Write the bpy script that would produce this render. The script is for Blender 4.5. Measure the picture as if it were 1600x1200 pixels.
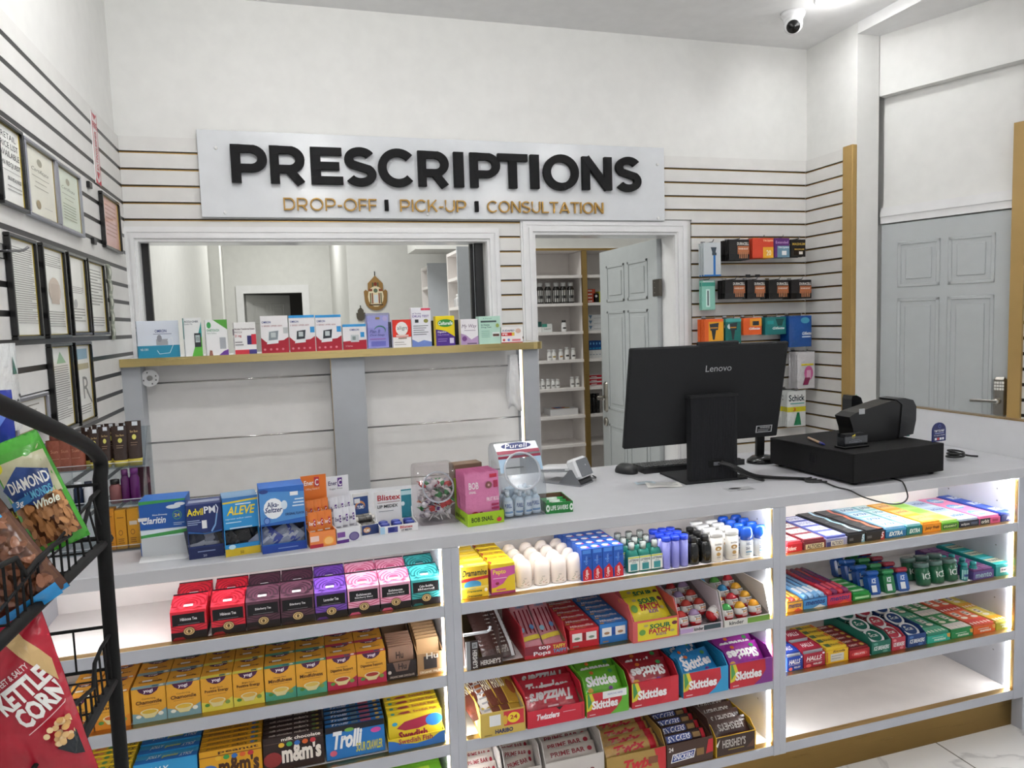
import bpy, math, random
from mathutils import Vector, Matrix, Euler
from mathutils.geometry import tessellate_polygon
random.seed(7)
PI = math.pi
sc = bpy.context.scene
C = sc.collection
for o in list(bpy.data.objects): bpy.data.objects.remove(o)
# ---------------------------------------------------------------- camera (solved from the photo's vanishing points)
YAW, PITCH, ROLL, FPX, HC = 0.28915385, -0.08629737, -0.03314585, 1134.37, 1.59
def _basis():
    cy, sy, cp, sp, cr, sr = math.cos(YAW), math.sin(YAW), math.cos(PITCH), math.sin(PITCH), math.cos(ROLL), math.sin(ROLL)
    f = Vector((sy*cp, cy*cp, sp)); r0 = Vector((cy, -sy, 0)); u0 = r0.cross(f)
    return cr*r0+sr*u0, -sr*r0+cr*u0, f
CR, CU, CF = _basis()
cam = bpy.data.objects.new('camera', bpy.data.cameras.new('camera')); C.objects.link(cam)
cam.matrix_world = Matrix(((CR.x, CU.x, -CF.x, 0), (CR.y, CU.y, -CF.y, 0), (CR.z, CU.z, -CF.z, HC), (0, 0, 0, 1)))
cam.data.sensor_fit = 'HORIZONTAL'; cam.data.sensor_width = 36; cam.data.lens = FPX/1600*36
cam.data.clip_start = .02; sc.camera = cam
# ---------------------------------------------------------------- world, exposure
w = bpy.data.worlds.new('world'); sc.world = w; w.use_nodes = True
w.node_tree.nodes['Background'].inputs[0].default_value = (.97, .98, 1, 1)
w.node_tree.nodes['Background'].inputs[1].default_value = 0.62
sc.view_settings.view_transform = 'Standard'; sc.view_settings.look = 'None'
sc.view_settings.gamma = 1; sc.view_settings.use_curve_mapping = False
sc.view_settings.exposure = 0.0
LAMP_W, LAMP_BACK, STRIP = 18, 22, 30.0
def at(px, py, ax, val):            # photo pixel (1600x1200) -> point on the plane ax = val
    d = CF + CR*((px-800)/FPX) - CU*((py-600)/FPX); c = Vector((0, 0, HC)); i = 'xyz'.index(ax)
    return c + d*((val-c[i])/d[i])
def atp(px, py, p0, n):
    d = CF + CR*((px-800)/FPX) - CU*((py-600)/FPX); c = Vector((0, 0, HC))
    return c + d*((Vector(p0)-c).dot(n)/d.dot(n))
def X(px, py, y): return at(px, py, 'y', y).x
# ---------------------------------------------------------------- materials
def lin(h):
    h = h.lstrip('#'); c = [int(h[i:i+2], 16)/255 for i in (0, 2, 4)]
    return tuple((v/12.92 if v <= .04045 else ((v+.055)/1.055)**2.4) for v in c)+(1,)
_M = {}
KIND = dict(card=(.48, 0, .35), gloss=(.18, 0, .5), film=(.22, 0, .5), matte=(.75, 0, .3), plastic=(.35, 0, .5), paint=(.55, 0, .4),
            metal=(.28, 1, .5), brass=(.3, 1, .5), chrome=(.12, 1, .5), ink=(.6, 0, .2), print=(.4, 0, .4))
def M(col, kind='card'):
    k = (col, kind)
    if k in _M: return _M[k]
    m = bpy.data.materials.new(kind+'_'+col.strip('#')); m.use_nodes = True; nt = m.node_tree; b = nt.nodes['Principled BSDF']
    if kind == 'glass':
        b.inputs['Base Color'].default_value = lin(col); b.inputs['Roughness'].default_value = .03
        b.inputs['Transmission Weight'].default_value = 1; b.inputs['IOR'].default_value = 1.15
    elif kind == 'clear':            # thin clear plastic
        t = nt.nodes.new('ShaderNodeBsdfTransparent'); t.inputs[0].default_value = lin(col)
        g = nt.nodes.new('ShaderNodeBsdfGlossy'); g.inputs['Roughness'].default_value = .1
        mx = nt.nodes.new('ShaderNodeMixShader'); lw_ = nt.nodes.new('ShaderNodeLayerWeight'); lw_.inputs[0].default_value = .3
        fr = nt.nodes.new('ShaderNodeMapRange'); fr.inputs[3].default_value = .03; fr.inputs[4].default_value = .42; nt.links.new(lw_.outputs[1], fr.inputs[0])
        nt.links.new(fr.outputs[0], mx.inputs[0]); nt.links.new(t.outputs[0], mx.inputs[1]); nt.links.new(g.outputs[0], mx.inputs[2])
        nt.links.new(mx.outputs[0], nt.nodes['Material Output'].inputs[0])
    elif kind in ('emit', 'emit2', 'emit3', 'emit4'):
        b.inputs['Emission Color'].default_value = lin(col); b.inputs['Emission Strength'].default_value = dict(emit=STRIP, emit2=3.0, emit3=26.0, emit4=60.0)[kind]
        b.inputs['Base Color'].default_value = (1, 1, 1, 1)
    else:
        r, me, s = KIND[kind]
        b.inputs['Roughness'].default_value = r; b.inputs['Metallic'].default_value = me; b.inputs['Specular IOR Level'].default_value = s
        n = nt.nodes.new('ShaderNodeTexNoise'); tc = nt.nodes.new('ShaderNodeTexCoord'); mp = nt.nodes.new('ShaderNodeMapping')
        nt.links.new(tc.outputs['Object'], mp.inputs[0]); nt.links.new(mp.outputs[0], n.inputs['Vector'])
        n.inputs['Scale'].default_value = 14; mp.inputs['Scale'].default_value = (1, 1, 1)
        mx = nt.nodes.new('ShaderNodeMix'); mx.data_type = 'RGBA'; c = lin(col)
        mx.inputs[6].default_value = tuple(v*.94 for v in c[:3])+(1,); mx.inputs[7].default_value = tuple(min(1, v*1.05) for v in c[:3])+(1,)
        nt.links.new(n.outputs['Fac'], mx.inputs[0]); nt.links.new(mx.outputs[2], b.inputs['Base Color'])
        if kind == 'brass':
            mp.inputs['Scale'].default_value = (.6, 40, 40); n.inputs['Scale'].default_value = 5
            rr = nt.nodes.new('ShaderNodeMapRange'); rr.inputs[3].default_value = .22; rr.inputs[4].default_value = .4
            nt.links.new(n.outputs['Fac'], rr.inputs[0]); nt.links.new(rr.outputs[0], b.inputs['Roughness'])
        if kind == 'film':
            n2 = nt.nodes.new('ShaderNodeTexNoise'); n2.inputs['Scale'].default_value = 45; bp = nt.nodes.new('ShaderNodeBump')
            nt.links.new(tc.outputs['Object'], n2.inputs['Vector']); bp.inputs['Strength'].default_value = .35; bp.inputs['Distance'].default_value = .01
            nt.links.new(n2.outputs['Fac'], bp.inputs['Height']); nt.links.new(bp.outputs[0], b.inputs['Normal'])
    _M[k] = m; return m
def marble():
    m = bpy.data.materials.new('marble_tile'); m.use_nodes = True; nt = m.node_tree; b = nt.nodes['Principled BSDF']; L = nt.links.new
    tc = nt.nodes.new('ShaderNodeTexCoord'); n = nt.nodes.new('ShaderNodeTexNoise'); n.inputs['Scale'].default_value = 1.3; n.inputs['Detail'].default_value = 8
    n.inputs['Distortion'].default_value = 1.6; L(tc.outputs['Object'], n.inputs['Vector'])
    r = nt.nodes.new('ShaderNodeValToRGB'); e = r.color_ramp.elements
    e[0].position = .478; e[0].color = (.80, .79, .77, 1); e[1].position = .5; e[1].color = (.6, .59, .58, 1)
    x = e.new(.515); x.color = (.82, .81, .79, 1); L(n.outputs['Fac'], r.inputs[0])
    br = nt.nodes.new('ShaderNodeTexBrick'); mp = nt.nodes.new('ShaderNodeMapping'); mp.inputs['Location'].default_value = (.23, .19, 0)
    L(tc.outputs['Object'], mp.inputs[0]); L(mp.outputs[0], br.inputs['Vector']); br.inputs['Scale'].default_value = 1
    br.inputs['Brick Width'].default_value = .6; br.inputs['Row Height'].default_value = 1.2; br.inputs['Mortar Size'].default_value = .003; br.offset = 0
    br.inputs['Color1'].default_value = br.inputs['Color2'].default_value = (1, 1, 1, 1); br.inputs['Mortar'].default_value = (.25, .24, .22, 1)
    mx = nt.nodes.new('ShaderNodeMix'); mx.data_type = 'RGBA'; mx.blend_type = 'MULTIPLY'; mx.inputs[0].default_value = 1
    L(r.outputs[0], mx.inputs[6]); L(br.outputs[0], mx.inputs[7]); L(mx.outputs[2], b.inputs['Base Color']); b.inputs['Roughness'].default_value = .22
    return m
# ---------------------------------------------------------------- text
_T = {}
def text_geo(s, bold=0, it=0, res=2):
    k = (s, bold, it, res)
    if k in _T: return _T[k]
    cu = bpy.data.curves.new('t', 'FONT'); cu.body = s; cu.resolution_u = res; cu.fill_mode = 'FRONT'
    cu.offset = .022*bold; cu.shear = .28*it
    ob = bpy.data.objects.new('t', cu); C.objects.link(ob)
    me = bpy.data.meshes.new_from_object(ob.evaluated_get(bpy.context.evaluated_depsgraph_get()))
    vs = [(v.co.x, v.co.y) for v in me.vertices]; fs = [tuple(p.vertices) for p in me.polygons]
    bpy.data.objects.remove(ob); bpy.data.curves.remove(cu); bpy.data.meshes.remove(me)
    x0 = min(v[0] for v in vs); x1 = max(v[0] for v in vs); y0 = min(v[1] for v in vs); y1 = max(v[1] for v in vs)
    vs = [((a-x0)/(x1-x0), (b-y0)/(y1-y0)) for a, b in vs]
    _T[k] = (vs, fs, (x1-x0)/(y1-y0)); return _T[k]
# ---------------------------------------------------------------- mesh builder
class MB:
    def __init__(s): s.v = []; s.f = []; s.m = []; s.mats = []; s.sm = set()
    def mi(s, mat):
        if mat not in s.mats: s.mats.append(mat)
        return s.mats.index(mat)
    def poly(s, pts, mat, smooth=False):
        i = len(s.v); s.v += [tuple(p) for p in pts]; s.f.append(tuple(range(i, i+len(pts)))); s.m.append(s.mi(mat))
        if smooth: s.sm.add(len(s.f)-1)
    def mesh(s, vs, fs, mat, smooth=False):
        i = len(s.v); s.v += [tuple(p) for p in vs]; k = s.mi(mat)
        for f in fs:
            s.f.append(tuple(j+i for j in f)); s.m.append(k)
            if smooth: s.sm.add(len(s.f)-1)
        return s
    def box(s, x0, y0, z0, x1, y1, z1, mat, b=0):
        if b:
            b = min(b, (x1-x0)*.49, (y1-y0)*.49, (z1-z0)*.49); vs = []
            for z, zi in ((z0, 0), (z0+b, 1), (z1-b, 1), (z1, 0)):
                i = b if not zi else 0
                vs += [(x0+b, y0+i, z), (x1-b, y0+i, z), (x1-i, y0+b, z), (x1-i, y1-b, z), (x1-b, y1-i, z), (x0+b, y1-i, z), (x0+i, y1-b, z), (x0+i, y0+b, z)]
            fs = [tuple(range(7, -1, -1)), tuple(range(24, 32))]
            for r in range(3):
                for k in range(8): fs.append((r*8+k, r*8+(k+1) % 8, r*8+8+(k+1) % 8, r*8+8+k))
            return s.mesh(vs, fs, mat)
        vs = [(x0, y0, z0), (x1, y0, z0), (x1, y1, z0), (x0, y1, z0), (x0, y0, z1), (x1, y0, z1), (x1, y1, z1), (x0, y1, z1)]
        return s.mesh(vs, [(3, 2, 1, 0), (4, 5, 6, 7), (0, 1, 5, 4), (1, 2, 6, 5), (2, 3, 7, 6), (3, 0, 4, 7)], mat)
    def prism(s, pts, off, mat):        # pts: 3D ring, off: extrusion vector
        n = len(pts); a = [Vector(p) for p in pts]; o = Vector(off); vs = a+[p+o for p in a]
        nrm = Vector((0, 0, 0))
        for i in range(n): nrm += a[i].cross(a[(i+1) % n])
        fl = nrm.dot(o) < 0
        fs = [tuple(range(n)) if fl is False and False else tuple(range(n-1, -1, -1)), tuple(range(n, 2*n))]+[(i, (i+1) % n, (i+1) % n+n, i+n) for i in range(n)]
        if fl: fs = [tuple(reversed(f)) for f in fs]
        return s.mesh(vs, fs, mat)
    def tube(s, pts, r, mat, n=8, closed=False):
        pts = [Vector(p) for p in pts]; vs = []; m = len(pts); up = Vector((0, 0, 1)); prev = None
        for i, p in enumerate(pts):
            d = ((pts[(i+1) % m] if closed or i < m-1 else p)-(pts[i-1] if closed or i > 0 else p))
            d = d.normalized() if d.length > 1e-9 else Vector((0, 0, 1))
            if prev is None: a = d.cross(up) if abs(d.z) < .95 else d.cross(Vector((1, 0, 0)))
            else: a = prev-d*prev.dot(d)
            a.normalize(); prev = a; b = d.cross(a)
            rr = r[i] if isinstance(r, (list, tuple)) else r
            for k in range(n): t = 2*PI*k/n; vs.append(p+(a*math.cos(t)+b*math.sin(t))*rr)
        fs = []
        for i in range(m if closed else m-1):
            for k in range(n): fs.append((i*n+k, i*n+(k+1) % n, ((i+1) % m)*n+(k+1) % n, ((i+1) % m)*n+k))
        s.mesh(vs, fs, mat, n > 5)
        if not closed:
            k = len(s.v)-m*n; kk = s.mi(mat)
            s.f += [tuple(range(k+n-1, k-1, -1)), tuple(range(k+(m-1)*n, k+m*n))]; s.m += [kk, kk]
        return s
    def lathe(s, prof, mat, n=20, c=(0, 0, 0), sx=1, sy=1, pw=2.0):
        vs = []; fs = []
        for r, z in prof:
            for k in range(n):
                t = 2*PI*(k+.5)/n; ct, st = math.cos(t), math.sin(t)
                q = (abs(ct)**pw+abs(st)**pw)**(-1/pw)
                vs.append((c[0]+r*ct*q*sx, c[1]+r*st*q*sy, c[2]+z))
        for i in range(len(prof)-1):
            for k in range(n): fs.append((i*n+k, i*n+(k+1) % n, (i+1)*n+(k+1) % n, (i+1)*n+k))
        s.mesh(vs, fs, mat, True); k = len(s.v)-len(vs); kk = s.mi(mat)
        if prof[0][0] > 1e-6: s.f.append(tuple(range(k+n-1, k-1, -1))); s.m.append(kk)
        if prof[-1][0] > 1e-6: s.f.append(tuple(range(k+len(vs)-n, k+len(vs)))); s.m.append(kk)
        return s
    def grid(s, fn, nu, nv, mat, smooth=True, flip=False):
        vs = [fn(i/nu, j/nv) for j in range(nv+1) for i in range(nu+1)]; fs = []
        for j in range(nv):
            for i in range(nu):
                a = j*(nu+1)+i; q = (a, a+1, a+nu+2, a+nu+1); fs.append(q[::-1] if flip else q)
        return s.mesh(vs, fs, mat, smooth)
    def flatpoly(s, uv, sf, of, mat, n):
        xs = [a for a, b in uv]; ys = [b for a, b in uv]
        if n < 5 or max(max(xs)-min(xs), max(ys)-min(ys)) < .2: s.poly([sf(a, b, of) for a, b in uv], mat); return
        tris = [[uv[i if isinstance(i, int) else 0] for i in t_] for t_ in tessellate_polygon([[Vector((a, b, 0)) for a, b in uv]])]
        while tris:       # subdivide so the print follows the curved surface
            t_ = tris.pop(); e = [math.hypot(t_[i][0]-t_[(i+1) % 3][0], t_[i][1]-t_[(i+1) % 3][1]) for i in range(3)]; k = e.index(max(e))
            if e[k] > .13:
                p, q, r = t_[k], t_[(k+1) % 3], t_[(k+2) % 3]; m = ((p[0]+q[0])/2, (p[1]+q[1])/2); tris += [[p, m, r], [m, q, r]]
            else: s.poly([sf(a, b, of) for a, b in t_], mat)
    def prt(s, sf, cmds, n=1, kind='print', o0=.00035, st=.00013):
        """printed graphics laid on the surface sf(u, v, lift)"""
        for i, c in enumerate(cmds):
            of = o0+st*i; k = c[0]; mat = M(c[-1] if k != 't' else c[6], kind)
            if k == 'r':
                u0, v0, u1, v1 = c[1:5]; s.grid(lambda a, b: sf(u0+(u1-u0)*a, v0+(v1-v0)*b, of), n, n, mat, n > 1)
            elif k == 'e':
                u, v, ru, rv = c[1:5]; N = 14
                s.flatpoly([(u+ru*math.cos(2*PI*q/N), v+rv*math.sin(2*PI*q/N)) for q in range(N)], sf, of, mat, n)
            elif k == 'p': s.flatpoly(c[1], sf, of, mat, n)
            elif k == 'l':
                pts, wd = c[1], c[2]; asp = c[3] if len(c) > 4 else 1
                for (a, b), (a2, b2) in zip(pts, pts[1:]):
                    dx, dy = a2-a, (b2-b)*asp; L = math.hypot(dx, dy) or 1; nx, ny = -dy/L*wd/2, dx/L*wd/2/asp
                    s.poly([sf(a-nx, b-ny, of), sf(a2-nx, b2-ny, of), sf(a2+nx, b2+ny, of), sf(a+nx, b+ny, of)], mat)
            elif k == 't':
                _, st_, u0, v0, u1, v1, _c = c[:7]; op = c[7] if len(c) > 7 else ''
                vs, fs, asp = text_geo(st_, op.count('b'), op.count('i'), 4 if 'h' in op else 2)
                if 'f' in op: vs = [(1-a, 1-b) for a, b in vs]
                if 'v' in op: vs = [(1-b, a) for a, b in vs]
                if 'w' in op: vs = [(b, 1-a) for a, b in vs]
                s.mesh([sf(u0+(u1-u0)*a, v0+(v1-v0)*b, of) for a, b in vs], fs, mat)
        return s
    def build(s, name, parent=None, loc=None, rot=None):
        me = bpy.data.meshes.new(name); me.from_pydata(s.v, [], s.f); me.polygons.foreach_set('material_index', s.m)
        if s.sm: me.polygons.foreach_set('use_smooth', [i in s.sm for i in range(len(s.f))])
        for m in s.mats: me.materials.append(m)
        me.update(); o = bpy.data.objects.new(name, me); C.objects.link(o)
        if loc is not None: o.location = loc
        if rot is not None: o.rotation_euler = rot if hasattr(rot, '__len__') else (0, 0, rot)
        if parent: o.parent = parent
        return o
def flat(O, U, V):
    O, U, V = Vector(O), Vector(U), Vector(V); N = U.cross(V).normalized()
    return lambda u, v, o: O+U*u+V*v+N*o
def T(o, label, cat, group=None):
    o['label'] = label; o['category'] = cat
    if group: o['group'] = group
    return o
def empty(name, loc=(0, 0, 0), rot=0):
    o = bpy.data.objects.new(name, None); C.objects.link(o); o.location = loc; o.empty_display_size = .05
    o.rotation_euler = rot if hasattr(rot, '__len__') else (0, 0, rot); return o
def thing(name, label, cat, loc=(0, 0, 0), rot=0, group=None): return T(empty(name, loc, rot), label, cat, group)
def struct(name, mb, **k): o = mb.build(name, **k); o['kind'] = 'structure'; return o
def dup(root, loc, rot=None, label=None, group=None, scale=None):
    r = root.copy(); C.objects.link(r); r.location = loc
    if rot is not None: r.rotation_euler = rot if hasattr(rot, '__len__') else (0, 0, rot)
    if label: r['label'] = label
    if group: r['group'] = group
    if scale: r.scale = scale
    for ch in root.children:
        c = ch.copy(); C.objects.link(c); c.parent = r
        for g in ch.children: d = g.copy(); C.objects.link(d); d.parent = c
    return r
ORD = ['first', 'second', 'third', 'fourth', 'fifth', 'sixth', 'seventh', 'eighth', 'ninth', 'tenth', 'eleventh', 'twelfth']
def nth(i, n, a='leftmost', b='rightmost'): return a if i == 0 else b if i == n-1 else ORD[i]+(' from left' if a == 'leftmost' else '')
def rown(i, n): return 'front row' if i == 0 else 'back row' if i == n-1 else ORD[i]+' row'
# ---------------------------------------------------------------- product helpers
def faces(x0, x1, d, h, y=0, z=0):
    wd = x1-x0
    return {'F': flat((x0, y, z), (wd, 0, 0), (0, 0, h)), 'T': flat((x0, y, z+h), (wd, 0, 0), (0, d, 0)),
            'L': flat((x0, y+d, z), (0, -d, 0), (0, 0, h)), 'R': flat((x1, y, z), (0, d, 0), (0, 0, h)),
            'B': flat((x1, y+d, z), (-wd, 0, 0), (0, 0, h))}
def carton(name, label, cat, wd, d, h, col, loc, rot=0, F=(), TT=(), L=(), R=(), group=None, parent=None, kind='card', b=.0008):
    """closed printed box; loc is its front bottom left corner, before rot"""
    mb = MB(); mb.box(0, 0, 0, wd, d, h, M(col, kind), b); f = faces(0, wd, d, h)
    for k, c in (('F', F), ('T', TT), ('L', L), ('R', R)):
        if c: mb.prt(f[k], c)
    o = mb.build(name, parent, loc, rot)
    if not parent: T(o, label, cat, group)
    return o
def tray_mb(wd, d, hf, hb, col, inner=None, F=(), L=(), R=(), th=.0022, notch=0, header=None, B=(), bx=None):
    """open-topped counter display carton: low front lip, sides sloping up to the back"""
    mb = MB(); m = M(col); mi = M(inner or col)
    mb.box(th, th, 0, wd-th, d-th, th, mi)
    mb.box(0, 0, 0, wd, th, hf, m)
    mb.box(0, d-th, 0, wd, d, hb, m); sh = bx or min(d, .05 if notch else d)
    for xx, mm in ((0, m), (wd-th, m)):
        if notch == 2: mb.prism([(xx, th, 0), (xx, d-th, 0), (xx, d-th, hb*.55), (xx, d*.8, hf*1.05), (xx, th, hf)], (th, 0, 0), mm); continue
        mb.prism([(xx, th, 0), (xx, d-th, 0), (xx, d-th, hb), (xx, th+sh*.6, hb if notch else hf+(hb-hf)*.55), (xx, th, hf)], (th, 0, 0), mm)
    if inner:
        mb.box(th, d-th-.0006, th, wd-th, d-th-.0002, hb, m if notch == 2 else mi)
        for xx in (th+.0002, wd-th-.0006):
            if notch == 2: break
            mb.prism([(xx, th, th), (xx, d-th, th), (xx, d-th, hb-.001), (xx, th, hf-.001)], (.0004, 0, 0), mi)
        mb.box(th, th+.0002, th, wd-th, th+.0006, hf-.001, mi)
    f = faces(0, wd, d, hf)
    if F: mb.prt(f['F'], F)
    if L: mb.prt(f['L'], L)
    if R: mb.prt(f['R'], R)
    if B: mb.prt(flat((0, d-th, hf), (wd, 0, 0), (0, 0, hb-hf)), B, o0=.0012)
    return mb
def tray(name, label, cat, wd, d, hf, hb, col, loc, rot=0, group=None, **k):
    return T(tray_mb(wd, d, hf, hb, col, **k).build(name, None, loc, rot), label, cat, group)
def pillow_surf(wd, h, t, p=.5, cr=.06):
    def b(u, v):
        vv = min(max((v-cr)/(1-2*cr), 0), 1); uu = min(max(u, 0), 1)
        return t/2*(max(0, math.sin(PI*vv))**p)*(max(0, 1-abs(2*uu-1)**2.6))**.7+.0006
    return (lambda u, v, o: Vector(((u-.5)*wd, -b(u, v)-o, v*h))), (lambda u, v, o: Vector(((.5-u)*wd, b(1-u, v)+o, v*h)))
def pillow(wd, h, t, col, F=(), B=(), n=10, p=.5, cr=.06, kind='film', crimp=None):
    """sealed film bag standing on its lower crimp"""
    mb = MB(); f, b = pillow_surf(wd, h, t, p, cr); m = M(col, kind)
    def wr(g, s): return lambda u, v: g(u, v, 0)+Vector((0, s*.0007*math.sin(u*37+v*23), 0))
    mb.grid(wr(f, 1), n, n+2, m); mb.grid(wr(b, 1), n, n+2, m)
    if crimp:
        for v0, v1 in ((0, cr*.8), (1-cr*.8, 1)): mb.grid(lambda u, v: f(u, v0+(v1-v0)*v, .0006), n, 1, M(crimp, kind))
    if F: mb.prt(f, F, n=6, kind=kind, o0=.0012, st=.0002)
    if B: mb.prt(b, B, n=6, kind=kind, o0=.0012, st=.0002)
    return mb
# ================================================================ ROOM
J = at(1339, 227, 'x', 3.0).y
D = 3.743; XL, XR = -.727, 3.0; ZC = 3.13; SP = .0762; ZG0 = at(1259.7, 270.7, 'y', D).z
ST, LED_Z = 2.484, 1.483
wp = M('#e4e4e1', 'paint'); slat = M('#dddcd9', 'paint'); trimw = M('#e9e9e9', 'gloss'); grey = M('#b4b8bd', 'paint'); white = M('#e4e4e6', 'paint')
brass = M('#b59562', 'brass'); dbrass = M('#a3834c', 'brass'); blk = M('#141415', 'plastic'); bm = M('#1b1b1d', 'metal')
WX0, WX1, WZ1 = at(222.7, 383, 'y', D).x-.03, 1.0, 2.01            # pharmacy window opening
DX0, DX1, DZ1 = 1.262, 2.095, 2.045                                  # doorway opening
mb = MB(); mb.box(-4, -4.5, -.05, 5, 10, 0, marble()); struct('floor', mb)
mb = MB(); mb.box(XL-.3, -3.2, ZC, XR, D+.1, ZC+.1, M('#ededed', 'paint')); mb.box(XR+.0005, -3.2, 3.07, 4.6, J-.0005, ZC+.1, M('#ededed', 'paint')); mb.box(XR, J, ZC, 4.6, D+.1, ZC+.1, M('#ededed', 'paint')); struct('ceiling', mb)
mb = MB()
for x0, z0, x1, z1 in ((XL-.15, 0, WX0, ZC), (WX0, WZ1, WX1, ZC), (WX0, 0, WX1, LED_Z-.04), (WX1, 0, DX0, ZC), (DX0, DZ1, DX1, ZC), (DX1, 0, XR+.8, ZC)):
    mb.box(x0, D, z0, x1, D+.13, z1, wp)
struct('wall_back', mb)
mb = MB(); mb.box(XL-.15, -3.2, 0, XL, D, ZC, wp); struct('wall_left', mb)
J = at(1339, 227, 'x', XR).y
mb = MB(); mb.box(XR, J, 0, XR+.145, D, ZC, wp); struct('wall_right', mb)
# oblique door wall to the right of the jamb
AN = math.radians(21.4); od = Vector((math.sin(AN), -math.cos(AN), 0)); on = Vector((-math.cos(AN), -math.sin(AN), 0)); O0 = Vector((3.148, J, 0))
def ob(t, z, o=0): return O0+od*t+on*o+Vector((0, 0, z))
def obx(mb, t0, t1, z0, z1, o0, o1, mat): mb.prism([ob(t0, z0, o0), ob(t1, z0, o0), ob(t1, z1, o0), ob(t0, z1, o0)], on*(o1-o0), mat)
mb = MB(); obx(mb, 0, 2.6, 2.75, 3.07, -.12, 0, wp); obx(mb, -.05, 2.6, 2.06, 3.07, -.2, -.06, wp); obx(mb, .67, 2.6, 0, 2.75, -.2, -.03, wp)
obx(mb, -.05, .0, 0, 3.07, -.2, -.06, wp); obx(mb, -.1, 2.6, 0, 3.1, -.3, -.2, wp); struct('wall_right', mb)
mb = MB()
for z0, z1, o in ((2.062, 2.10, .005), (2.10, 2.125, .013), (2.125, 2.15, .002)): obx(mb, .0, .665, z0, z1, -.06, o-.03, trimw)
struct('trim_1', mb)
# slatwalls: boards with brass-lined (left wall: black-lined) grooves
gblk = M('#0d0d0e', 'plastic'); gshade = M('#33261a', 'plastic')  # dark brown backing paints the shade above the brass lip of each groove
def boards(mb, pt, x0, x1, z0, z1, gm, hole=None):
    """pt(x, y_out, z); boards between grooves of pitch SP"""
    k0 = int((ZG0-z1)/SP)-2; zs = [ZG0-SP*k for k in range(k0, 45)]
    def bx(a, b, c, d, o0, o1, m):
        if d-c < .002 or b-a < .002: return
        v = [pt(a, o0, c), pt(b, o0, c), pt(b, o0, d), pt(a, o0, d)]; mb.prism(v, Vector(pt(a, o1, c))-Vector(pt(a, o0, c)), m)
    dp = .0142 if gm is gblk else .004
    bx(x0, x1, z0, z1, 0, dp, gm if gm is gblk else gshade)
    for z in zs:
        g = .0082 if gm is gblk else .0056; a, b = max(z0, z-SP+g), min(z1, z-g)
        if b > a: bx(x0, x1, a, b, dp, .015, slat)
        if gm is not gblk and z0 < z-.0056 and z < z1: bx(x0, x1, z-.0056, z-.0008, dp, .0142, gm)
def bp(x, o, z): return (x, D-o, z)
mb = MB()
WT, WR = 2.078, 1.062; DTL, DTR, DTT = 1.2, 2.21, 2.132
for a, b, c, d in ((XL+.016, DTL, WT, ST), (DTL, DTR, DTT, ST), (DTR, XR-.016, .0, ST), (WR, DTL, 1.44, WT)): boards(mb, bp, a, b, c, d, dbrass)
struct('wall_back', mb)
mb = MB(); boards(mb, lambda x, o, z: (XL+o, x, z), -.5, D, 0, ST, gblk); struct('wall_left', mb)
mb = MB(); boards(mb, lambda x, o, z: (XR-o, x, z), J+.075, D, 0, ST, dbrass); struct('wall_right', mb)
mb = MB(); mb.box(XR-.03, J, 0, XR+.004, J+.075, ST+.005, M('#a58750', 'paint'), .003); struct('trim_2', mb)
# far end of the door wall: second slatwall with its brass post
mb = MB(); obx(mb, .645, .70, 0, 2.46, -.03, .01, M('#a58750', 'paint')); struct('trim_3', mb)
mb = MB(); boards(mb, lambda x, o, z: ob(x, z, o-.03), .70, 1.9, 0, 2.45, M('#0d0d0e', 'plastic')); struct('wall_right', mb)
# mouldings round window and doorway
def mould(mb, x0, x1, z1, wd, z0=None, jambs=(1, 1)):
    prof = ((0, .2, .012), (.2, .45, .022), (.45, .62, .015), (.62, .88, .019), (.88, 1, .01))
    for a, b, o in prof:
        xa, xb = x0-wd*b, x0-wd*a; mb.box(x0-wd*b, D-o-.015, z1+wd*a, x1+wd*b, D-.01, z1+wd*b, trimw)
        for j, s in zip(jambs, (-1, 1)):
            if j:
                e = sorted((x0-wd*a, x0-wd*b) if s < 0 else (x1+wd*a, x1+wd*b)); mb.box(e[0], D-o-.0149, z0 or 0, e[1], D-.01, z1+wd*a+.0001, trimw)
mb = MB(); mould(mb, WX0+.015, WX1-.005, WZ1, .068, LED_Z); mb.box(WX0-.02, D-.01, LED_Z-.01, WX0+.016, D+.13, WZ1, trimw); mb.box(WX1-.006, D-.01, LED_Z, WX1+.02, D+.13, WZ1, trimw)
mb.box(WX0, D-.01, WZ1-.002, WX1, D+.13, WZ1+.02, trimw); struct('window_1', mb)
mb = MB(); mb.box(WX0+.017, D+.04, LED_Z, WX0+.047, D+.07, WZ1-.002, blk); mb.box(WX1-.055, D+.04, LED_Z, WX1-.012, D+.07, WZ1-.002, blk)
mb.box(WX1-.075, D+.075, LED_Z, WX1-.056, D+.1, WZ1-.002, blk); o = mb.build('window_frame'); o['kind'] = 'structure'
mb = MB(); mould(mb, DX0, DX1, DZ1, .08, 0); mb.box(DX0-.02, D-.01, 0, DX0+.001, D+.13, DZ1, trimw); mb.box(DX1-.001, D-.01, 0, DX1+.03, D+.13, DZ1, trimw); mb.box(DX0, D-.01, DZ1-.001, DX1, D+.13, DZ1+.02, trimw)
struct('trim_4', mb)
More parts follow.
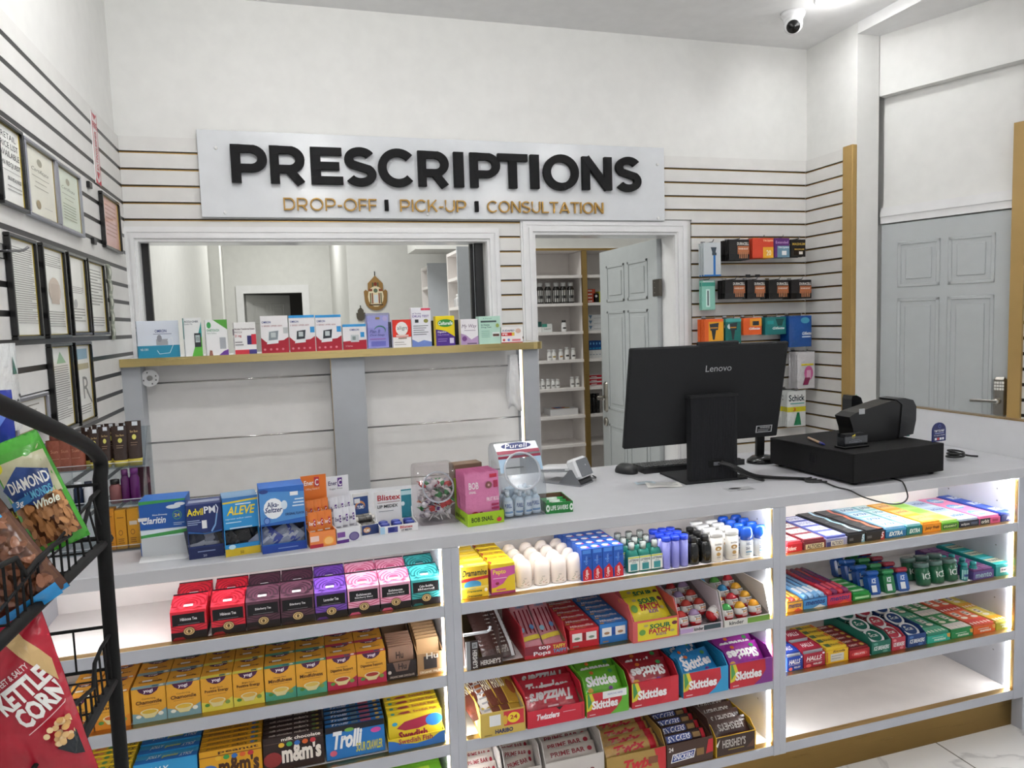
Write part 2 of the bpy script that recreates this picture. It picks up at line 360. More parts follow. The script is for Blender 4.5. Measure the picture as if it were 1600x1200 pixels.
def panel_door(mb, wd, h, th, mat, cols=2, rows=((.05, .42), (.47, .80), (.83, .95))):
    """raised-panel leaf in x 0..wd, z 0..h, y -th/2..th/2"""
    mb.box(0, -th/2, 0, wd, th/2, h, mat, .002)
    for c in range(cols):
        a, b = (.14+.39*c)*wd, (.47+.39*c)*wd
        for r0, r1 in rows:
            z0, z1 = r0*h, r1*h
            for s in (-1, 1):
                y = s*th/2; k = .018
                for (p, q, oo, p2) in ((0, .012, .006, 0), ):
                    mb.box(a, min(y, y+s*.005), z0, b, max(y, y+s*.005), z0+k, mat, .002); mb.box(a, min(y, y+s*.005), z1-k, b, max(y, y+s*.005), z1, mat, .002)
                    mb.box(a, min(y, y+s*.005), z0, a+k, max(y, y+s*.005), z1, mat, .002); mb.box(b-k, min(y, y+s*.005), z0, b, max(y, y+s*.005), z1, mat, .002)
                i = .042; mb.box(a+i, min(y, y+s*.005), z0+i, b-i, max(y, y+s*.005), z1-i, mat, .0045)
dgrey = M('#b6bbbc', 'paint')
mb = MB(); panel_door(mb, .655, 2.055, .035, dgrey); d2 = struct('door_2', mb, loc=ob(.003, 0, -.048), rot=(0, 0, math.atan2(od.y, od.x)))
hc = M('#c9c6c0', 'chrome'); ht = M('#a8a49c', 'metal')
mb = MB(); mb.box(.575, -.05, 1.03, .635, -.022, 1.23, ht, .012); mb.build('lock_plate', d2)
mb = MB()
for i in range(3):
    for j in range(4): mb.box(.583+.0115*j, -.054, 1.165+.016*i, .592+.0115*j, -.049, 1.176+.016*i, M('#e8e6e0', 'plastic'), .001)
mb.build('keypad', d2)
mb = MB(); mb.lathe([(.016, 0), (.016, .035), (.009, .04)], ht, 16, (0, 0, 0)); mb.box(-.115, -.008, .035, .012, .008, .047, hc, .004)
mb.build('door_handle', d2, (.6, -.045, 1.11), (PI/2, 0, 0))
# pharmacy door leaf, swung into the back room
mb = MB(); panel_door(mb, .83, 2.035, .036, dgrey)
d1 = struct('door_1', mb, loc=(2.082, D+.135, .008), rot=(0, 0, PI/2))
mb = MB(); mb.box(.735, -.0, .93, .79, .032, 1.14, ht, .012); mb.build('lock_plate', d1)
mb = MB(); mb.lathe([(.015, 0), (.015, .05), (.01, .055)], ht, 14); mb.box(-.11, -.008, .045, .012, .008, .057, hc, .004); mb.build('door_handle', d1, (.765, .03, 1.03), (-PI/2, 0, 0))
mb = MB(); mb.lathe([(.03, 0), (.03, .012), (.02, .016)], ht, 18); mb.build('deadbolt', d1, (.765, .017, .86), (-PI/2, 0, 0))
mb = MB(); mb.box(-.03, .0, 1.70, .05, .022, 1.80, M('#6a6660', 'metal'), .002)
for z in (1.72, 1.75, 1.78): mb.lathe([(.004, 0), (.004, .002)], hc, 8, (.02, .022, z))
mb.build('hinge', d1)
# downlights
def downlight(x, y, lab, e=1):
    t = thing('ceiling_light', lab, 'ceiling light', (x, y, ZC), 0, 'recessed round ceiling lights')
    mb = MB(); mb.lathe([(.075, -.001), (.092, -.012), (.1, -.004), (.1, 0)], M('#efefef', 'gloss'), 28); mb.build('rim', t)
    mb = MB(); mb.lathe([(.0, -.006), (.076, -.006)], M('#ffffff', 'emit'), 28); mb.build('lens', t)
    la = bpy.data.lights.new('downlight', 'POINT'); la.shadow_soft_size = .07; la.energy = LAMP_W*e; la.color = (1, .99, .975)
    lo = bpy.data.objects.new('downlight', la); C.objects.link(lo); lo.location = (0, 0, -.085); lo.parent = t
p = at(1306, -4, 'z', ZC)
downlight(p.x, p.y, 'round ceiling light beside the security camera at the top edge', .09)
for i, (x, y) in enumerate(((-.05, 2.3), (1.3, 2.3), (.3, .6), (2.4, .9), (.3, -1.2), (2.4, -1.2))): downlight(x, y, 'round ceiling light %s, just outside the photo' % ('in front of the pharmacy window', 'in front of the doorway', 'above the wire snack stand', 'above the right end of the counter', 'behind the viewer on the left', 'behind the viewer on the right')[i], (1.0, .6, 1, .35, 1, .6)[i])
# security camera
t = thing('security_camera', 'white dome security camera with a black lens mounted on the ceiling', 'security camera', at(1239, 20, 'z', ZC))
wg = M('#e9e9ea', 'gloss')
mb = MB(); mb.lathe([(.0, 0), (.062, 0), (.062, -.014), (.056, -.022), (.05, -.03), (.046, -.05), (.04, -.056), (0, -.056)], wg, 28); mb.build('housing', t)
mb = MB(); mb.lathe([(0, .046), (.02, .043), (.036, .03), (.045, .01), (.046, -.008), (.04, -.026), (.034, -.03)], wg, 24); b = mb.build('eyeball', t, (-.01, -.014, -.066), Vector((-.5, -.72, -.62)).to_track_quat('-Z', 'Y').to_euler())
mb = MB(); mb.lathe([(.034, -.03), (.032, -.036), (.012, -.036), (.01, -.04), (0, -.041)], M('#060607', 'gloss'), 24); mb.build('lens', b)
# detail behind the ceiling line: small screw in ceiling left out; sprinkler box
mb = MB(); mb.box(3.15, 1.95, 2.93, 3.7, 2.5, 3.07, wp); struct('trim_5', mb)
# low white partition at the right end of the counter
PZ = 1.143
mb = MB(); mb.box(2.65, 1.80, 0, 2.69, 2.68, PZ, M('#dcdde0', 'paint')); mb.box(2.648, 1.80, PZ, 2.692, 2.682, PZ+.003, brass); struct('trim_6', mb)
# ================================================================ sign
def arc(cx, cy, rx, ry, a0, a1, n=14): return [(cx+rx*math.cos(math.radians(a0+(a1-a0)*i/n)), cy+ry*math.sin(math.radians(a0+(a1-a0)*i/n))) for i in range(n+1)]
def glyph(ch, t):
    """centre-line strokes of a geometric sans capital, cap height 1, stroke t -> width, strokes"""
    h = t/2; T1, B1 = 1-h, h
    if ch == 'I': return t, [[(h, 0), (h, 1)]]
    if ch == '-': return .34, [[(0, .4), (.34, .4)]]
    if ch in 'PR':
        w, m = .8, .36+h*.25; r = (T1-m)/2
        s = [[(h, 0), (h, 1)], [(h, T1), (w-h-r, T1)]+arc(w-h-r, T1-r, r, r, 90, -90)+[(h, m)]]
        if ch == 'R': s.append([(.42, m), (w-.07-h*.3, 0)]); w = .84
        return w, s
    if ch == 'E': return .68, [[(h, 0), (h, 1)], [(h, T1), (.67, T1)], [(h, .5), (.61, .5)], [(h, B1), (.68, B1)]]
    if ch == 'F': return .64, [[(h, 0), (h, 1)], [(h, T1), (.64, T1)], [(h, .47), (.59, .47)]]
    if ch == 'L': return .62, [[(h, 0), (h, 1)], [(h, B1), (.62, B1)]]
    if ch == 'T': return .78, [[(.39, 0), (.39, 1)], [(0, T1), (.78, T1)]]
    if ch == 'K': return .78, [[(h, 0), (h, 1)], [(h, .3), (.70-h*.2, 1)], [(.34, .56), (.74-h*.1, 0)]]
    if ch == 'N': return .84, [[(h, 0), (h, 1)], [(.84-h, 0), (.84-h, 1)], [(h*.9, .97), (.84-h*.9, .03)]]
    if ch == 'A': return .94, [[(h*.9, 0), (.47, 1-h*.5)], [(.94-h*.9, 0), (.47, 1-h*.5)], [(.2, .26), (.74, .26)]]
    if ch == 'U': return .82, [[(h, 1), (h, .42)]+arc(.41, .42, .41-h, .42-h+.01, 180, 360)+[(.82-h, .42), (.82-h, 1)]]
    if ch == 'D': return .86, [[(h, 0), (h, 1)], [(h, T1), (.42, T1)]+arc(.42, .5, .44-h, .5-h, 90, -90, 18)+[(h, B1)]]
    if ch == 'O': return 1.02, [arc(.51, .5, .51-h, .515-h, 0, 360, 32)]
    if ch == 'C': return .9, [arc(.5, .5, .5-h, .515-h, 42, 318, 26)]
    if ch == 'S':
        yT, yB = 1.015-h, -.015+h; ry = (yT-yB)/4; w = .76; rx = w/2-h-.01
        return w, [arc(w/2+.0, yT-ry, rx, ry, 28, 225, 18)+arc(w/2, yB+ry, rx+.01, ry, 45, -152, 18)]
    return .5, []
def letter_mb(ch, t, x0, z0, x1, z1, y, dep, mat):
    w, st = glyph(ch, t); mb = MB()
    def P(p, o): return (x0+(x1-x0)*p[0]/w, y-o, z0+(z1-z0)*p[1])
    for si, s in enumerate(st):
        dd = dep+.0006*si; n = len(s); L = []; R = []
        cl = math.hypot(s[0][0]-s[-1][0], s[0][1]-s[-1][1]) < 1e-6 and n > 4
        for i in range(n):
            a = s[i-1] if i else (s[-2] if cl else None); b = s[i+1] if i < n-1 else (s[1] if cl else None); c = s[i]
            ns = []
            for p, q in ((a, c), (c, b)):
                if p and q:
                    dx, dy = q[0]-p[0], q[1]-p[1]; l = math.hypot(dx, dy) or 1; ns.append((-dy/l, dx/l))
            nx, ny = sum(v[0] for v in ns)/len(ns), sum(v[1] for v in ns)/len(ns); q = (nx*nx+ny*ny) or 1; k = t/2/max(q, .55)
            L.append((c[0]+nx*k, c[1]+ny*k)); R.append((c[0]-nx*k, c[1]-ny*k))
        for i in range(n-1):
            q = [R[i], R[i+1], L[i+1], L[i]]
            f = [P(p, dd) for p in q]; k = [P(p, 0) for p in q]
            mb.poly(f, mat); mb.poly([k[0], k[1], f[1], f[0]], mat); mb.poly([k[2], k[3], f[3], f[2]], mat)
            if not cl:
                if i == 0: mb.poly([k[3], k[0], f[0], f[3]], mat)
                if i == n-2: mb.poly([k[1], k[2], f[2], f[1]], mat)
    return mb
SY = D-.045
s0, s1 = at(306, 201, 'y', SY), at(1037.5, 231, 'y', SY); sb = at(315, 339, 'y', SY).z
t = thing('pharmacy_sign', 'long pale sign board reading PRESCRIPTIONS above the window and doorway', 'sign', (0, 0, 0))
mb = MB(); mb.box(s0.x, SY, sb, s1.x, SY+.022, s1.z, M('#dadde0', 'gloss'), .002); mb.build('board', t)
for px, py in ((337, 231), (352, 332), (1027, 257), (1028, 341), (668, 335)):
    q = at(px, py, 'y', SY); mb = MB(); mb.lathe([(.008, 0), (.008, .004), (.005, .006)], trimw, 12); mb.build('screw_cap', t, (q.x, SY, q.z), (PI/2, 0, 0))
lk = M('#0e0e10', 'matte')
zt = at(373, 224, 'y', SY-.03).z; zb = at(366, 285.5, 'y', SY-.03).z
for ch, a, b in zip('PRESCRIPTIONS', (360.5, 421.5, 485.5, 538, 591, 653.5, 709.5, 735, 778.5, 829.5, 849.5, 910.5, 962.5), (417.5, 479, 535.5, 588, 647, 704, 725, 782, 825, 843, 905, 956.5, 1002.5)):
    ym = 255+(a-360)*.032; k = .212 if ch != 'I' else .243
    xa, xb = X(a, ym, SY-.03), X(b, ym, SY-.03)
    if ch in 'SCO': letter_mb(ch, k, xa, zb, xb, zt, SY-.008, .022, lk).build('letter', t)
    else: letter_mb(ch, k, xa, zb+.003, xb, zt-.003, SY-.008, .022, lk).build('letter', t)
gl = M('#b88f45', 'paint')
zt = at(446, 308.5, 'y', SY-.02).z; zb = at(446, 328, 'y', SY-.02).z
for word, a, b, ya in (('DROP-OFF', 443, 589, 318), ('PICK-UP', 625.5, 729, 323), ('CONSULTATION', 762, 943.5, 327)):
    xa, xb = X(a, ya, SY-.02), X(b, ya+(b-a)*.03, SY-.02); tt = .115
    tot = sum(glyph(c, tt)[0]+.14 for c in word)-.14; k = (xb-xa)/tot; x = xa
    for c in word:
        wd = glyph(c, tt)[0]; letter_mb(c, tt, x, zb, x+wd*k, zt, SY-.006, .013, gl).build('letter', t); x += (wd+.14)*k
for a in (604.5, 745.5):
    xx = X(a, 323, SY-.02); mb = MB(); mb.box(xx-.009, SY-.02, zb+.003, xx+.009, SY, zt-.003, lk); mb.build('divider_bar', t)
# ================================================================ COUNTER
YF, YB, YK = 1.955, 2.30, 1.998; ZCT = 1.0; SH = (.163, .392, .597, .800); TH = .033
cw = M('#b9bcc4', 'paint'); ci = M('#eee9e6', 'paint'); gt = M('#c4a46a', 'brass')
ct = MB(); ct.box(XL+.018, YF, ZCT-.036, 2.645, 2.645, ZCT, M('#bfc0c4', 'card'), .002)
T(ct.build('worktop'), 'long white laminate worktop running over all the shelf units', 'counter')
lw = M('#ffffff', 'emit')
def cabinet(x0, x1, label, strips, l=.024, r=.024, holes=1):
    t = thing('shelf_cabinet', label, 'shelf unit', (0, 0, 0), 0, 'white display shelf units under the counter')
    for a, b in ((x0, x0+l), (x1-r, x1)):
        mb = MB(); mb.box(a, YF, 0.128, b, YB+.02, ZCT-.0365, cw, .001)
        if a > x0:
            for sh in SH[1:]+(ZCT-.03,):
                for y in (YF+.085, YB-.05):
                    for dz in (-.11, -.065): mb.lathe([(.0025, 0), (.0025, .0004)], M('#555555', 'matte'), 8, (0, 0, 0)) if 0 else mb.box(a-.0004, y-.0025, sh+dz, a, y+.0025, sh+dz+.005, M('#777777', 'matte'))
        mb.build('side_panel', t)
    xa, xb = x0+l, x1-r
    mb = MB(); mb.box(xa, YB, .0, xb, YB+.02, ZCT-.037, ci); mb.build('back_panel', t)
    for i, z in enumerate(SH):
        mb = MB(); mb.box(xa+.0005, YF+.003, z-TH, xb-.0005, YB-.001, z, ci); mb.box(xa+.0005, YF+.0012, z-TH, xb-.0005, YF+.003, z, cw); s = mb.build('shelf', t)
        mb = MB(); mb.box(xa+.001, YF+.003, z, xb-.001, YF+.026, z+.0012, gt); mb.build('brass_edging', s)
    mb = MB(); mb.box(x0, YK, 0, x1, YK+.018, .1279, M('#8f7443', 'brass')); mb.build('kick_plate', t)
    for s, X0 in ((1, xb), (-1, xa)):
        mb = MB()
        a, b = sorted((X0, X0-s*.0015)); mb.box(a, YF+.003, SH[0]+.0015, b, YF+.016, ZCT-.04, gt); mb.build('brass_edging', t)
        mb = MB()
        for i, z in enumerate(SH):
            top = (SH+(ZCT-.004,))[i+1]-TH
            a, b = sorted((X0, X0-s*.004)); mb.box(a, YF+.017, z+.003, b, YF+.031, top-.001, lw)
        if s in strips: mb.build('light_strip', t)
    mb = MB(); mb.box(xa+.002, YF+.026, ZCT-.043, xb-.002, YF+.036, ZCT-.0375, M('#fffdfa', 'emit3' if x0 < 1.4 else 'emit4')); mb.build('light_strip', t)
    return t
cabinet(XL+.016, .386, 'left white shelf unit stocked with tea cartons and theatre candy', (1, -1))
cabinet(.386, 1.4665, 'middle white shelf unit stocked with toiletries and candy displays', (1, -1))
cabinet(1.4665, 2.53, 'right white shelf unit stocked with gum and mints, its bottom shelf empty', (1, -1), r=.046)
mb = MB(); mb.box(2.53, YF, 0, 2.649, YF+.06, ZCT-.037, cw); T(mb.build('filler_panel'), 'narrow white panel closing the right end of the counter', 'panel')
# ================================================================ ledge and rod display under the window
YLd = 3.41
t = thing('display_ledge', 'raised white ledge with a brass edge under the pharmacy window', 'ledge', (0, 0, 0))
xe = at(851, 540, 'y', YLd).x
mb = MB(); r = .06
pts = [(XL+.017, YLd, 0), (xe-r, YLd, 0)]+[(xe-r+r*math.sin(a), YLd+r-r*math.cos(a), 0) for a in (PI/8, PI/4, 3*PI/8, PI/2)]+[(xe, D-.03, 0), (XL+.017, D-.03, 0)]
mb.prism([(x, y, LED_Z-.034) for x, y, _ in pts], (0, 0, .034), M('#e3e4e6', 'gloss')); mb.build('ledge_top', t)
mb = MB(); e = pts[:-1]
for (a, b, _), (c, d, _) in zip(e, e[1:]):
    n = Vector((d-b, a-c, 0)).normalized()*.003; mb.prism([(a, b, LED_Z-.034), (c, d, LED_Z-.034), (c, d, LED_Z+.001), (a, b, LED_Z+.001)], n, M('#dcc588', 'brass'))
mb.build('brass_edging', t)
yb = YLd+.03
def xl(px, py, y=yb): return X(px, py, y)
posts = ((xl(187, 600), xl(221, 600)), (xl(518.5, 600), xl(571, 600)), (xl(819, 620), xl(843, 620)))
for a, b in posts:
    mb = MB(); mb.box(a, yb, 0, b, D-.035, LED_Z-.0345, grey, .001); mb.build('upright', t)
pw = M('#f6f4f1', 'paint')
for (a, b) in ((posts[0][1], posts[1][0]), (posts[1][1], posts[2][0])):
    mb = MB(); mb.box(a, yb+.11, .0, b, yb+.125, LED_Z-.035, pw); mb.build('back_panel', t)
    for yy in ((585, 672, 757)):
        zz = at((520), yy if a < 0 else yy+0, 'y', yb+.05).z
        mb = MB(); mb.tube([(a, yb+.05, zz-.0), (b, yb+.05, zz)], .004, M('#c4c2be', 'chrome'), 8); mb.build('rod', t)
    mb = MB(); mb.box(b-.002, yb+.001, .9, b, yb+.014, LED_Z-.036, gt); mb.build('brass_edging', t)
    if a > 0: mb = MB(); mb.box(b-.008, yb+.02, .9, b-.0022, yb+.034, LED_Z-.037, M('#fffefe', 'emit2')); mb.build('light_strip', t)
# size marker ring hanging on the left end of the top rod
q = at(234, 591, 'y', yb+.03); mb = MB(); N = 28; wm = M('#f2f2f2', 'gloss'); vs = []
for y in (-.0015, .0015):
    for rr in (.037, .012):
        for k in range(N): a = 2*PI*k/N; vs.append((rr*math.cos(a), y, rr*math.sin(a)))
fs = []
for k in range(N):
    k2 = (k+1) % N; fs += [(k, N+k, N+k2, k2), (2*N+k, 2*N+k2, 3*N+k2, 3*N+k), (k, k2, 2*N+k2, 2*N+k), (N+k, 3*N+k, 3*N+k2, N+k2)]
mb.mesh(vs, fs, wm)
for a in (20, 110, 200, 290, 340): mb.box(.026*math.cos(math.radians(a))-.0025, -.002, .026*math.sin(math.radians(a))-.003, .026*math.cos(math.radians(a))+.0025, -.0016, .026*math.sin(math.radians(a))+.003, M('#666666', 'ink'))
T(mb.build('rod_divider_ring', None, q), 'round white plastic divider disc on the left end of the top rod', 'disc')
# white plastic bags hanging on the right end of the top rod
q0, q1 = at(797, 560, 'y', yb+.03), at(816, 640, 'y', yb+.03)
for k in range(4):
    mb = MB(); W = .052; H = .27-.02*k
    mb.grid(lambda u, v: Vector(((u-.5)*W*(1.35-.6*v), .004*math.sin(9*u+3*k)*(1-v)+.003*math.sin(21*v+u*7), -H*(1-v)+.015*math.sin(5*u+k)*(1-v))), 10, 12, M('#f4f4f5', 'film'))
    o = mb.build('hanging_bag', None, (at(802, 560, 'y', yb+.02).x, yb+.012+.013*k, LED_Z-.06)); 
    so = o.modifiers.new('s', 'SOLIDIFY'); so.thickness = .0012
    T(o, 'white plastic bag hanging by the right end of the ledge rods, %s from the front' % ORD[k], 'plastic bag', 'white bags hanging under the ledge')
# ================================================================ BACK ROOM
bw = M('#dcdcd8', 'paint')
FY, W2 = 9.0, 6.3
x2 = X(545, 470, W2); dl, dr = -.53, .12
mb = MB(); mb.box(XL-.1, D+.13, 0, XL, FY, 3, bw); mb.box(XL, FY-1.6, 0, XL+.10, FY-1.4, 3, bw); struct('wall_left', mb)
mb = MB()
for a, b, c, d in ((XL, dl, 0, 3), (dl, dr, 2.01, 3), (dr, x2+.3, 0, 3)): mb.box(a, FY, c, b, FY+.12, d, bw)
struct('wall_back', mb)
mb = MB(); mb.box(x2, W2, 0, 4, W2+.12, 3, bw); mb.box(x2, W2+.12, 0, x2+.12, FY, 3, bw); struct('wall_back', mb)
mb = MB(); mb.box(XL-.1, D+.13, 3, 4, FY+3, 3.1, bw); struct('ceiling', mb)
mb = MB(); mb.box(3.7, D+.13, 0, 3.8, W2, 3, bw); struct('wall_right', mb)
mb = MB(); mb.box(dl-.08, FY-.02, 0, dl, FY+.02, 2.01, trimw); mb.box(dr, FY-.02, 0, dr+.08, FY+.02, 2.01, trimw); mb.box(dl-.08, FY-.02, 2.01, dr+.08, FY+.02, 2.1, trimw); struct('trim_7', mb)
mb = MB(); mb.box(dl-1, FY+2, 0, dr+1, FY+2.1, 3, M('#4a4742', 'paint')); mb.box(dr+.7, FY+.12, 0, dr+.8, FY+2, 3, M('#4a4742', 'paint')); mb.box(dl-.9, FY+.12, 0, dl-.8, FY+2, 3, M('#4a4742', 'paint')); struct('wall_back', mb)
mb = MB(); panel_door(mb, .62, 2.0, .035, M('#b9b9b6', 'paint')); d3 = struct('door_3', mb, loc=(dl+.01, FY+.12, 0), rot=(0, 0, math.radians(38)))
mb = MB(); mb.box(-.008, -.04, 1.5, .02, -.017, 1.62, M('#5a5752', 'metal')); mb.build('hinge', d3)
def backlamp(x, y, e):
    la = bpy.data.lights.new('back_room_lamp', 'AREA'); la.size = .6; la.energy = e; la.color = (1, 1, .98)
    lo = bpy.data.objects.new('back_room_lamp', la); C.objects.link(lo); lo.location = (x, y, 2.97)
for x, y, e in ((.2, 5.0, LAMP_BACK), (.1, 7.6, LAMP_BACK*.9), (1.2, 4.6, LAMP_BACK*.35), (2.75, 5.0, LAMP_BACK*.15)): backlamp(x, y, e)
# hamsa wall ornaments (plain generic hand-shaped plaques)
def hamsa(px0, py0, px1, py1, y, lab, big):
    a, b = at(px0, py0, 'y', y), at(px1, py1, 'y', y); w_, h_ = b.x-a.x, a.z-b.z
    t = thing('wall_ornament', lab, 'wall ornament', (a.x+w_/2, y, b.z), 0)
    def P(p, o, s=1): return ((p[0])*w_*s, -o, (p[1])*h_)
    out = [(0, 0)]; out = arc(0, .33, .48, .33, 190, 350, 14)+[(.5, .55), (.42, .6), (.33, .55), (.32, .78), (.2, .86), (.1, .93), (0, 1), (-.1, .93), (-.2, .86), (-.32, .78), (-.33, .55), (-.42, .6), (-.5, .55)]
    g = M('#a98555' if big else '#6d675c', 'metal'); mb = MB(); mb.prism([P(p, .004) for p in out], (0, -.012, 0), g); mb.build('plaque', t)
    if big:
        mb = MB(); sf = flat((-w_/2, -.016, 0), (w_, 0, 0), (0, 0, h_)); c = [('e', .5, .4, .34, .3, '#e5d7b5'), ('r', .42, .22, .58, .45, '#d8dde2'), ('r', .25, .2, .3, .5, '#5c5a3c'), ('r', .7, .2, .75, .5, '#5c5a3c'), ('r', .33, .2, .38, .5, '#7d2f22'), ('r', .62, .2, .67, .5, '#7d2f22'),
          ('e', .5, .57, .09, .06, '#5f6f5a'), ('r', .22, .55, .36, .62, '#8a4c33'), ('r', .64, .55, .78, .62, '#8a4c33'), ('e', .5, .76, .07, .05, '#7d2f22'), ('r', .36, .68, .42, .8, '#55573c'), ('r', .58, .68, .64, .8, '#55573c'), ('r', .2, .14, .8, .18, '#5c4630')]
        mb.prt(sf, c, o0=.001); mb.build('inlay', t)
    mb = MB(); mb.tube([(0, -.006, h_), (0, -.004, h_*1.12)], .004, M('#333333', 'metal'), 6); mb.build('hanging_loop', t)
hamsa(567, 431, 606, 484.5, W2, 'ornate gold hand-shaped plaque hanging on the far wall seen through the window', 1)
hamsa(556, 480, 571, 501, W2, 'small dark hand-shaped plaque hanging below left of the gold one', 0)
# shelving seen edge-on through the window
def edge_unit(px_near, px_far, pxr, ytop, y, lab, shelf_px):
    x = X(px_near, 450, y); zt = at(px_near, ytop, 'y', y).z; xr = X(pxr, 450, y)
    # far end from the pixel where the side plane ends
    yf = y
    while X(px_far, 450, yf) < x and yf < 9: yf += .02
    yf = min(yf, W2-.02); t = thing('storage_shelf', lab, 'shelving')
    mb = MB(); mb.box(x, y, 0, xr, y+.02, zt, grey); mb.build('end_panel', t)
    mb = MB(); mb.box(xr-.02, y+.02, 0, xr, yf, zt, ci); mb.build('back_panel', t); mb = MB(); mb.box(x, yf-.018, 0, xr-.02, yf, zt-.02, ci); mb.build('end_panel', t)
    for z in [zt-.02]+[at(px_near, q, 'y', y).z for q in shelf_px]: mb = MB(); mb.box(x+.002, y+.021, z-.02, xr-.021, yf-.0185, z, ci); mb.build('shelf', t)
    return x, yf
edge_unit(669, 659, 699, 411, 5.7, 'grey-sided storage shelving farther back through the window', (447, 497))
xb_, yb_ = edge_unit(716, 700, 748, 385, 4.75, 'tall grey-sided storage shelving nearest the window frame', (432, 479))
def pill(name, lab, loc, r, h, body, cap, lbl, group, ls='#dddddd', n=12):
    t = thing(name, lab, 'bottle', loc, 0, group)
    mb = MB(); mb.lathe([(r*.9, 0), (r, .003), (r, h*.7), (r*.75, h*.78), (r*.72, h*.82)], M(body, 'gloss'), n); sf = lambda u, v, o: Vector(((r+o)*math.sin((u-.5)*2.6), -(r+o)*math.cos((u-.5)*2.6), h*(.08+.56*v)))
    if lbl: mb.prt(sf, [('r', 0, 0, 1, 1, lbl), ('r', .2, .3, .8, .55, ls)], n=4)
    mb.build('body', t); mb = MB(); mb.lathe([(r*.78, h*.82), (r*.78, h), (0, h)], M(cap, 'plastic'), n); mb.build('cap', t); return t
zz = at(716, 479, 'y', 4.75).z
for i in range(3): pill('pill_bottle', 'white pill bottle on the shelving beside the window frame, %s' % ('nearest', 'middle one', 'farthest')[i], (xb_+.05, 4.85+.12*i, zz), .022, .09, '#f0f0f0', '#f0f0f0', '#c9c9cc', 'bottles on the shelving behind the window')
# ---- stock shelving seen through the doorway
SY2 = 5.4
def sz(py): return at(875, py, 'y', SY2).z
x0, xg0, xg1 = X(832, 500, SY2)-.25, X(912, 500, SY2), X(918, 500, SY2); x1 = 3.2
t = thing('stock_shelving', 'tall white shelving with a brass front post seen through the doorway', 'shelving')
mb = MB(); mb.box(x0, SY2+.30, 0, x1, SY2+.32, sz(388), ci); mb.build('back_panel', t)
for a in (x0-.02, x1): mb = MB(); mb.box(a, SY2, 0, a+.02, SY2+.32, sz(388), ci); mb.build('side_panel', t)
mb = MB(); mb.box(xg0, SY2+.02, 0, xg1, SY2+.3, sz(388)-.02, ci); mb.build('divider', t)
mb = MB(); mb.box(xg0-.004, SY2-.004, 0, xg1+.004, SY2+.02, sz(388)-.02, gt); mb.build('brass_post', t)
mb = MB(); mb.box(x0-.02, SY2-.004, sz(388)-.018, x1+.02, SY2, sz(388), gt); mb.build('brass_edging', t); mb = MB(); mb.box(x0-.02, SY2, sz(388)-.018, x1+.02, SY2+.32, sz(388), ci); mb.build('shelf', t)
SZ = [sz(q) for q in (430, 474, 518.5, 563, 607.5, 651, 696)]
for z in SZ+[.08]:
    for a, b in ((x0, xg0-.0005), (xg1+.0005, x1)): mb = MB(); mb.box(a, SY2+.004, z-.022, b, SY2+.299, z, ci); mb.build('shelf', t)
mb = MB(); mb.box(.9, SY2+.02, sz(388)+.0, 3.69, SY2+.4, 3.0, bw); struct('trim_8', mb)
yy = SY2+.07
grp = 'bottles on the stock shelving behind the doorway'
for i, px in enumerate((843.5, 856, 869, 880, 891.5)): pill('syrup_bottle', 'black medicine bottle with white label and white cap on the doorway shelving, %s' % nth(i, 5), (X(px, 460, yy), yy, SZ[1]), .028, .165, '#1a1614', '#cfcfcf', '#d6d6d3', grp, '#333333')
carton('medicine_box', 'small dark green and white medicine box at the left of a doorway shelf', 'medicine box', .04, .08, .085, '#2c5a55', (X(839, 510, yy), yy, SZ[2]), F=[('r', 0, 0, 1, .5, '#f0f0ee')])
carton('medicine_box', 'white and teal medicine box beside the dark green one behind the doorway', 'medicine box', .085, .09, .066, '#e9ecea', (X(847, 510, yy), yy, SZ[2]), F=[('r', 0, .62, .5, 1, '#49a08e'), ('t', 'TABLETS', .15, .3, .85, .45, '#333333')])
pill('pill_bottle', 'lone white bottle with a black label on the third doorway shelf', (X(881, 510, yy), yy, SZ[2]), .021, .09, '#ececec', '#222222', '#efefef', grp, '#222222')
for i, (px, h) in enumerate(((858, .085), (865, .085), (876, .085), (885.5, .1), (895.5, .09))): pill('pill_bottle', 'white pill bottle on the fourth doorway shelf, %s' % nth(i, 5), (X(px, 550, yy), yy, SZ[3]), .019, h, '#ededeb', '#e6e6e6', '#f4f4f2', grp, ('#9a9a9a', '#b19c55', '#b58a55', '#444444', '#444444')[i])
for i, px in enumerate((841, 848, 856, 864, 871, 894, 902)): pill('pill_bottle', 'white pill bottle on the fifth doorway shelf, %s' % nth(i, 7), (X(px, 600, yy), yy, SZ[4]), .018, (.07, .08, .08, .075, .075, .085, .085)[i], '#ededeb', '#e6e6e6', '#f4f4f2', grp, '#777777')
carton('storage_box', 'flat white box with a colourful top on the sixth doorway shelf', 'box', .24, .16, .05, '#ececee', (X(860, 645, yy), yy, SZ[5]), TT=[('r', .2, .3, .7, .8, '#d4622d'), ('r', .3, .4, .55, .9, '#3d6fae'), ('r', .6, .3, .8, .6, '#e2b730')])
def bxs(items):
    for lab, px, z, wd, h, col, F, dz in items: carton('medicine_box', lab, 'medicine box', wd, .12, h, col, (X(px, 500, yy)+.0, yy, z+dz), F=F)
R3 = [('r', 0, .28, 1, .42, '#f2d9d0')]
bxs([('orange medicine box stack, %s, right of the brass post behind the doorway' % n, 918.5, SZ[1], .07, .027, '#c8523a', [('r', .1, .3, .6, .7, '#f2ded8')], .0275*i) for i, n in enumerate(('bottom one', 'second one', 'third one', 'top one'))])
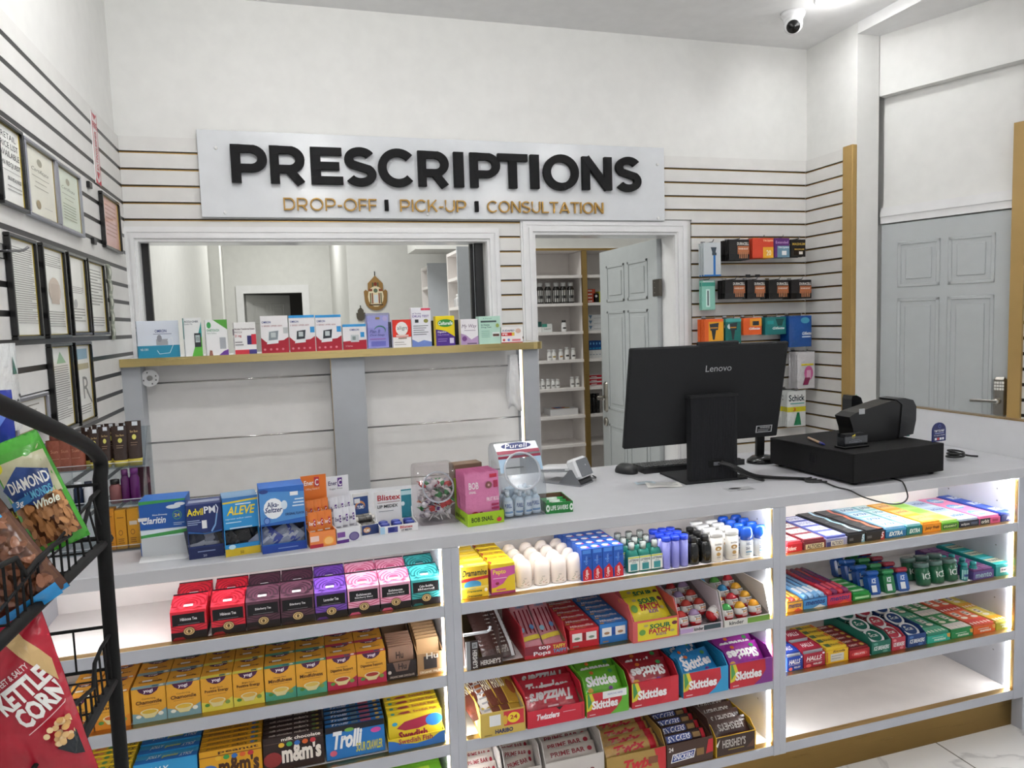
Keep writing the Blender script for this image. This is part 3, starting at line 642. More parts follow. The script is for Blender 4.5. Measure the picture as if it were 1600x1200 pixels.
bxs([('small black box with a round white emblem right of the brass post', 928, SZ[1], .05, .075, '#151515', [('e', .5, .7, .2, .14, '#eeeeee')], 0), ('yellow-green medicine box right of the small black box', 937, SZ[1], .05, .09, '#c4c451', [('r', .2, .2, .8, .5, '#f3f3e6')], 0)])
bxs([('white and blue flat medicine box behind the doorway, %s of three stacked' % n, 918.5, SZ[2], .13, .042, '#e4e7ea', [('p', [(.05, .9), (.3, .9), (.18, .2)], '#6f8fae'), ('r', .4, .3, .9, .36, '#999999')], .0425*i) for i, n in enumerate(('bottom', 'middle', 'top'))])
for i in range(4):
    carton('medicine_box', 'blue medicine box right of the brass post, %s of a row of four' % nth(i, 4), 'medicine box', .026, .1, .075, '#1d4f94', (X(919.5, 500, yy)+.027*i, yy, SZ[3]+.066), F=[('e', .5, .7, .25, .14, '#6fb6e6'), ('r', .1, .1, .9, .25, '#2f9ad0')])
    carton('medicine_box', 'white medicine box under the blue ones, %s of a row of four' % nth(i, 4), 'medicine box', .026, .1, .065, '#e8e9ea', (X(919.5, 500, yy)+.027*i, yy, SZ[3]), F=[('r', .2, .4, .8, .5, '#9aa6b4')])
bxs([('red and white medicine box on the fifth doorway shelf, %s one' % n, 918.5, SZ[4], .11, .03, '#e9e9ea', [('r', 0, .25, 1, .9, '#bf2436'), ('r', .15, .4, .6, .55, '#ffffff')], .0305*i) for i, n in enumerate(('bottom', 'middle', 'top'))])
for i in range(3): pill('dark_bottle', 'black bottle on the sixth doorway shelf beside the door lock, %s' % nth(i, 3), (X(921.5+6*i, 640, yy), yy, SZ[5]), .021, .16, '#0e0e10', '#0e0e10', None, grp)
# ================================================================ LEDGE STOCK
yL = YLd+.02
def lz(px0, px1, ytop, col, lab, d=.07, F=(), L=(), R=(), TT=(), rot=0, dy=0, name='medicine_box', kind='card', parts=None, group=None):
    y = yL+dy; a = X(px0, 530, y); b = X(px1, 530, y); h = at(px0, ytop, 'y', y).z-LED_Z; wd = (b-a)/math.cos(rot)
    return carton(name, lab, 'medicine box', wd, d, h, col, (a, y, LED_Z), rot, F=F, L=L, R=R, TT=TT, kind=kind, group=group)
lz(214.5, 278, 502, '#dfe5ef', 'wide white and teal nebulizer box at the left end of the ledge', .06, rot=math.radians(14), dy=.0,
   F=[('r', 0, 0, 1, .33, '#1f86a5'), ('t', 'OMRON', .42, .68, .7, .76, '#2c3e78', 'b'), ('r', .38, .63, .82, .65, '#8a93a8'), ('r', .44, .34, .72, .5, '#a5a6ac'), ('e', .52, .52, .06, .1, '#8d8f96'), ('l', [(.7, .45), (.82, .55), (.85, .35), (.75, .12), (.5, .1), (.45, .2)], .012, '#eef2f5'), ('t', 'NE-C801', .06, .2, .24, .26, '#ffffff')],
   L=[('r', 0, 0, 1, .33, '#1f86a5'), ('r', .3, .4, .75, .72, '#3d8fa6'), ('r', .2, .8, .8, .85, '#8d9aa5')], TT=[])
lz(288.5, 315, 497, '#f2f3f2', 'tall white and green glucose meter box left of the purple-flecked one', .055, rot=math.radians(12), F=[('p', [(.38, 0), (1, 0), (1, .5), (.75, .5)], '#58ad3b'), ('p', [(.75, .5), (1, .5), (1, .9)], '#2d9a97'), ('t', 'ACCU-CHEK', .02, .88, .85, .93, '#39495a', 'b'), ('t', 'Guide Me', .02, .82, .5, .86, '#6f7c88'), ('r', .56, .24, .94, .6, '#2c2f33'), ('r', .62, .36, .88, .55, '#b9c4c4'), ('t', '103', .66, .4, .84, .5, '#222222')], L=[('r', 0, .45, 1, 1, '#2d9a97'), ('r', .2, .2, .8, .4, '#d7dedb')])
lz(322, 355.5, 500, '#f4f4f4', 'white glucose meter box with a green corner and purple base', .06, rot=math.radians(10), F=[('p', [(.35, 1), (1, .72), (1, 1)], '#55a33a'), ('e', .16, .85, .1, .09, '#3b9b52'), ('t', 'ONETOUCH', .05, .67, .62, .74, '#2f8f63', 'b'), ('t', 'Verio Reflect', .05, .6, .5, .65, '#7d8a84'), ('p', [(.55, 0), (1, 0), (1, .16), (.8, .12)], '#6a3c97'), ('r', .62, .18, .9, .5, '#a9adb3'), ('p', [(.1, 0), (.28, 0), (.25, .14), (.14, .15)], '#8b5a4d')], L=[('r', .2, .3, .8, .6, '#d9dcda')])
lz(366.5, 400, 504, '#f5f4f2', 'white nicotine patch box with red and purple graphics', .06, rot=math.radians(10), F=[('r', 0, 0, 1, .14, '#c93340'), ('r', .65, 0, 1, .14, '#3c3a7c'), ('t', 'Nicotine Transdermal System', .02, .75, .95, .82, '#52262c', 'b'), ('t', 'PATCH', .02, .66, .35, .72, '#52262c'), ('t', '21 mg', .02, .52, .32, .62, '#b7202d', 'b'), ('r', .58, .3, .78, .58, '#31306b'), ('r', .78, .3, 1, .62, '#c52b3c'), ('r', .02, .36, .35, .4, '#999999'), ('r', .02, .28, .4, .32, '#999999')], L=[('r', 0, .6, 1, .8, '#572b5c'), ('r', .2, .2, .8, .5, '#d6d3d8')])
def bpbox(p0, p1, yt, lab, blue, dark):
    lz(p0, p1, yt, '#f3f1f2', lab, .065, F=[('p', [(0, 0), (1, 0), (1, .42), (.82, .34), (.18, .3), (0, .42)], '#a61f31'), ('t', 'OMRON', .05, .8, .38, .86, '#34468a', 'b'), ('t', '5 SERIES UPPER ARM', .05, .71, .78, .75, '#9e3f49'),
      ('r', .82, .52, .99, .68, '#3a9ad9' if blue else '#c4c9c9'), ('p', [(.28, .6), (.68, .64), (.62, .26), (.2, .24)], '#eceff0'), ('p', [(.3, .57), (.64, .6), (.6, .36), (.27, .34)], '#30353c' if dark else '#8c969c'), ('r', .36, .42, .54, .55, '#c3cccc')]+([('r', 0, .93, 1, 1, '#3a9ad9')] if blue else [])+[('e', .12+.22*i, .1, .045, .03, '#d88992') for i in range(4)])
bpbox(408, 451, 494, 'red and white blood pressure monitor box with a grey square', 0, 0)
bpbox(452.5, 492.5, 493, 'red and white blood pressure monitor box with a blue band, left of its twin', 1, 1)
bpbox(494, 534, 492.5, 'red and white blood pressure monitor box with a blue band, right of its twin', 1, 1)
lz(536, 572.5, 507, '#f1eff0', 'short wrist monitor box with a red base right of the tall twins', .065, F=[('p', [(0, 0), (1, 0), (1, .38), (0, .33)], '#a61f31'), ('r', 0, .9, 1, 1, '#3a9ad9'), ('t', 'OMRON', .3, .74, .7, .82, '#34468a', 'b'), ('r', .75, .48, .92, .68, '#3a9ad9'), ('r', .33, .3, .68, .58, '#c9d0d2'), ('r', .4, .38, .54, .52, '#8c9a98'), ('t', '3 Series', .1, .12, .4, .18, '#f0c9ce')])
bk = M('#111214', 'plastic')
mb = MB(); a, b = X(672, 520, yL+.12), X(724, 520, yL+.12); mb.box(a, yL+.115, LED_Z, b, yL+.14, at(700, 500, 'y', yL+.12).z, bk, .003); T(mb.build('plastic_tray'), 'low black tray standing on the ledge behind the yellow and purple box', 'tray')
mb = MB(); a, b = X(605, 520, yL+.10), X(618, 520, yL+.10); mb.box(a, yL+.10, LED_Z, b, yL+.14, at(610, 503, 'y', yL+.10).z, bk, .003); T(mb.build('black_holder'), 'narrow black holder on the ledge behind the red probiotic box', 'holder')
# plan B style clear security case
y = yL; a, b = X(572.5, 530, y), X(610.5, 530, y); h = at(575, 489.5, 'y', y).z-LED_Z
t = thing('medicine_package', 'lavender contraceptive box inside a clear plastic security case', 'medicine box', (a, y, LED_Z)); wd = b-a
mb = MB(); mb.box(.008, .008, .004, wd-.008, .045, h*.93, M('#c8c6ea')); mb.prt(faces(.008, wd-.008, .037, h*.93-.004, .008, .004)['F'], [('r', 0, .62, 1, 1, '#dcdcf4'), ('e', .6, .55, .28, .14, '#53a57e'), ('e', .58, .52, .26, .13, '#c8c6ea'), ('t', 'Plan B', .1, .46, .6, .56, '#474d8d', 'i'), ('t', 'One-Step', .1, .34, .8, .43, '#474d8d', 'i'), ('r', .1, .26, .85, .28, '#c765a5'), ('e', .85, .9, .12, .08, '#f6e9f2'), ('r', .4, .88, .6, .95, '#c7a94f'), ('r', .15, .05, .85, .2, '#8f91cf')]); mb.build('carton', t)
mb = MB(); mb.box(0, 0, 0, wd, .055, h, M('#dfe0f6', 'clear'), .004); mb.build('case', t)
lz(614, 643, 500, '#f4f1ee', 'red and white probiotic box with a round white logo', .05, F=[('r', 0, .38, 1, 1, '#d4301f'), ('e', .5, .68, .33, .25, '#f6f4f0'), ('t', 'align', .24, .6, .78, .78, '#3a5a5c', ''), ('r', .18, .4, .85, .46, '#f0d7cf'), ('r', .3, .32, .75, .36, '#8c6a55'), ('r', .08, .18, .6, .2, '#a9a29c'), ('r', .08, .1, .7, .12, '#a9a29c')], TT=[('r', 0, 0, 1, 1, '#d4301f')])
lz(644, 674.5, 481, '#efeff4', 'tallest white box on the ledge, an at home drug test', .055, F=[('r', .5, .93, .98, .985, '#c23b4f'), ('t', 'at home', .06, .83, .5, .88, '#6b5a8c'), ('t', 'DRUG TEST', .06, .75, .9, .81, '#6a4f9a', 'b'), ('r', .18, .62, .36, .7, '#2b3034'), ('e', .74, .66, .12, .05, '#8b8a3f')]+[('r', .08, .53-.055*i, .85-.1*(i % 3), .545-.055*i, '#55565e') for i in range(5)]+[('p', [(0, 0), (1, 0), (1, .12), (.6, .17), (.3, .12), (0, .2)], '#6f87c6')])
lz(681.5, 711, 494, '#ecd21a', 'yellow and purple probiotic box with a green oval', .055, F=[('p', [(0, 0), (1, 0), (1, .3), (.5, .5), (0, .56)], '#4c2a86'), ('e', .52, .76, .42, .13, '#2f8d3e'), ('t', 'Culturelle', .14, .7, .9, .82, '#ffffff', 'bi'), ('t', 'Digestive', .1, .42, .55, .5, '#ffffff', 'b'), ('t', 'Daily Probiotic', .1, .34, .7, .39, '#d9c8f0'), ('r', .72, .08, .94, .26, '#ddd7ea'), ('r', .1, .22, .6, .24, '#a58dd0'), ('r', .1, .15, .55, .17, '#a58dd0')])
lz(720.5, 747.5, 499, '#f3f0f3', 'white and mauve contraceptive box leaning between two greenish boxes', .05, F=[('p', [(0, 0), (1, 0), (1, .35), (.6, .2), (.3, .38), (0, .45)], '#b79ac2'), ('t', 'My Way', .06, .62, .92, .8, '#6b4f6e', 'i'), ('r', .2, .55, .85, .57, '#9b8ba0'), ('e', .2, .24, .14, .1, '#7c4d8c'), ('r', .35, .03, .9, .07, '#5f5364')])
lz(748.5, 782.5, 494.5, '#b9dccb', 'mint green in home drug test box near the right end of the ledge', .055, F=[('r', .1, .78, .82, .84, '#3b4b4a'), ('t', 'In Home', .12, .66, .5, .72, '#35605a', 'b'), ('t', 'Drug Test', .12, .57, .58, .63, '#35605a', 'b'), ('t', '4 Panel', .2, .9, .6, .94, '#54897c'), ('r', .62, .25, .95, .42, '#e8f2ee'), ('r', .64, .27, .93, .36, '#5b4035'), ('e', .86, .66, .08, .07, '#9db35a')]+[('r', .12, .46-.07*i, .5, .475-.07*i, '#6aa494') for i in range(4)])
lz(783.5, 816.5, 511.5, '#f4f1f0', 'small white and red sinus medicine box at the right end of the ledge', .055, F=[('t', 'SUDAFED', .04, .72, .62, .84, '#333a6b', 'bi'), ('r', .0, .45, .5, .66, '#cf2e2e'), ('r', .5, .45, .62, .66, '#e8c54a'), ('e', .8, .75, .13, .15, '#d9b8a8'), ('t', 'PE', .06, .5, .3, .62, '#ffffff', 'b'), ('r', .0, .0, 1, .06, '#b73a46'), ('e', .12, .2, .06, .08, '#c84a4a'), ('e', .34, .2, .06, .08, '#5b6ab0'), ('r', .5, .12, .9, .24, '#d47d86')])
# ================================================================ LEFT WALL: framed certificates
def wf(pts, fr, lab, paper='#f1f1ec', prints=(), name='picture_frame', fw=.011, side=None):
    q = [at(a, b, 'x', XL+.03) for a, b in pts]
    y0, y1 = (q[0].y+q[3].y)/2, (q[1].y+q[2].y)/2; z1 = (q[0].z+q[1].z)/2; z0 = (q[2].z+q[3].z)/2; y0 = max(y0, .8)
    w_, h_ = y1-y0, z1-z0; t = thing(name, lab, 'picture frame', (XL+.0155, y0, z0), PI/2)   # local x -> +Y, local -y -> +X
    m, gd = fr; mb = MB(); mb.box(0, -.016, 0, w_, 0, fw, m, .002); mb.box(0, -.016, h_-fw, w_, 0, h_, m, .002); mb.box(0, -.016, fw, fw, 0, h_-fw, m, .002); mb.box(w_-fw, -.016, fw, w_, 0, h_-fw, m, .002)
    mb.build('frame', t)
    mb = MB(); f = fw; k = .003
    for a in ((f, f, w_-f, f+k), (f, h_-f-k, w_-f, h_-f), (f, f+k, f+k, h_-f-k), (w_-f-k, f+k, w_-f, h_-f-k)): mb.box(a[0], -.0085, a[1], a[2], -.006, a[3], gd)
    mb.build('inner_trim', t)
    mb = MB(); mb.box(f+k, -.006, f+k, w_-f-k, -.002, h_-f-k, M(paper, 'gloss')); mb.prt(flat((f+k, -.006, f+k), (w_-2*f-2*k, 0, 0), (0, 0, h_-2*f-2*k)), list(prints), kind='gloss'); mb.build('document', t)
    return t
def lines(u0, u1, v0, v1, n, col='#8f8f8c'):
    r = random.Random(n*7+int(u0*10)); return [('r', u0, v1-(v1-v0)*i/n, u0+(u1-u0)*(1-.35*r.random()*(i % 4 == 3)), v1-(v1-v0)*i/n+(v1-v0)/n*.32, col) for i in range(n)]
bf = (M('#161616', 'gloss'), M('#a8933c', 'metal')); sf_ = (M('#a9abb5', 'metal'), M('#9a8b62', 'metal'))
wf([(0, 180), (35, 207), (46.7, 334), (0, 315)], bf, 'black framed notice reading retail price list available, largest on the wall', prints=[('t', 'RETAIL', .2, .85, .85, .93, '#4a4a4a'), ('t', 'PRICE LIST', .05, .73, .92, .81, '#4a4a4a'), ('t', 'AVAILABLE', .08, .61, .95, .69, '#4a4a4a'), ('t', 'ON REQUEST', .05, .47, .97, .55, '#4a4a4a'), ('r', .05, .42, .97, .426, '#777777'), ('t', 'DRUG RETAIL PRICES', .35, .3, .95, .35, '#4a4a4a', 'b'), ('r', .3, .22, .95, .23, '#888888'), ('r', .3, .17, .95, .18, '#888888')])
cert = [('e', .5, .82, .09, .06, '#9c9a88'), ('t', 'Certificate', .2, .66, .8, .72, '#7d7c72', 'i'), ('r', .2, .58, .8, .59, '#9a998f'), ('r', .3, .5, .7, .51, '#9a998f'), ('r', .25, .42, .75, .43, '#9a998f'), ('e', .35, .16, .08, .07, '#8f7f5a'), ('r', .55, .15, .85, .155, '#777777')]
wf([(36, 208), (87, 248), (97, 358), (50, 335)], sf_, 'silver framed cream certificate beside the retail price notice', '#e3e2d3', cert)
wf([(88, 249), (126, 275), (133, 370), (98, 358.5)], sf_, 'silver framed greenish certificate right of the cream one', '#d5dfcd', cert[:4]+lines(.2, .8, .1, .4, 6, '#a0a894'))
wf([(160, 298), (187, 318), (192, 397), (165, 386)], bf, 'small black framed pink certificate in the top corner by the window', '#dfb3a9', lines(.2, .85, .15, .85, 8, '#b98a80'))
wf([(13, 360), (58, 378), (69, 530), (28, 532)], bf, 'black framed page of dense print, leftmost of the middle row', prints=lines(.08, .94, .1, .92, 34))
wf([(67, 378), (104, 392), (110, 527), (77, 530)], bf, 'black framed document with a faint brown drawing in the middle row', prints=lines(.1, .9, .78, .93, 6)+[('e', .5, .52, .3, .16, '#c9b8aa'), ('r', .3, .36, .7, .6, '#bfae a0'.replace(' ', ''))]+lines(.1, .9, .06, .26, 7))
wf([(107, 393), (137, 403), (142, 523), (117, 525)], bf, 'black framed mostly blank certificate, third of the middle row', prints=lines(.15, .85, .5, .6, 4)+lines(.15, .85, .1, .3, 5)+[('e', .3, .38, .1, .06, '#b8b8b8')])
wf([(138.5, 403), (165, 413), (170, 522), (145, 525)], bf, 'black framed letter beside the strip of play banknotes', prints=lines(.12, .88, .35, .9, 12)+lines(.12, .88, .05, .2, 4))
wf([(78, 537), (113, 535), (123, 667), (92, 678)], bf, 'black framed printed page with a green block in the lower row', prints=[('p', [(.3, .8), (.8, .8), (.5, .95)], '#9dbf9a')]+lines(.1, .9, .08, .76, 24))
wf([(117, 535), (143, 533), (153, 655), (128, 665)], bf, 'black framed sheet with a large prescription symbol in the lower row', prints=[('r', .15, .82, .85, .96, '#9fb7c6'), ('r', .1, .68, .9, .76, '#b6b39c'), ('t', 'R', .4, .28, .85, .58, '#9a9a98'), ('l', [(.62, .38), (.95, .2)], .04, '#9a9a98')]+lines(.15, .85, .05, .18, 4))
wf([(20, 624), (77, 612), (80, 670), (32, 687)], sf_, 'silver framed certificate low on the wall above the wire rack', '#e9e8e3', [('r', .2, .8, .8, .84, '#99968c'), ('t', 'License', .3, .6, .7, .7, '#8a877d', 'i'), ('e', .5, .35, .08, .1, '#b3ad98'), ('r', .2, .5, .8, .52, '#aaa69c')], name='picture_frame')
# fire extinguisher arrow sign, money strip, hook and brackets
a, b = at(139, 168, 'x', XL+.02), at(157, 290, 'x', XL+.02); w_, h_ = .08, a.z-b.z
mb = MB(); mb.box(0, -.004, 0, w_, 0, h_, M('#f0efee', 'gloss')); mb.prt(flat((0, -.004, 0), (w_, 0, 0), (0, 0, h_)), [('r', 0, 0, .08, 1, '#b5283c'), ('r', .92, 0, 1, 1, '#b5283c'), ('p', [(0, 0), (1, 0), (1, .08), (.5, .02), (0, .08)], '#b5283c'), ('p', [(.1, .97), (.9, .97), (.5, .89)], '#b5283c'), ('t', 'FIRE', .12, .77, .88, .86, '#b5283c', 'b'), ('t', 'EXTINGUISHER', .3, .2, .7, .74, '#b5283c', 'bv'), ('p', [(.2, .17), (.8, .17), (.5, .06)], '#b5283c')])
T(mb.build('fire_sign', None, (XL+.016, (a.y+b.y)/2-.02, b.z), PI/2), 'narrow red and white fire extinguisher arrow sign high on the left wall', 'sign')
a, b = at(172, 414, 'x', XL+.02), at(175, 531, 'x', XL+.02); n = 5; h_ = (a.z-b.z)
mb = MB(); mb.grid(lambda u, v: Vector(((u-.5)*.062+.006*math.sin(v*3), -.003-.004*math.sin(v*PI*5)**2, v*h_)), 4, 24, M('#b9bbab'))
mb.prt(lambda u, v, o: Vector(((u-.5)*.062+.006*math.sin(v*3), -.0036-.004*math.sin(v*PI*5)**2-o, v*h_)), [q for i in range(n) for q in (('r', .08, (i+.05)/n, .92, (i+.95)/n, '#8f9685'), ('e', .5, (i+.5)/n, .22, .055, '#d2d3c6'), ('t', '1', .15, (i+.78)/n, .25, (i+.9)/n, '#3e4a3a', 'b'))], n=6)
T(mb.build('banknote_strip', None, (XL+.016, (a.y+b.y)/2, b.z), PI/2), 'hanging strip of grey-green banknote prints on the left wall by the window', 'paper strip')
hk = M('#9a9a9c', 'chrome')
a = at(2, 392, 'x', XL+.02); mb = MB(); mb.tube([(0, 0, 0), (.045, 0, 0), (.055, 0, .003), (.064, 0, .01)], .0035, hk, 8); mb.box(-.002, -.02, -.02, .004, .02, .02, hk, .002); T(mb.build('display_hook', None, (XL+.018, a.y, a.z)), 'chrome display hook sticking out of the left wall beside the framed pages', 'hook')
for i, (px, py, s) in enumerate(((139, 289, .02), (146, 377, .02), (3, 552, .02))):
    a = at(px, py, 'x', XL+.02); mb = MB(); mb.box(0, -s, -s*.6, .012, s, s*.6, blk, .002); T(mb.build('wall_bracket', None, (XL+.0155, a.y, a.z)), ('small black bracket under the fire extinguisher sign', 'small black bracket just left of the pink certificate', 'small black bracket at the left edge below the dense page')[i], 'bracket')
a = at(4, 600, 'x', XL+.03); mb = pillow(.16, .22, .02, '#e6e8e8', [('t', 'po3', .5, .2, .95, .42, '#1c2530', 'b'), ('p', [(.6, .65), (.8, .65), (.7, .85)], '#1c6a5a')]); T(mb.build('hanging_pouch', None, (XL+.045, a.y-.02, a.z-.12), PI/2), 'white pouch with dark lettering hanging at the left edge of the photo', 'pouch')
# ================================================================ PEGBOARD STOCK ON THE BACK WALL
def bk_at(px, py): return at(px, py, 'y', D-.02)
def peg(px, py, dep, lab, grp='chrome display hooks on the back slatwall'):
    a = bk_at(px, py); mb = MB(); mb.tube([(0, 0, 0), (0, -dep, 0), (0, -dep-.012, .012)], .0028, hk, 6); mb.box(-.014, -.003, -.012, .014, 0, .012, hk, .001)
    o = mb.build('display_hook', None, (a.x, D-.0155, a.z)); T(o, lab, 'hook', grp); return a
def hang(px0, py0, px1, py1, n, dep, col, lab, F, name, cat, grp, th=.008, kind='card', bag=0, pitch=None, hl='chrome hook of the %s'):
    """n packs hanging one behind another; pixel box of the front pack"""
    yf = D-.02-dep; a, b = at(px0, py0, 'y', yf), at(px1, py1, 'y', yf); w_, h_ = b.x-a.x, a.z-b.z; p = pitch or (dep-.02)/max(1, n)
    root = None
    for i in range(n):
        L = (lab+(', %s from the front' % ORD[i] if n > 1 else '')); loc = ((a.x+b.x)/2+.0015*((i*7) % 3-1), yf+p*i, b.z)
        if root is None:
            if bag: mb = pillow(w_, h_, th*1.3, col, F, kind='film')
            else:
                mb = MB(); mb.box(-w_/2, 0, 0, w_/2, th, h_, M(col, kind), .001); mb.prt(flat((-w_/2, 0, 0), (w_, 0, 0), (0, 0, h_)), F, kind='gloss')
            root = mb.build(name, None, loc); T(root, L, cat, grp)
        else: dup(root, loc, label=L)
    m = MB(); m.tube([(0, 0, 0), (0, -dep-.005, 0), (0, -dep-.015, .012)], .0028, hk, 6); m.box(-.014, -.003, -.012, .014, 0, .012, hk, .001)
    o = m.build('display_hook', None, ((a.x+b.x)/2, D-.0155, a.z+.004)); T(o, hl % lab, 'hook', 'chrome display hooks on the back slatwall')
def duracell(q='#b5602f'): return [('r', 0, 0, 1, .3, '#1b1a1b'), ('r', .42, .28, 1, .68, '#b06a45'), ('t', 'DURACELL', .4, .72, .98, .86, '#e8e6e2', 'b'), ('r', .44, .3, .98, .36, '#8a4a2b')]+[('r', .5+.09*i, .08, .56+.09*i, .4, '#a9714f') for i in range(5)]+[('t', 'POWER BOOST', .46, .5, .94, .58, '#f0e2d4', 'b')]
bg = 'battery packs on the back slatwall'
G = [('t', 'Gillette', .2, .05, .9, .17, '#f2f4f4', 'bi')]
hang(1100, 379, 1127, 431, 3, .10, '#c6cccf', 'grey and blue razor pack, top peg row', [('p', [(.4, .86), (.75, .86), (.68, .7), (.5, .7)], '#3e4a55'), ('r', .55, .02, .68, .66, '#2e74c0'), ('r', .48, .62, .74, .7, '#3b4753'), ('r', 0, 0, 1, .04, '#2e74c0')], 'razor_pack', 'razor', 'razor packs in the top peg row')
hang(1097, 438, 1118, 484, 2, .07, '#8fcab9', 'mint green razor pack below the grey razor packs', [('r', 0, .8, 1, .92, '#3f9f8c'), ('r', .3, .1, .6, .7, '#d4ece5'), ('r', .4, .15, .5, .65, '#4f5f60'), ('r', .1, .94, .9, .98, '#e8f3f0')], 'razor_pack', 'razor', 'mint razor packs')
hang(1139.5, 374, 1171, 406, 5, .12, '#1d1b1c', 'black and copper battery pack in the top peg row', duracell(), 'battery_pack', 'batteries', bg)
cond = 'small boxes hanging in the top peg row'
def cbox(t, c1, c2): return [('r', 0, .55, 1, 1, c1), ('r', 0, 0, 1, .55, c2), ('t', t, .1, .68, .9, .85, '#f4e9d8', 'b'), ('e', .7, .28, .14, .14, '#f2c9a5')]
hang(1176, 372, 1209, 403, 6, .12, '#c9442a', 'orange and yellow packet, top peg row', [('r', .5, 0, 1, .55, '#e0a52d'), ('t', 'TROJAN', .5, .8, .98, .92, '#f7d9a8', 'b'), ('t', '20', .66, .12, .88, .4, '#f4e6c0', 'b')], 'packet', 'packet', cond)
hang(1210, 372, 1234, 402, 3, .12, '#5a2a6e', 'purple and grey blue packet in the top peg row', [('r', .2, 0, 1, .6, '#6f93a6'), ('t', 'TROJAN', .25, .45, .95, .56, '#e2edf2', 'b'), ('r', .5, .12, .8, .34, '#e9e9e9'), ('t', 'Extended', .1, .72, .9, .85, '#d9b6e4')], 'packet', 'packet', cond)
hang(1236, 374, 1259, 401, 3, .12, '#1a1717', 'black and gold packet ending the top peg row', [('t', 'MAGNUM', .1, .66, .95, .8, '#c8a64a', 'b'), ('r', .2, .1, .9, .5, '#2a2320'), ('t', 'MAGNUM', .25, .38, .9, .48, '#c8a64a', 'b'), ('r', .55, .14, .8, .3, '#e7e4dd')], 'packet', 'packet', cond)
for i, (a, b, n) in enumerate(((1133.5, 1164.5, 6), (1168, 1196, 2), (1202, 1232.5, 7), (1237, 1268, 7))):
    hang(a, 437.5, b, 466, n, .11, '#1d1b1c', 'black and copper battery pack, second peg row, %s' % ('first bunch', 'second bunch', 'third bunch', 'last bunch')[i], duracell(), 'battery_pack', 'batteries', bg)
rz = [('p', [(.25, .82), (.75, .86), (.7, .6), (.3, .58)], '#2c3338'), ('p', [(.35, .6), (.6, .6), (.52, .25), (.42, .25)], '#22282c'), ('r', .3, .66, .68, .7, '#d6902b')]
rg = 'razor packs in the third peg row'
hang(1101.5, 499, 1131, 541, 5, .11, '#e4662a', 'tall orange and yellow razor pack, third peg row', [('r', .2, 0, 1, .9, '#e9a41f')]+rz+G, 'razor_pack', 'razor', rg)
hang(1134, 498, 1158.5, 541, 2, .09, '#1d6f68', 'tall teal razor pack beside the tall orange ones', [('r', 0, .88, 1, 1, '#49a9a3'), ('e', .25, .72, .14, .09, '#cfe0df')]+rz+G, 'razor_pack', 'razor', rg)
hang(1162, 497, 1190.5, 522.5, 3, .1, '#dd5e27', 'short orange razor cartridge pack in the third peg row', [('r', .35, .5, 1, .95, '#e8992a'), ('r', .5, .55, .85, .8, '#2a2f33'), ('t', 'Gillette', .3, .3, .9, .44, '#ffffff', 'bi')], 'razor_pack', 'razor', rg)
hang(1196, 496, 1228.5, 522, 4, .1, '#1b6d6d', 'short teal razor cartridge pack in the third peg row', [('p', [(.5, .9), (.9, .9), (.8, .5), (.6, .5)], '#15403f'), ('t', 'Gillette', .35, .3, .92, .44, '#ffffff', 'bi'), ('r', .1, .6, .4, .8, '#2f9490')], 'razor_pack', 'razor', rg)
hang(1233, 494, 1268, 541, 5, .12, '#1a4c92', 'glossy blue razor bag in the third peg row', [('e', .7, .85, .2, .1, '#3f8fae'), ('t', 'Gillette', .55, .38, .98, .48, '#e6eef6', 'bi'), ('r', .55, .3, .95, .34, '#c9dcec')], 'razor_bag', 'razor', rg, bag=1)
hang(1246, 550.5, 1273, 606, 4, .12, '#cdcbcd', 'white and pink razor bag in the fourth peg row', [('e', .62, .42, .26, .2, '#c45c92'), ('r', .5, .28, .75, .5, '#d9a7c2'), ('r', .2, .63, .9, .68, '#d9c53c'), ('p', [(.3, .1), (.6, .1), (.7, .3), (.4, .3)], '#7f1f4a'), ('t', 'Quattro', .3, .76, .9, .84, '#8c6f86', 'bi')], 'razor_bag', 'razor', 'razor bags in the lower peg rows', bag=1)
hang(1230, 612, 1259, 665, 5, .12, '#d7dad8', 'white, yellow and green razor bag, lowest peg row', [('t', 'Schick', .08, .72, .92, .9, '#1d2733', 'b'), ('r', .0, .42, 1, .56, '#cdc326'), ('p', [(.35, .04), (.75, .04), (.62, .4), (.5, .4)], '#1f7a4f'), ('r', .15, .64, .9, .67, '#5fa39a'), ('t', '3', .3, .44, .42, .54, '#c9442a', 'b')], 'razor_bag', 'razor', 'razor bags in the lower peg rows', bag=1)
# two black clip tags above the second row
for i, px in enumerate((1169, 1184)):
    a = at(px, 431, 'y', D-.1); mb = MB(); mb.box(-.016, 0, -.008, .016, .004, .008, blk, .001); mb.box(-.005, .004, -.004, .005, .078, .0, blk); T(mb.build('shelf_tag_holder', None, (a.x, D-.1, a.z)), ('left' if i == 0 else 'right')+' black price tag holder above the second battery bunch', 'tag holder')
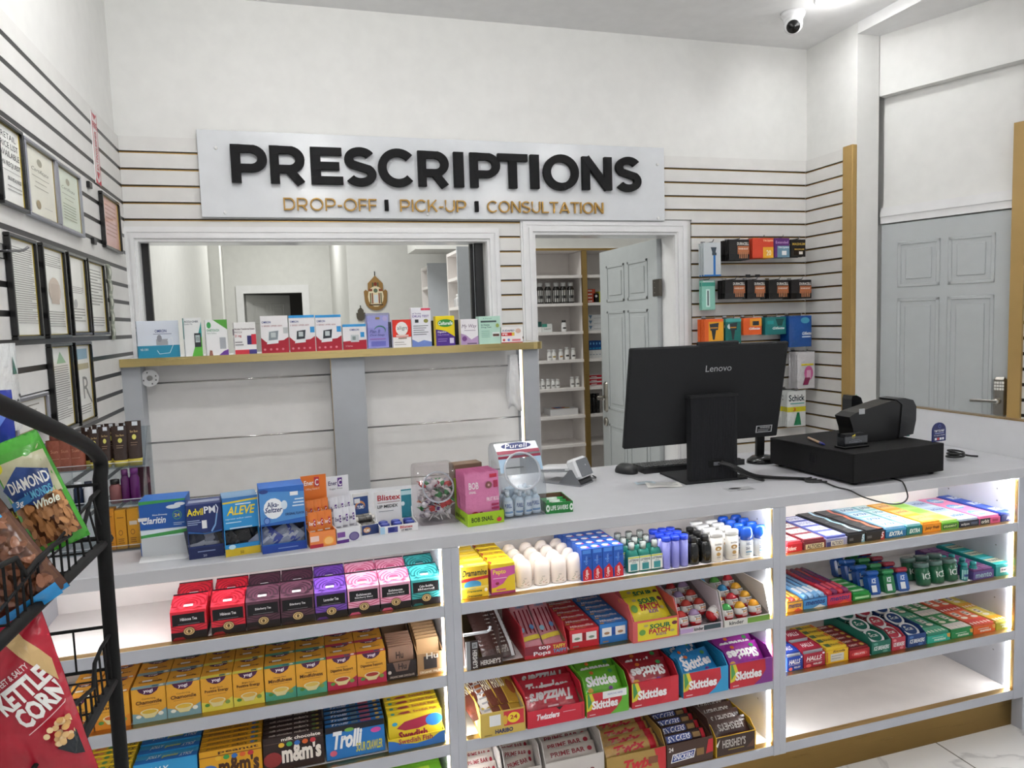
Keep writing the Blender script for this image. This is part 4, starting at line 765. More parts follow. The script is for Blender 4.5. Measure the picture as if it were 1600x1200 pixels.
# ================================================================ ON THE COUNTER
ZT = ZCT
def place(bl, br, z, rot=None):
    a, b = at(bl[0], bl[1], 'z', z), at(br[0], br[1], 'z', z); d = b-a
    return a, math.hypot(d.x, d.y), (math.atan2(d.y, d.x) if rot is None else rot)
def hgt(px, py, a): return at(px, py, 'y', a.y).z-a.z
def sachet(lab, group, w_, h_, t_, col, F, loc, rot, cat='sachet', name='sachet', crimp=None, **k):
    return T(pillow(w_, h_, t_, col, F, n=6, crimp=crimp, **k).build(name, None, loc, rot), lab, cat, group)
def dispenser(lab, bl, br, ytop, rot, d, col, F, v0, v1, inner, sach, slab, n, L=(), TT=(), lip=None):
    a, wd, r = place(bl, br, ZT, rot); h = hgt(bl[0], ytop, a); z0, z1 = v0*h, v1*h; m = M(col); th = .002
    mb = MB(); mb.box(0, 0, z1, wd, th, h, m); mb.box(0, 0, 0, wd, th, z0, m)
    mb.box(0, th, 0, th, d, h, m); mb.box(wd-th, th, 0, wd, d, h, m); mb.box(th, d-th, 0, wd-th, d, h, m); mb.box(th, th, 0, wd-th, d-th, th, M(inner)); mb.box(th, th, h-th, wd-th, d-th, h, m)
    mb.box(th, d*.55, th, wd-th, d*.55+.001, h-th, M(inner))
    f = faces(0, wd, d, h); mb.prt(f['F'], F)
    mb.prt(f['L'], list(L)) if L else 0
    mb.prt(f['T'], list(TT)) if TT else 0
    if lip: mb.prism([(-.003, -.034, .0), (wd+.003, -.034, 0), (wd+.003, -.001, .005), (-.003, -.001, .005)], (0, .001, .001), M(lip))
    o = mb.build('dispenser_box', None, a, r); T(o, lab, 'medicine dispenser')
    R = Matrix.Rotation(r, 3, 'Z')
    for i in range(n):
        sw, shh, sc_, sF, tilt = sach; u = (i+.5)/n
        loc = a+R@Vector((wd*(.12+.76*u), d*.28+.003*(i % 2), z0*.2+.004+.002*(i % 3)))
        sachet(slab, slab+' group', sw, shh, .008, sc_[i % len(sc_)], sF, loc, (tilt[0], tilt[1]*(1 if i % 2 else -.6)+.25*math.sin(i*2.1), r), cat='sachet')
    return a, wd, h
dispenser('blue white and green allergy tablet dispenser box, leftmost of the blue boxes', (223, 874), (295, 866), 784, None, .085, '#2b62ad',
   [('r', 0, 0, 1, .08, '#1e5aa0'), ('r', 0, .38, 1, 1, '#1f57a6'), ('r', 0, .36, 1, .5, '#dfeaf2'), ('p', [(0, .36), (1, .4), (1, .47), (0, .41)], '#3f9a4d'), ('p', [(0, .94), (1, .97), (1, 1), (0, 1)], '#3f9a4d'), ('r', 0, .02, 1, .36, '#c9cdd0'), ('e', .74, .87, .16, .035, '#e9eef2'), ('e', .88, .91, .12, .03, '#e9eef2'), ('t', 'Claritin', .04, .6, .56, .72, '#f4f7fa', 'bi'), ('t', 'Non-Drowsy', .28, .73, .6, .765, '#f4f7fa', 'b'), ('e', .81, .72, .1, .08, '#58a862'), ('e', .81, .72, .085, .068, '#1f57a6'), ('t', '24', .75, .69, .87, .75, '#e6dc5a', 'b'), ('r', .72, .58, .96, .59, '#c6d7e8'), ('r', .72, .55, .9, .56, '#c6d7e8'), ('r', .03, .5, .3, .515, '#4f6f96'), ('r', -.03, .66, .16, .72, '#e6e6e6')],
   .02, .2, '#10203a', (.06, .05, ('#2d6fc0', '#dfe7ee', '#3a7ccc'), [('r', .1, .3, .9, .5, '#e8eef4')], (-.9, .5)), 'small blue and white sachet in the allergy dispenser', 5, lip='#d9dadb', L=[('r', 0, 0, 1, 1, '#b32b4a')])
dispenser('navy pain reliever dispenser box with yellow lettering, second of the blue boxes', (296, 875), (351, 867.5), 790, None, .075, '#27356a',
   [('t', 'Advil', .02, .8, .47, .93, '#e9d62c', 'b'), ('t', 'PM', .5, .82, .82, .95, '#eef0f6', 'b'), ('l', [(.84, .97), (.9, .9), (.86, .8)], .025, '#dfe6f2'), ('l', [(.86, .8), (.8, .6), (.68, .48)], .04, '#7fa9d8'), ('r', .42, .55, .56, .7, '#e9e9e9'), ('r', .02, .7, .36, .715, '#9fb0d0'), ('r', .02, .665, .4, .68, '#9fb0d0'), ('r', .02, .63, .3, .645, '#9fb0d0'), ('p', [(.02, .52), (.5, .46), (.98, .5), (.98, .47), (.5, .44), (.02, .49)], '#2e62a4'), ('r', 0, 0, 1, .2, '#1d2856'), ('r', .25, .12, .75, .14, '#8796bd'), ('t', '20', .4, .03, .5, .07, '#c3cbe0')],
   .23, .47, '#0e1426', (.035, .062, ('#3b4254', '#8a90a0', '#2b3348'), [('r', .1, .2, .9, .4, '#aab0bd')], (-.15, .22)), 'grey sachet standing in the pain reliever dispenser', 7, TT=[('r', .05, .3, .95, .7, '#8c94aa')])
dispenser('blue pain reliever dispenser box with yellow lettering and a yellow base band', (353, 871), (407.5, 862.5), 779, None, .075, '#2e8fcc',
   [('r', 0, 0, 1, .13, '#d6b82c'), ('p', [(0, .93), (1, .96), (1, 1), (0, 1)], '#3a77b8'), ('p', [(0, .9), (1, .93), (1, .96), (0, .93)], '#e2c63a'), ('t', 'ALEVE', .1, .7, .92, .85, '#f0d23a', 'bi'), ('r', .36, .87, .8, .89, '#d9ecf6'), ('t', 'naproxen sodium tablets', .06, .62, .8, .655, '#e6f2f8'), ('r', .06, .57, .5, .585, '#cfe5f2'), ('r', .16, .47, .8, .49, '#cfe5f2'), ('e', .2, .16, .1, .04, '#bfe0f0'), ('t', '50', .42, .03, .52, .08, '#4a4316')],
   .2, .46, '#0d0f14', (.034, .06, ('#15171b', '#22252b'), [('r', .1, .2, .9, .3, '#3a3e46')], (-.2, .5)), 'black sachet standing in the bright blue dispenser', 8, TT=[('r', 0, 0, 1, 1, '#6f93b4')])
dispenser('tall blue antacid dispenser box with a round white logo', (410.5, 866), (480, 856), 764, None, .08, '#2c62b0',
   [('p', [(0, .45), (1, .5), (1, .9), (0, .95)], '#4f8cca'), ('e', .3, .68, .22, .16, '#f2f5f8'), ('t', 'Alka-', .16, .7, .42, .78, '#23386e', 'b'), ('t', 'Seltzer', .1, .62, .5, .7, '#23386e', 'bi'), ('e', .54, .72, .07, .07, '#dbe8f4'), ('r', .68, .85, .86, .91, '#ecedef'), ('t', 'ORIGINAL FLAVOR', .55, .55, .98, .59, '#1d2c63', 'b'), ('r', .78, .78, .98, .8, '#dbe8f4'), ('r', .74, .73, .98, .75, '#dbe8f4'), ('r', .72, .68, .98, .7, '#dbe8f4'), ('e', .14, .5, .07, .055, '#24479a'), ('e', .14, .5, .055, .042, '#6d93d0'), ('r', 0, 0, 1, .12, '#1f429a'), ('r', .35, .05, .8, .065, '#7d94c8'), ('e', .1, .95, .1, .03, '#2a3f80')],
   .13, .42, '#0c1030', (.058, .05, ('#8d97b0', '#5a66a0', '#3f4fa0', '#a4abbb'), [('r', .1, .35, .9, .5, '#c0c6d4')], (-.35, 1.05)), 'grey blue foil sachet heaped in the antacid dispenser', 9)
# sachet displays with tall back card (orange and white)
def enerc(lab, bl, br, ylip, yhead, col, accent, head, d, slab, scol):
    a, wd, r = place(bl, br, ZT, None); hl = hgt(bl[0], ylip, a); R = Matrix.Rotation(r, 3, 'Z'); bk_ = a+R@Vector((0, d, 0)); hb = at(bl[0]-8, yhead, 'y', bk_.y).z-ZT
    or_ = col == '#e0762a'
    F = [('r', 0, 0, 1, 1, '#dfe0e3' if not or_ else '#e88a4a'), ('e', .72, .35, .22, .3, '#f0a23c' if or_ else '#5a4f86'), ('e', .72, .35, .17, .23, '#f6c27a' if or_ else '#7a6f9e'), ('r', 0, 0, .5, .22, accent), ('r', .02, .4, .35, .75, '#f2d5d0' if or_ else '#7b4f9a')]
    B = [('t', 'Ener', .12, .8, .5, .9, '#f6f2ee' if or_ else '#463a6a', 'b'), ('r', .52, .76, .72, .96, accent), ('t', 'C', .55, .78, .69, .92, '#ffffff', 'b'), ('t', '1,000mg Vitamin C' if or_ else 'Sugar Free', .16, .69, .72, .74, '#f6e6d8' if or_ else '#5c5a66')]
    if or_: B += [('e', .78, .3, .2, .14, '#f0a23c'), ('e', .78, .3, .15, .105, '#f7c98a'), ('r', 0, 0, .6, .3, '#e0555a'), ('r', .05, .35, .3, .42, '#5d9a4c')]
    tray('sachet_display', lab, 'display box', wd, d, hl, hb, col, a, r, inner='#cfc9c2', F=F, B=B, notch=2)
    for row, fy in enumerate((.22, .62)):
        for i in range(3):
            sachet('%s, %s row, %s' % (slab, 'front' if row == 0 else 'rear', ('left', 'middle', 'right')[i]), slab, wd*.36, .088+.012*row, .007, scol, [('t', 'Ener', .12, .6, .55, .72, '#f6f2ee' if or_ else '#463a6a', 'b'), ('r', .58, .56, .8, .78, accent), ('t', 'C', .61, .6, .77, .74, '#ffffff', 'b'), ('r', .15, .4, .7, .44, '#f0ddd0' if or_ else '#9c9aa6')], a+R@Vector((wd*(.2+.3*i), d*fy+.004*i, .003+.012*row)), (-.1, 0, r))
enerc('orange vitamin drink mix display with a tall back card', (485, 857.5), (525.5, 851), 833, 744, '#e0762a', '#b3283c', 1, .10, 'orange vitamin sachet in the orange display', '#dd7a30')
enerc('white and purple vitamin drink mix display beside the orange one', (527, 850), (564, 843.5), 827, 745, '#e6e6ea', '#5c2f86', 1, .10, 'white and purple vitamin sachet in the white display', '#dcdce2')
# antacid roll display
a, wd, r = place((566, 837), (592, 832.5), ZT, None); R = Matrix.Rotation(r, 3, 'Z')
tray('antacid_display', 'small navy antacid roll display with white edged back card', 'display box', wd, .085, hgt(566, 822, a), hgt(560, 771, a+R@Vector((0, .085, 0))), '#e6e4e0', a, r, inner='#2a3d6e', notch=2,
   F=[('r', 0, 0, 1, 1, '#25386c'), ('e', .3, .5, .22, .3, '#c98a4a'), ('t', 'TUMS', .12, .3, .46, .62, '#ffffff', 'b')], B=[('r', .06, .06, .94, .86, '#2b4a86'), ('e', .45, .5, .3, .2, '#d9935a'), ('e', .45, .45, .26, .16, '#2b4a86'), ('t', 'TUMS', .25, .38, .66, .52, '#ffffff', 'b'), ('r', .1, .62, .45, .8, '#e6e6e6')])
for i in range(6):
    for j in range(2):
        lab = 'small antacid roll lying in the navy display'
        if i == j == 0:
            mb = MB(); mb.tube([(-.019, 0, 0), (-.017, 0, 0), (.017, 0, 0), (.019, 0, 0)], [.004, .0068, .0068, .004], M('#d8d3ca', 'film'), 10); mb.tube([(-.01, 0, 0), (.01, 0, 0)], .0071, M('#6d6a66', 'film'), 10)
            rl = mb.build('antacid_roll', None, (0, 0, 0)); T(rl, lab, 'antacid roll', 'rolls in the navy antacid display')
        L = a+R@Vector((wd*.28+(.04 if j else 0)*.0+wd*.42*j, .012+.0125*i, .012+.009*(i % 2)+.0145*(i > 2)))
        if i == j == 0: rl.location = L; rl.rotation_euler = (0, 0, r)
        else: dup(rl, L, r)
# lip balm display with blue jars
a, wd, r = place((594.5, 836), (653.5, 828), ZT, None); R = Matrix.Rotation(r, 3, 'Z'); D_ = .075
tray('lip_balm_display', 'white lip balm display with red lettering and a teal end panel', 'display box', wd, D_, hgt(594, 824, a), hgt(588, 769, a+R@Vector((0, D_, 0))), '#ecebea', a, r, inner='#e4e4e2', notch=2,
   F=[('r', 0, .05, .12, .95, '#a9cfe8'), ('r', .2, .12, .46, .85, '#4a4f96'), ('e', .3, .5, .08, .3, '#2c3280'), ('t', 'Blistex', .52, .5, .86, .85, '#c02a36', 'b'), ('t', 'LIP MEDEX', .55, .15, .84, .38, '#3a4048', 'b')], B=[('t', 'Blistex', .08, .68, .7, .88, '#b3242e', 'b'), ('r', .08, .6, .68, .62, '#9a6a6a'), ('t', 'LIP MEDEX', .07, .42, .62, .53, '#22262c', 'b'), ('r', .72, 0, 1, 1, '#2b7f8f'), ('r', .72, .8, 1, .95, '#bcdbe0'), ('e', .76, .5, .05, .08, '#e3f0f2'), ('r', .1, .3, .5, .32, '#8a8f94')])
t0 = None
for i in range(6):
    L = a+R@Vector((wd*(.16+.33*(i % 3)), .018+.028*(i//3), .0025)); lb = 'round blue lip balm jar in the white display, %s of the %s row' % (('left', 'middle', 'right')[i % 3], ('front', 'back')[i//3])
    if not t0:
        t0 = thing('balm_jar', lb, 'jar', L, r, 'blue jars in the lip balm display')
        mb = MB(); mb.lathe([(.0125, 0), (.0128, .012)], M('#1c2668', 'plastic'), 18); mb.build('jar_body', t0)
        mb = MB(); mb.lathe([(.0135, .012), (.0135, .021), (.012, .0225), (0, .0225)], M('#202f86', 'plastic'), 20); mb.prt(flat((-.0135, -.0135, .0226), (.027, 0, 0), (0, .027, 0)), [('e', .5, .5, .36, .36, '#3b4ba4'), ('t', 'Blistex', .25, .42, .75, .6, '#b9c2ec')]); mb.build('lid', t0)
    else: dup(t0, L, r, lb)
# ---- clear jars with a slanted round mouth
def jar(lab, bl, br, ytop, dd, tint='#f4f4f6', front=()):
    a, wd, r = place(bl, br, ZT, None); h = hgt(bl[0], ytop, a+Vector((0, dd*.6, 0))); t = thing('clear_jar', lab, 'jar', a, r)
    prof = [(.004, 0), (0, .012), (0, h*.36), (dd*.02, h*.42), (dd*.32, h*.84), (dd*.36, h*.87), (dd*.62, h), (dd*.94, h), (dd, h*.95), (dd, .012), (dd*.96, 0)]
    mb = MB(); m = M(tint, 'clear'); cu = .014
    def sect(u):   # rounded along x
        e = abs(2*u-1); k = max(0, (e-.8)/.2); k = 1-math.sqrt(max(0, 1-k*k)); return k*cu
    NU = 14; pv = prof+[prof[0]]
    us = [0, .01, .03, .06, .1, .3, .5, .7, .9, .94, .97, .99, 1]
    cx = dd*.5; vs = []
    for u in us:
        k = sect(u)
        for y, z in prof: vs.append((u*wd, y+(cx-y)/max(abs(cx-y), 1e-3)*min(k, abs(cx-y)), z+(h/2-z)/max(abs(h/2-z), 1e-3)*min(k, abs(h/2-z))*.7))
    n = len(prof); fs = []
    for i in range(len(us)-1):
        for j in range(n): fs.append((i*n+j, (i+1)*n+j, (i+1)*n+(j+1) % n, i*n+(j+1) % n))
    fs += [tuple(range(n)), tuple(range((len(us)-1)*n+n-1, (len(us)-1)*n-1, -1))]
    mb.mesh(vs, fs, m, True); o = mb.build('jar_body', t)
    # slanted mouth
    p0 = Vector((wd/2, dd*.02, h*.42)); p1 = Vector((wd/2, dd*.33, h*.85)); mid = (p0+p1)/2; v = (p1-p0).normalized(); nrm = Vector((1, 0, 0)).cross(v); rad = min(wd*.43, (p1-p0).length*.56)
    pts = [mid+nrm*.004+Vector((1, 0, 0))*rad*math.cos(q*2*PI/32)+v*rad*math.sin(q*2*PI/32) for q in range(32)]
    mb = MB(); mb.tube(pts, .0035 if front else .0025, M('#e6e8ec', 'gloss'), 8, closed=True); mb.tube([p+nrm*.004 for p in pts], .002, M('#e6e8ec', 'clear'), 8, closed=True); mb.build('mouth_rim', t)
    mb = MB(); mb.poly([q+nrm*.003 for q in pts], m); mb.build('mouth_cover', t)
    if front:
        mb = MB(); sf = flat(Vector((0.004, dd*.02, h*.42))+nrm*.001, (wd-.008, 0, 0), p1-p0)
        N = 16; ring = [(.5+rad/(wd-.008)*math.cos(PI*q/N), .5+rad/(p1-p0).length*math.sin(PI*q/N)) for q in range(N+1)]
        mb.poly([sf(a_, b_, 0) for a_, b_ in [(0, .5)]+[(0, 1.0), (.5, 1.0)]+ring[N//2:]], M('#a8c6de', 'gloss')); mb.poly([sf(a_, b_, 0) for a_, b_ in ring[:N//2+1]+[(.5, 1.0), (1, 1.0), (1, .5)]], M('#a8c6de', 'gloss'))
        mb.prt(sf, [('r', 0, .92, 1, 1, '#8f1f3d')]); 
        sf2 = flat((.004, dd*.345, h*.873), (wd-.008, 0, 0), (0, dd*.27, h*.13)); mb.poly([sf2(0, 0, .001), sf2(1, 0, .001), sf2(1, 1, .001), sf2(0, 1, .001)], M('#e9edf1', 'gloss')); mb.prt(lambda u, v, o: sf2(u, v, o+.001), [('r', 0, 0, 1, .3, '#8f1f3d'), ('e', .5, .68, .36, .3, '#1d2a66'), ('t', 'Purell', .22, .5, .78, .88, '#ffffff', 'i')]); mb.build('label', t)
    return a, wd, h, r
# lollipops
a, wd, h, r = jar('clear plastic jar full of wrapped lollipops with white sticks', (656, 823.5), (722, 815.5), 727, .125, '#f6f3f4')
R = Matrix.Rotation(r, 3, 'Z')
def lolly(col, c2):
    t = thing('lollipop', 'wrapped lollipop with a white stick in the clear jar', 'lollipop', (0, 0, 0), 0, 'lollipops in the clear jar')
    mb = MB(); mb.tube([(0, 0, 0), (0, 0, .06)], .0018, M('#ececec', 'plastic'), 6); mb.build('stick', t)
    mb = MB(); mb.lathe([(0, .088), (.009, .085), (.013, .074), (.012, .065), (.006, .056), (.003, .053)], M(col, 'film'), 10)
    mb.prt(lambda u, v, o: Vector(((.0128+o)*math.sin((u-.5)*3), -(.0128+o)*math.cos((u-.5)*3), .064+.016*v)), [('r', .1, .1, .9, .9, c2)], n=4, kind='film')
    mb.prism([(-.011, 0, .084), (.011, 0, .084), (.014, 0, .097), (-.014, 0, .097)], (0, .0008, 0), M(col, 'film')); mb.prism([(-.004, 0, .056), (.004, 0, .056), (.012, 0, .044), (-.012, 0, .044)], (0, .0008, 0), M(c2, 'film')); mb.build('wrapper', t); return t
prot = [lolly(*c) for c in (('#e7e3e6', '#b52a52'), ('#c2622f', '#e8e0d8'), ('#2f8a45', '#e6ece6'), ('#e6e6ea', '#6a3a86'), ('#c83a3a', '#ece4e2'), ('#d9d4dc', '#8a8f9a'))]
rr = random.Random(3); used = set()
for i in range(60):
    p = prot[rr.choice((0, 0, 1, 2, 3, 4, 5, 5))]; lay = i//12
    q = Vector((wd*(.25+.5*rr.random()), .036+.055*rr.random(), .008+.022*lay))
    e = (rr.choice((-1, 1))*(.75+.7*rr.random()), rr.uniform(-.5, .5), rr.uniform(-3, 3)); dirv = (Euler(e).to_matrix())@Vector((0, 0, 1)); s = .8
    q -= dirv*.04*s; q.x = min(max(q.x, .014), wd-.014)
    q.z = max(.012, min(q.z, h*.62))
    tip = q+dirv*.09*s
    if tip.z < .01: q.z += .012-tip.z
    for ax, hi in ((0, wd-.014), (1, .105)):
        tp = (q+dirv*.09*s)[ax]
        if tp > hi: q[ax] -= tp-hi
        if tp < .016: q[ax] += .016-tp
    if p.name in used: dup(p, a+R@q, e, scale=(s, s, s))
    else: p.location = a+R@q; p.rotation_euler = e; p.scale = (s, s, s); used.add(p.name)
# hand sanitizer jar
a, wd, h, r = jar('clear hand sanitizer jar with a blue and maroon printed top', (787, 813.5), (857, 803.5), 694, .125, '#f1f4f7', front=1)
R = Matrix.Rotation(r, 3, 'Z')
t0 = None
for i in range(16):
    L = a+R@Vector((wd*(.19+.205*(i % 4)), .024+.028*((i//4) % 3), .004)); e = (.05*(i % 3), .06*((i*5) % 3-1), r+.3*(i % 3-1))
    if i > 11: L = a+R@Vector((wd*(.3+.14*(i-12)), .06+.008*(i % 2), .082)); e = (1.0+.2*i, .4*(i % 2), r+.6*(i-13))
    if t0: dup(t0, L, e); continue
    t0 = thing('sanitizer_bottle', 'small clear hand sanitizer bottle with a pale blue label in the jar', 'bottle', L, e, 'small bottles in the sanitizer jar')
    mb = MB(); mb.lathe([(.013, 0), (.0142, .003), (.0142, .05), (.006, .06)], M('#c9d8e4', 'gloss'), 12, sy=.7); mb.prt(lambda u, v, o: Vector(((.0143+o)*math.sin((u-.5)*2.2), -(.0101+o)*math.cos((u-.5)*2.2), .006+.042*v)), [('r', 0, 0, 1, 1, '#e4ebf2'), ('t', 'PURELL', .15, .5, .85, .8, '#2b4f96', 'b'), ('r', .1, .1, .9, .25, '#7fa3cc')], n=4); mb.build('body', t0)
    mb = MB(); mb.lathe([(.0065, .06), (.0065, .074), (0, .074)], M('#dfe6ec', 'plastic'), 12); mb.build('cap', t0)
# price label on jar: part of jar left out; fruit roll display
a, wd, r = place((731.5, 824), (788, 815.5), ZT, None); hl = hgt(731, 804.5, a); R = Matrix.Rotation(r, 3, 'Z'); D_ = .115
tray('fruit_roll_display', 'lime green display box reading BOB SNAIL with pink fruit roll packs', 'display box', wd, D_, hl, hgt(722, 746, a+R@Vector((0, D_, 0))), '#9fc327', a, r, inner='#8b6a52', notch=2,
   F=[('t', 'BOB SNAIL', .1, .3, .7, .68, '#1c2412', 'b'), ('e', .86, .3, .07, .18, '#cc3344'), ('r', .84, .5, .88, .56, '#4f8a2a')], L=[('t', 'BOB SNAIL', .1, .3, .8, .6, '#1c2412', 'b')])
t0 = None
for i in range(8):
    L = a+R@Vector((wd*.47+.0008*(i % 2), .0155+.0115*i, .004)); lb = 'pink fruit roll pack in the lime green display, %s from the front' % ORD[i]
    if t0: dup(t0, L, (-.02, 0, r), lb); continue
    hh = hgt(738, 744, a); t0 = sachet(lb, 'pink packs in the lime green display', wd*.93, hh, .011, '#d27ba6', [('t', 'BOB', .1, .68, .38, .82, '#f2e6ea', 'b'), ('t', 'SNAIL', .1, .6, .3, .65, '#f2e6ea', 'b'), ('r', .72, .88, .94, .95, '#b3243c'), ('e', .68, .74, .1, .07, '#7a4a46'), ('e', .68, .74, .035, .025, '#c99a9a'), ('r', .82, .68, .96, .82, '#a62b4f'), ('t', 'FRUIT ROLL', .6, .42, .98, .5, '#f4dfe8', 'b'), ('r', .74, .32, .97, .36, '#a51f50'), ('r', .74, .25, .97, .29, '#a51f50'), ('e', .25, .16, .13, .08, '#a61e3a'), ('e', .42, .18, .07, .05, '#7a1a33')], L, (-.02, 0, r), cat='snack pack', name='fruit_roll_pack', p=.25, cr=.04)
q = a+R@Vector((.004, D_+.006, 0)); carton('cardboard_box', 'plain brown cardboard box behind the pink fruit roll packs', 'box', wd*.8, .05, at(740, 724, 'y', q.y).z-ZT, '#7a6250', q, r)
# mint roll box
a, wd, r = place((853.5, 803.5), (895.5, 799.5), ZT, None); hl = hgt(853, 786.5, a); R = Matrix.Rotation(r, 3, 'Z')
tray('mint_roll_box', 'green open box of mint rolls right of the sanitizer jar', 'display box', wd, .12, hl, hl*1.05, '#24803a', a, r, inner='#6a4a3a', F=[('t', 'LIFE SAVERS', .17, .3, .82, .72, '#f2f5f2', 'b'), ('e', .07, .5, .07, .33, '#e6ece6'), ('e', .07, .5, .03, .13, '#24803a'), ('e', .94, .5, .07, .33, '#e6ece6'), ('e', .94, .5, .03, .13, '#24803a')])
t0 = None
for i in range(7):
    L = a+R@Vector((wd/2, .013+.0155*i, .014+.006*(i % 2))); lb = 'green and white mint roll in the green box, %s from the front' % ORD[i]
    if t0: dup(t0, L, r, lb); continue
    mb = MB(); mb.tube([(-wd*.45, 0, 0), (-wd*.43, 0, 0), (wd*.43, 0, 0), (wd*.45, 0, 0)], [.005, .0082, .0082, .005], M('#2e9a48', 'film'), 10); mb.tube([(-wd*.2, 0, 0), (wd*.2, 0, 0)], .0085, M('#d7e6d9', 'film'), 10)
    t0 = T(mb.build('mint_roll', None, L, r), lb, 'mint roll', 'rolls in the green box')
# card reader on its dock
a = at(917, 757, 'z', ZT); t = thing('card_reader', 'white and grey card reader standing in a dock on the counter', 'card reader', a, math.radians(38))
mb = MB(); mb.box(-.04, -.0, 0, .04, .13, .004, M('#8b8d91', 'plastic')); mb.box(-.034, .002, .004, .034, .034, .018, M('#232427', 'plastic'), .003)
for x in (-.04, .034): mb.prism([(x, 0, .004), (x, .075, .004), (x, .035, .05), (x, .028, .05)], (.006, 0, 0), M('#6f7175', 'plastic'))
mb.build('dock', t); t.scale = (1.2, 1.2, 1.15)
mb = MB(); mb.box(-.037, -.016, 0, .037, .02, .066, M('#e4e5e7', 'plastic'), .008); mb.box(-.032, -.0185, .004, .032, -.015, .058, M('#777a7f', 'gloss'), .002); mb.prt(flat((-.032, -.0186, .004), (.064, 0, 0), (0, 0, .054)), [('e', .6, .6, .05, .04, '#c3c6cb')], kind='gloss'); mb.build('reader_head', t, (0, .01, .02), (math.radians(-24), 0, 0))
mb = MB(); mb.box(-.03, .03, .045, .03, .15, .063, M('#dfe0e2', 'plastic'), .005); mb.box(-.0305, .05, .05, .0305, .14, .056, M('#8b8d91', 'plastic'), .001); mb.build('reader_body', t, (0, 0, .0), (math.radians(-7), 0, 0))
mb = MB(); mb.tube([(.037, .0, .02), (.055, .0, .012), (.075, .01, .004), (.072, .028, .003), (.05, .03, .003), (.035, .02, .01)], .002, blk, 6); mb.build('strap', t)
# ================================================================ computer
t = thing('desktop_computer', 'black all-in-one computer seen from behind with a ribbed stand', 'computer')
yb1, yt1 = 2.315, 2.245; BL, BR_ = at(971.5, 697, 'y', yb1), at(1210.8, 683, 'y', yb1); TL, TR = at(984, 543, 'y', yt1), at(1230.6, 534, 'y', yt1)
w0 = ((BR_-BL).x+(TR-TL).x)/2; xc = (BL.x+BR_.x+TL.x+TR.x)/4; zb, zt = (BL.z+BR_.z)/2, (TL.z+TR.z)/2
hh = math.hypot(zt-zb, yt1-yb1); tl = math.atan2(yb1-yt1, zt-zb); pc = M('#1f2022', 'matte'); pd = M('#1d1e21', 'matte')
mb = MB(); mb.box(-w0/2, -.012, 0, w0/2, .006, hh, pc, .004); mb.box(-w0*.09, -.011, hh-.004, w0*.17, .005, hh+.011, pc, .003)
mb.prt(flat((-w0/2, -.012, 0), (w0, 0, 0), (0, 0, hh)), [('t', 'Lenovo', .47, .735, .635, .80, '#a5a7aa', 'h'), ('r', .845, .055, .955, .13, '#b9babc'), ('r', .852, .062, .948, .122, '#17181a'), ('t', 'WARNING', .87, .1, .94, .117, '#c9cacc', 'b'), ('r', .858, .085, .94, .09, '#a9aaac'), ('r', .858, .07, .93, .075, '#a9aaac')], kind='matte')
mb.build('screen_housing', t, (xc, yb1, zb), (tl, 0, 0))
mb = MB(); mb.box(-w0/2+.006, .0062, .02, w0/2-.006, .008, hh-.006, M('#050506', 'gloss')); mb.build('screen', t, (xc, yb1, zb), (tl, 0, 0))
yc = 2.23; ca, cb = at(1081, 746, 'y', yc), at(1151, 744, 'y', yc); ctop = at(1100, 622, 'y', yc).z; ra = math.atan2(-.012, cb.x-ca.x)*.4
mb = MB(); cwd = cb.x-ca.x; mb.box(0, 0, .004, cwd, .035, ctop-ZT, pd)
for i in range(26): mb.box(.004+(cwd-.008)*i/26, -.0014, .006, .004+(cwd-.008)*(i+.5)/26, 0, ctop-ZT-.001, pd)
mb.build('stand_column', t, (ca.x, yc, ZT), ra)
mb = MB(); mb.box(-.004, -.004, ctop-ZT, cwd+.003, .06, ctop-ZT+.01, pc, .002); mb.build('stand_cap', t, (ca.x, yc, ZT), ra)
mb = MB(); mb.box(-.03, -.012, 0, cwd+.035, .19, .007, pd, .002); mb.build('stand_base', t, (ca.x, yc, ZT), ra)
mb = MB(); mb.box(cwd*.36, -.003, .052, cwd*.62, 0, .078, M('#08080a', 'matte')); mb.box(cwd*.46, -.006, .058, cwd*.6, -.002, .07, M('#6c6e72', 'metal'), .001); mb.build('port_recess', t, (ca.x, yc, ZT), ra)
cb_ = M('#0f0f10', 'plastic'); 
def cable(name, lab, pts, r_, grp=None, sm=1):
    pts = [Vector(p) for p in pts]
    for _ in range(sm*2):
        q = [pts[0]]
        for p0, p1 in zip(pts, pts[1:]): q += [p0*.75+p1*.25, p0*.25+p1*.75]
        pts = q+[pts[-1]]
    mb = MB(); mb.tube(pts, r_, cb_, 7); return T(mb.build(name, None), lab, 'cable', grp)
px = ca.x+cwd*.55; pz = ZT+.064
for i, (dx, lab) in enumerate(((0, 'lowest'), (.006, 'middle'), (.012, 'topmost'), (.017, 'thin right'))):
    e = at(1296, 752-1.5*i, 'z', ZT+.004)
    cable('computer_cable', '%s black cable from the computer stand to the cash drawer' % lab, [(px+dx, yc-.004, pz+.002*i), (px+.03+dx, yc-.045, pz-.004), (px+.09+dx, yc-.05, ZT+.016+.003*i), (px+.16, yc-.045-.004*i, ZT+.004+.003*i), (px+.28, 2.12-.006*i, ZT+.004+.002*i), (e.x-.08, e.y+.02+.004*i, ZT+.004), (e.x-.01-.012*i, e.y+.012*i, ZT+.004)], .003, 'black cables from the computer to the drawer')
cable('looped_cable', 'small black cable loop lying at the right front of the computer stand', [(px+.02, yc-.004, pz), (px+.06, yc-.07, ZT+.03), (px+.13, yc-.085, ZT+.004), (px+.155, yc-.06, ZT+.004), (px+.12, yc-.035, ZT+.006), (px+.08, yc-.02, ZT+.02)], .0028)
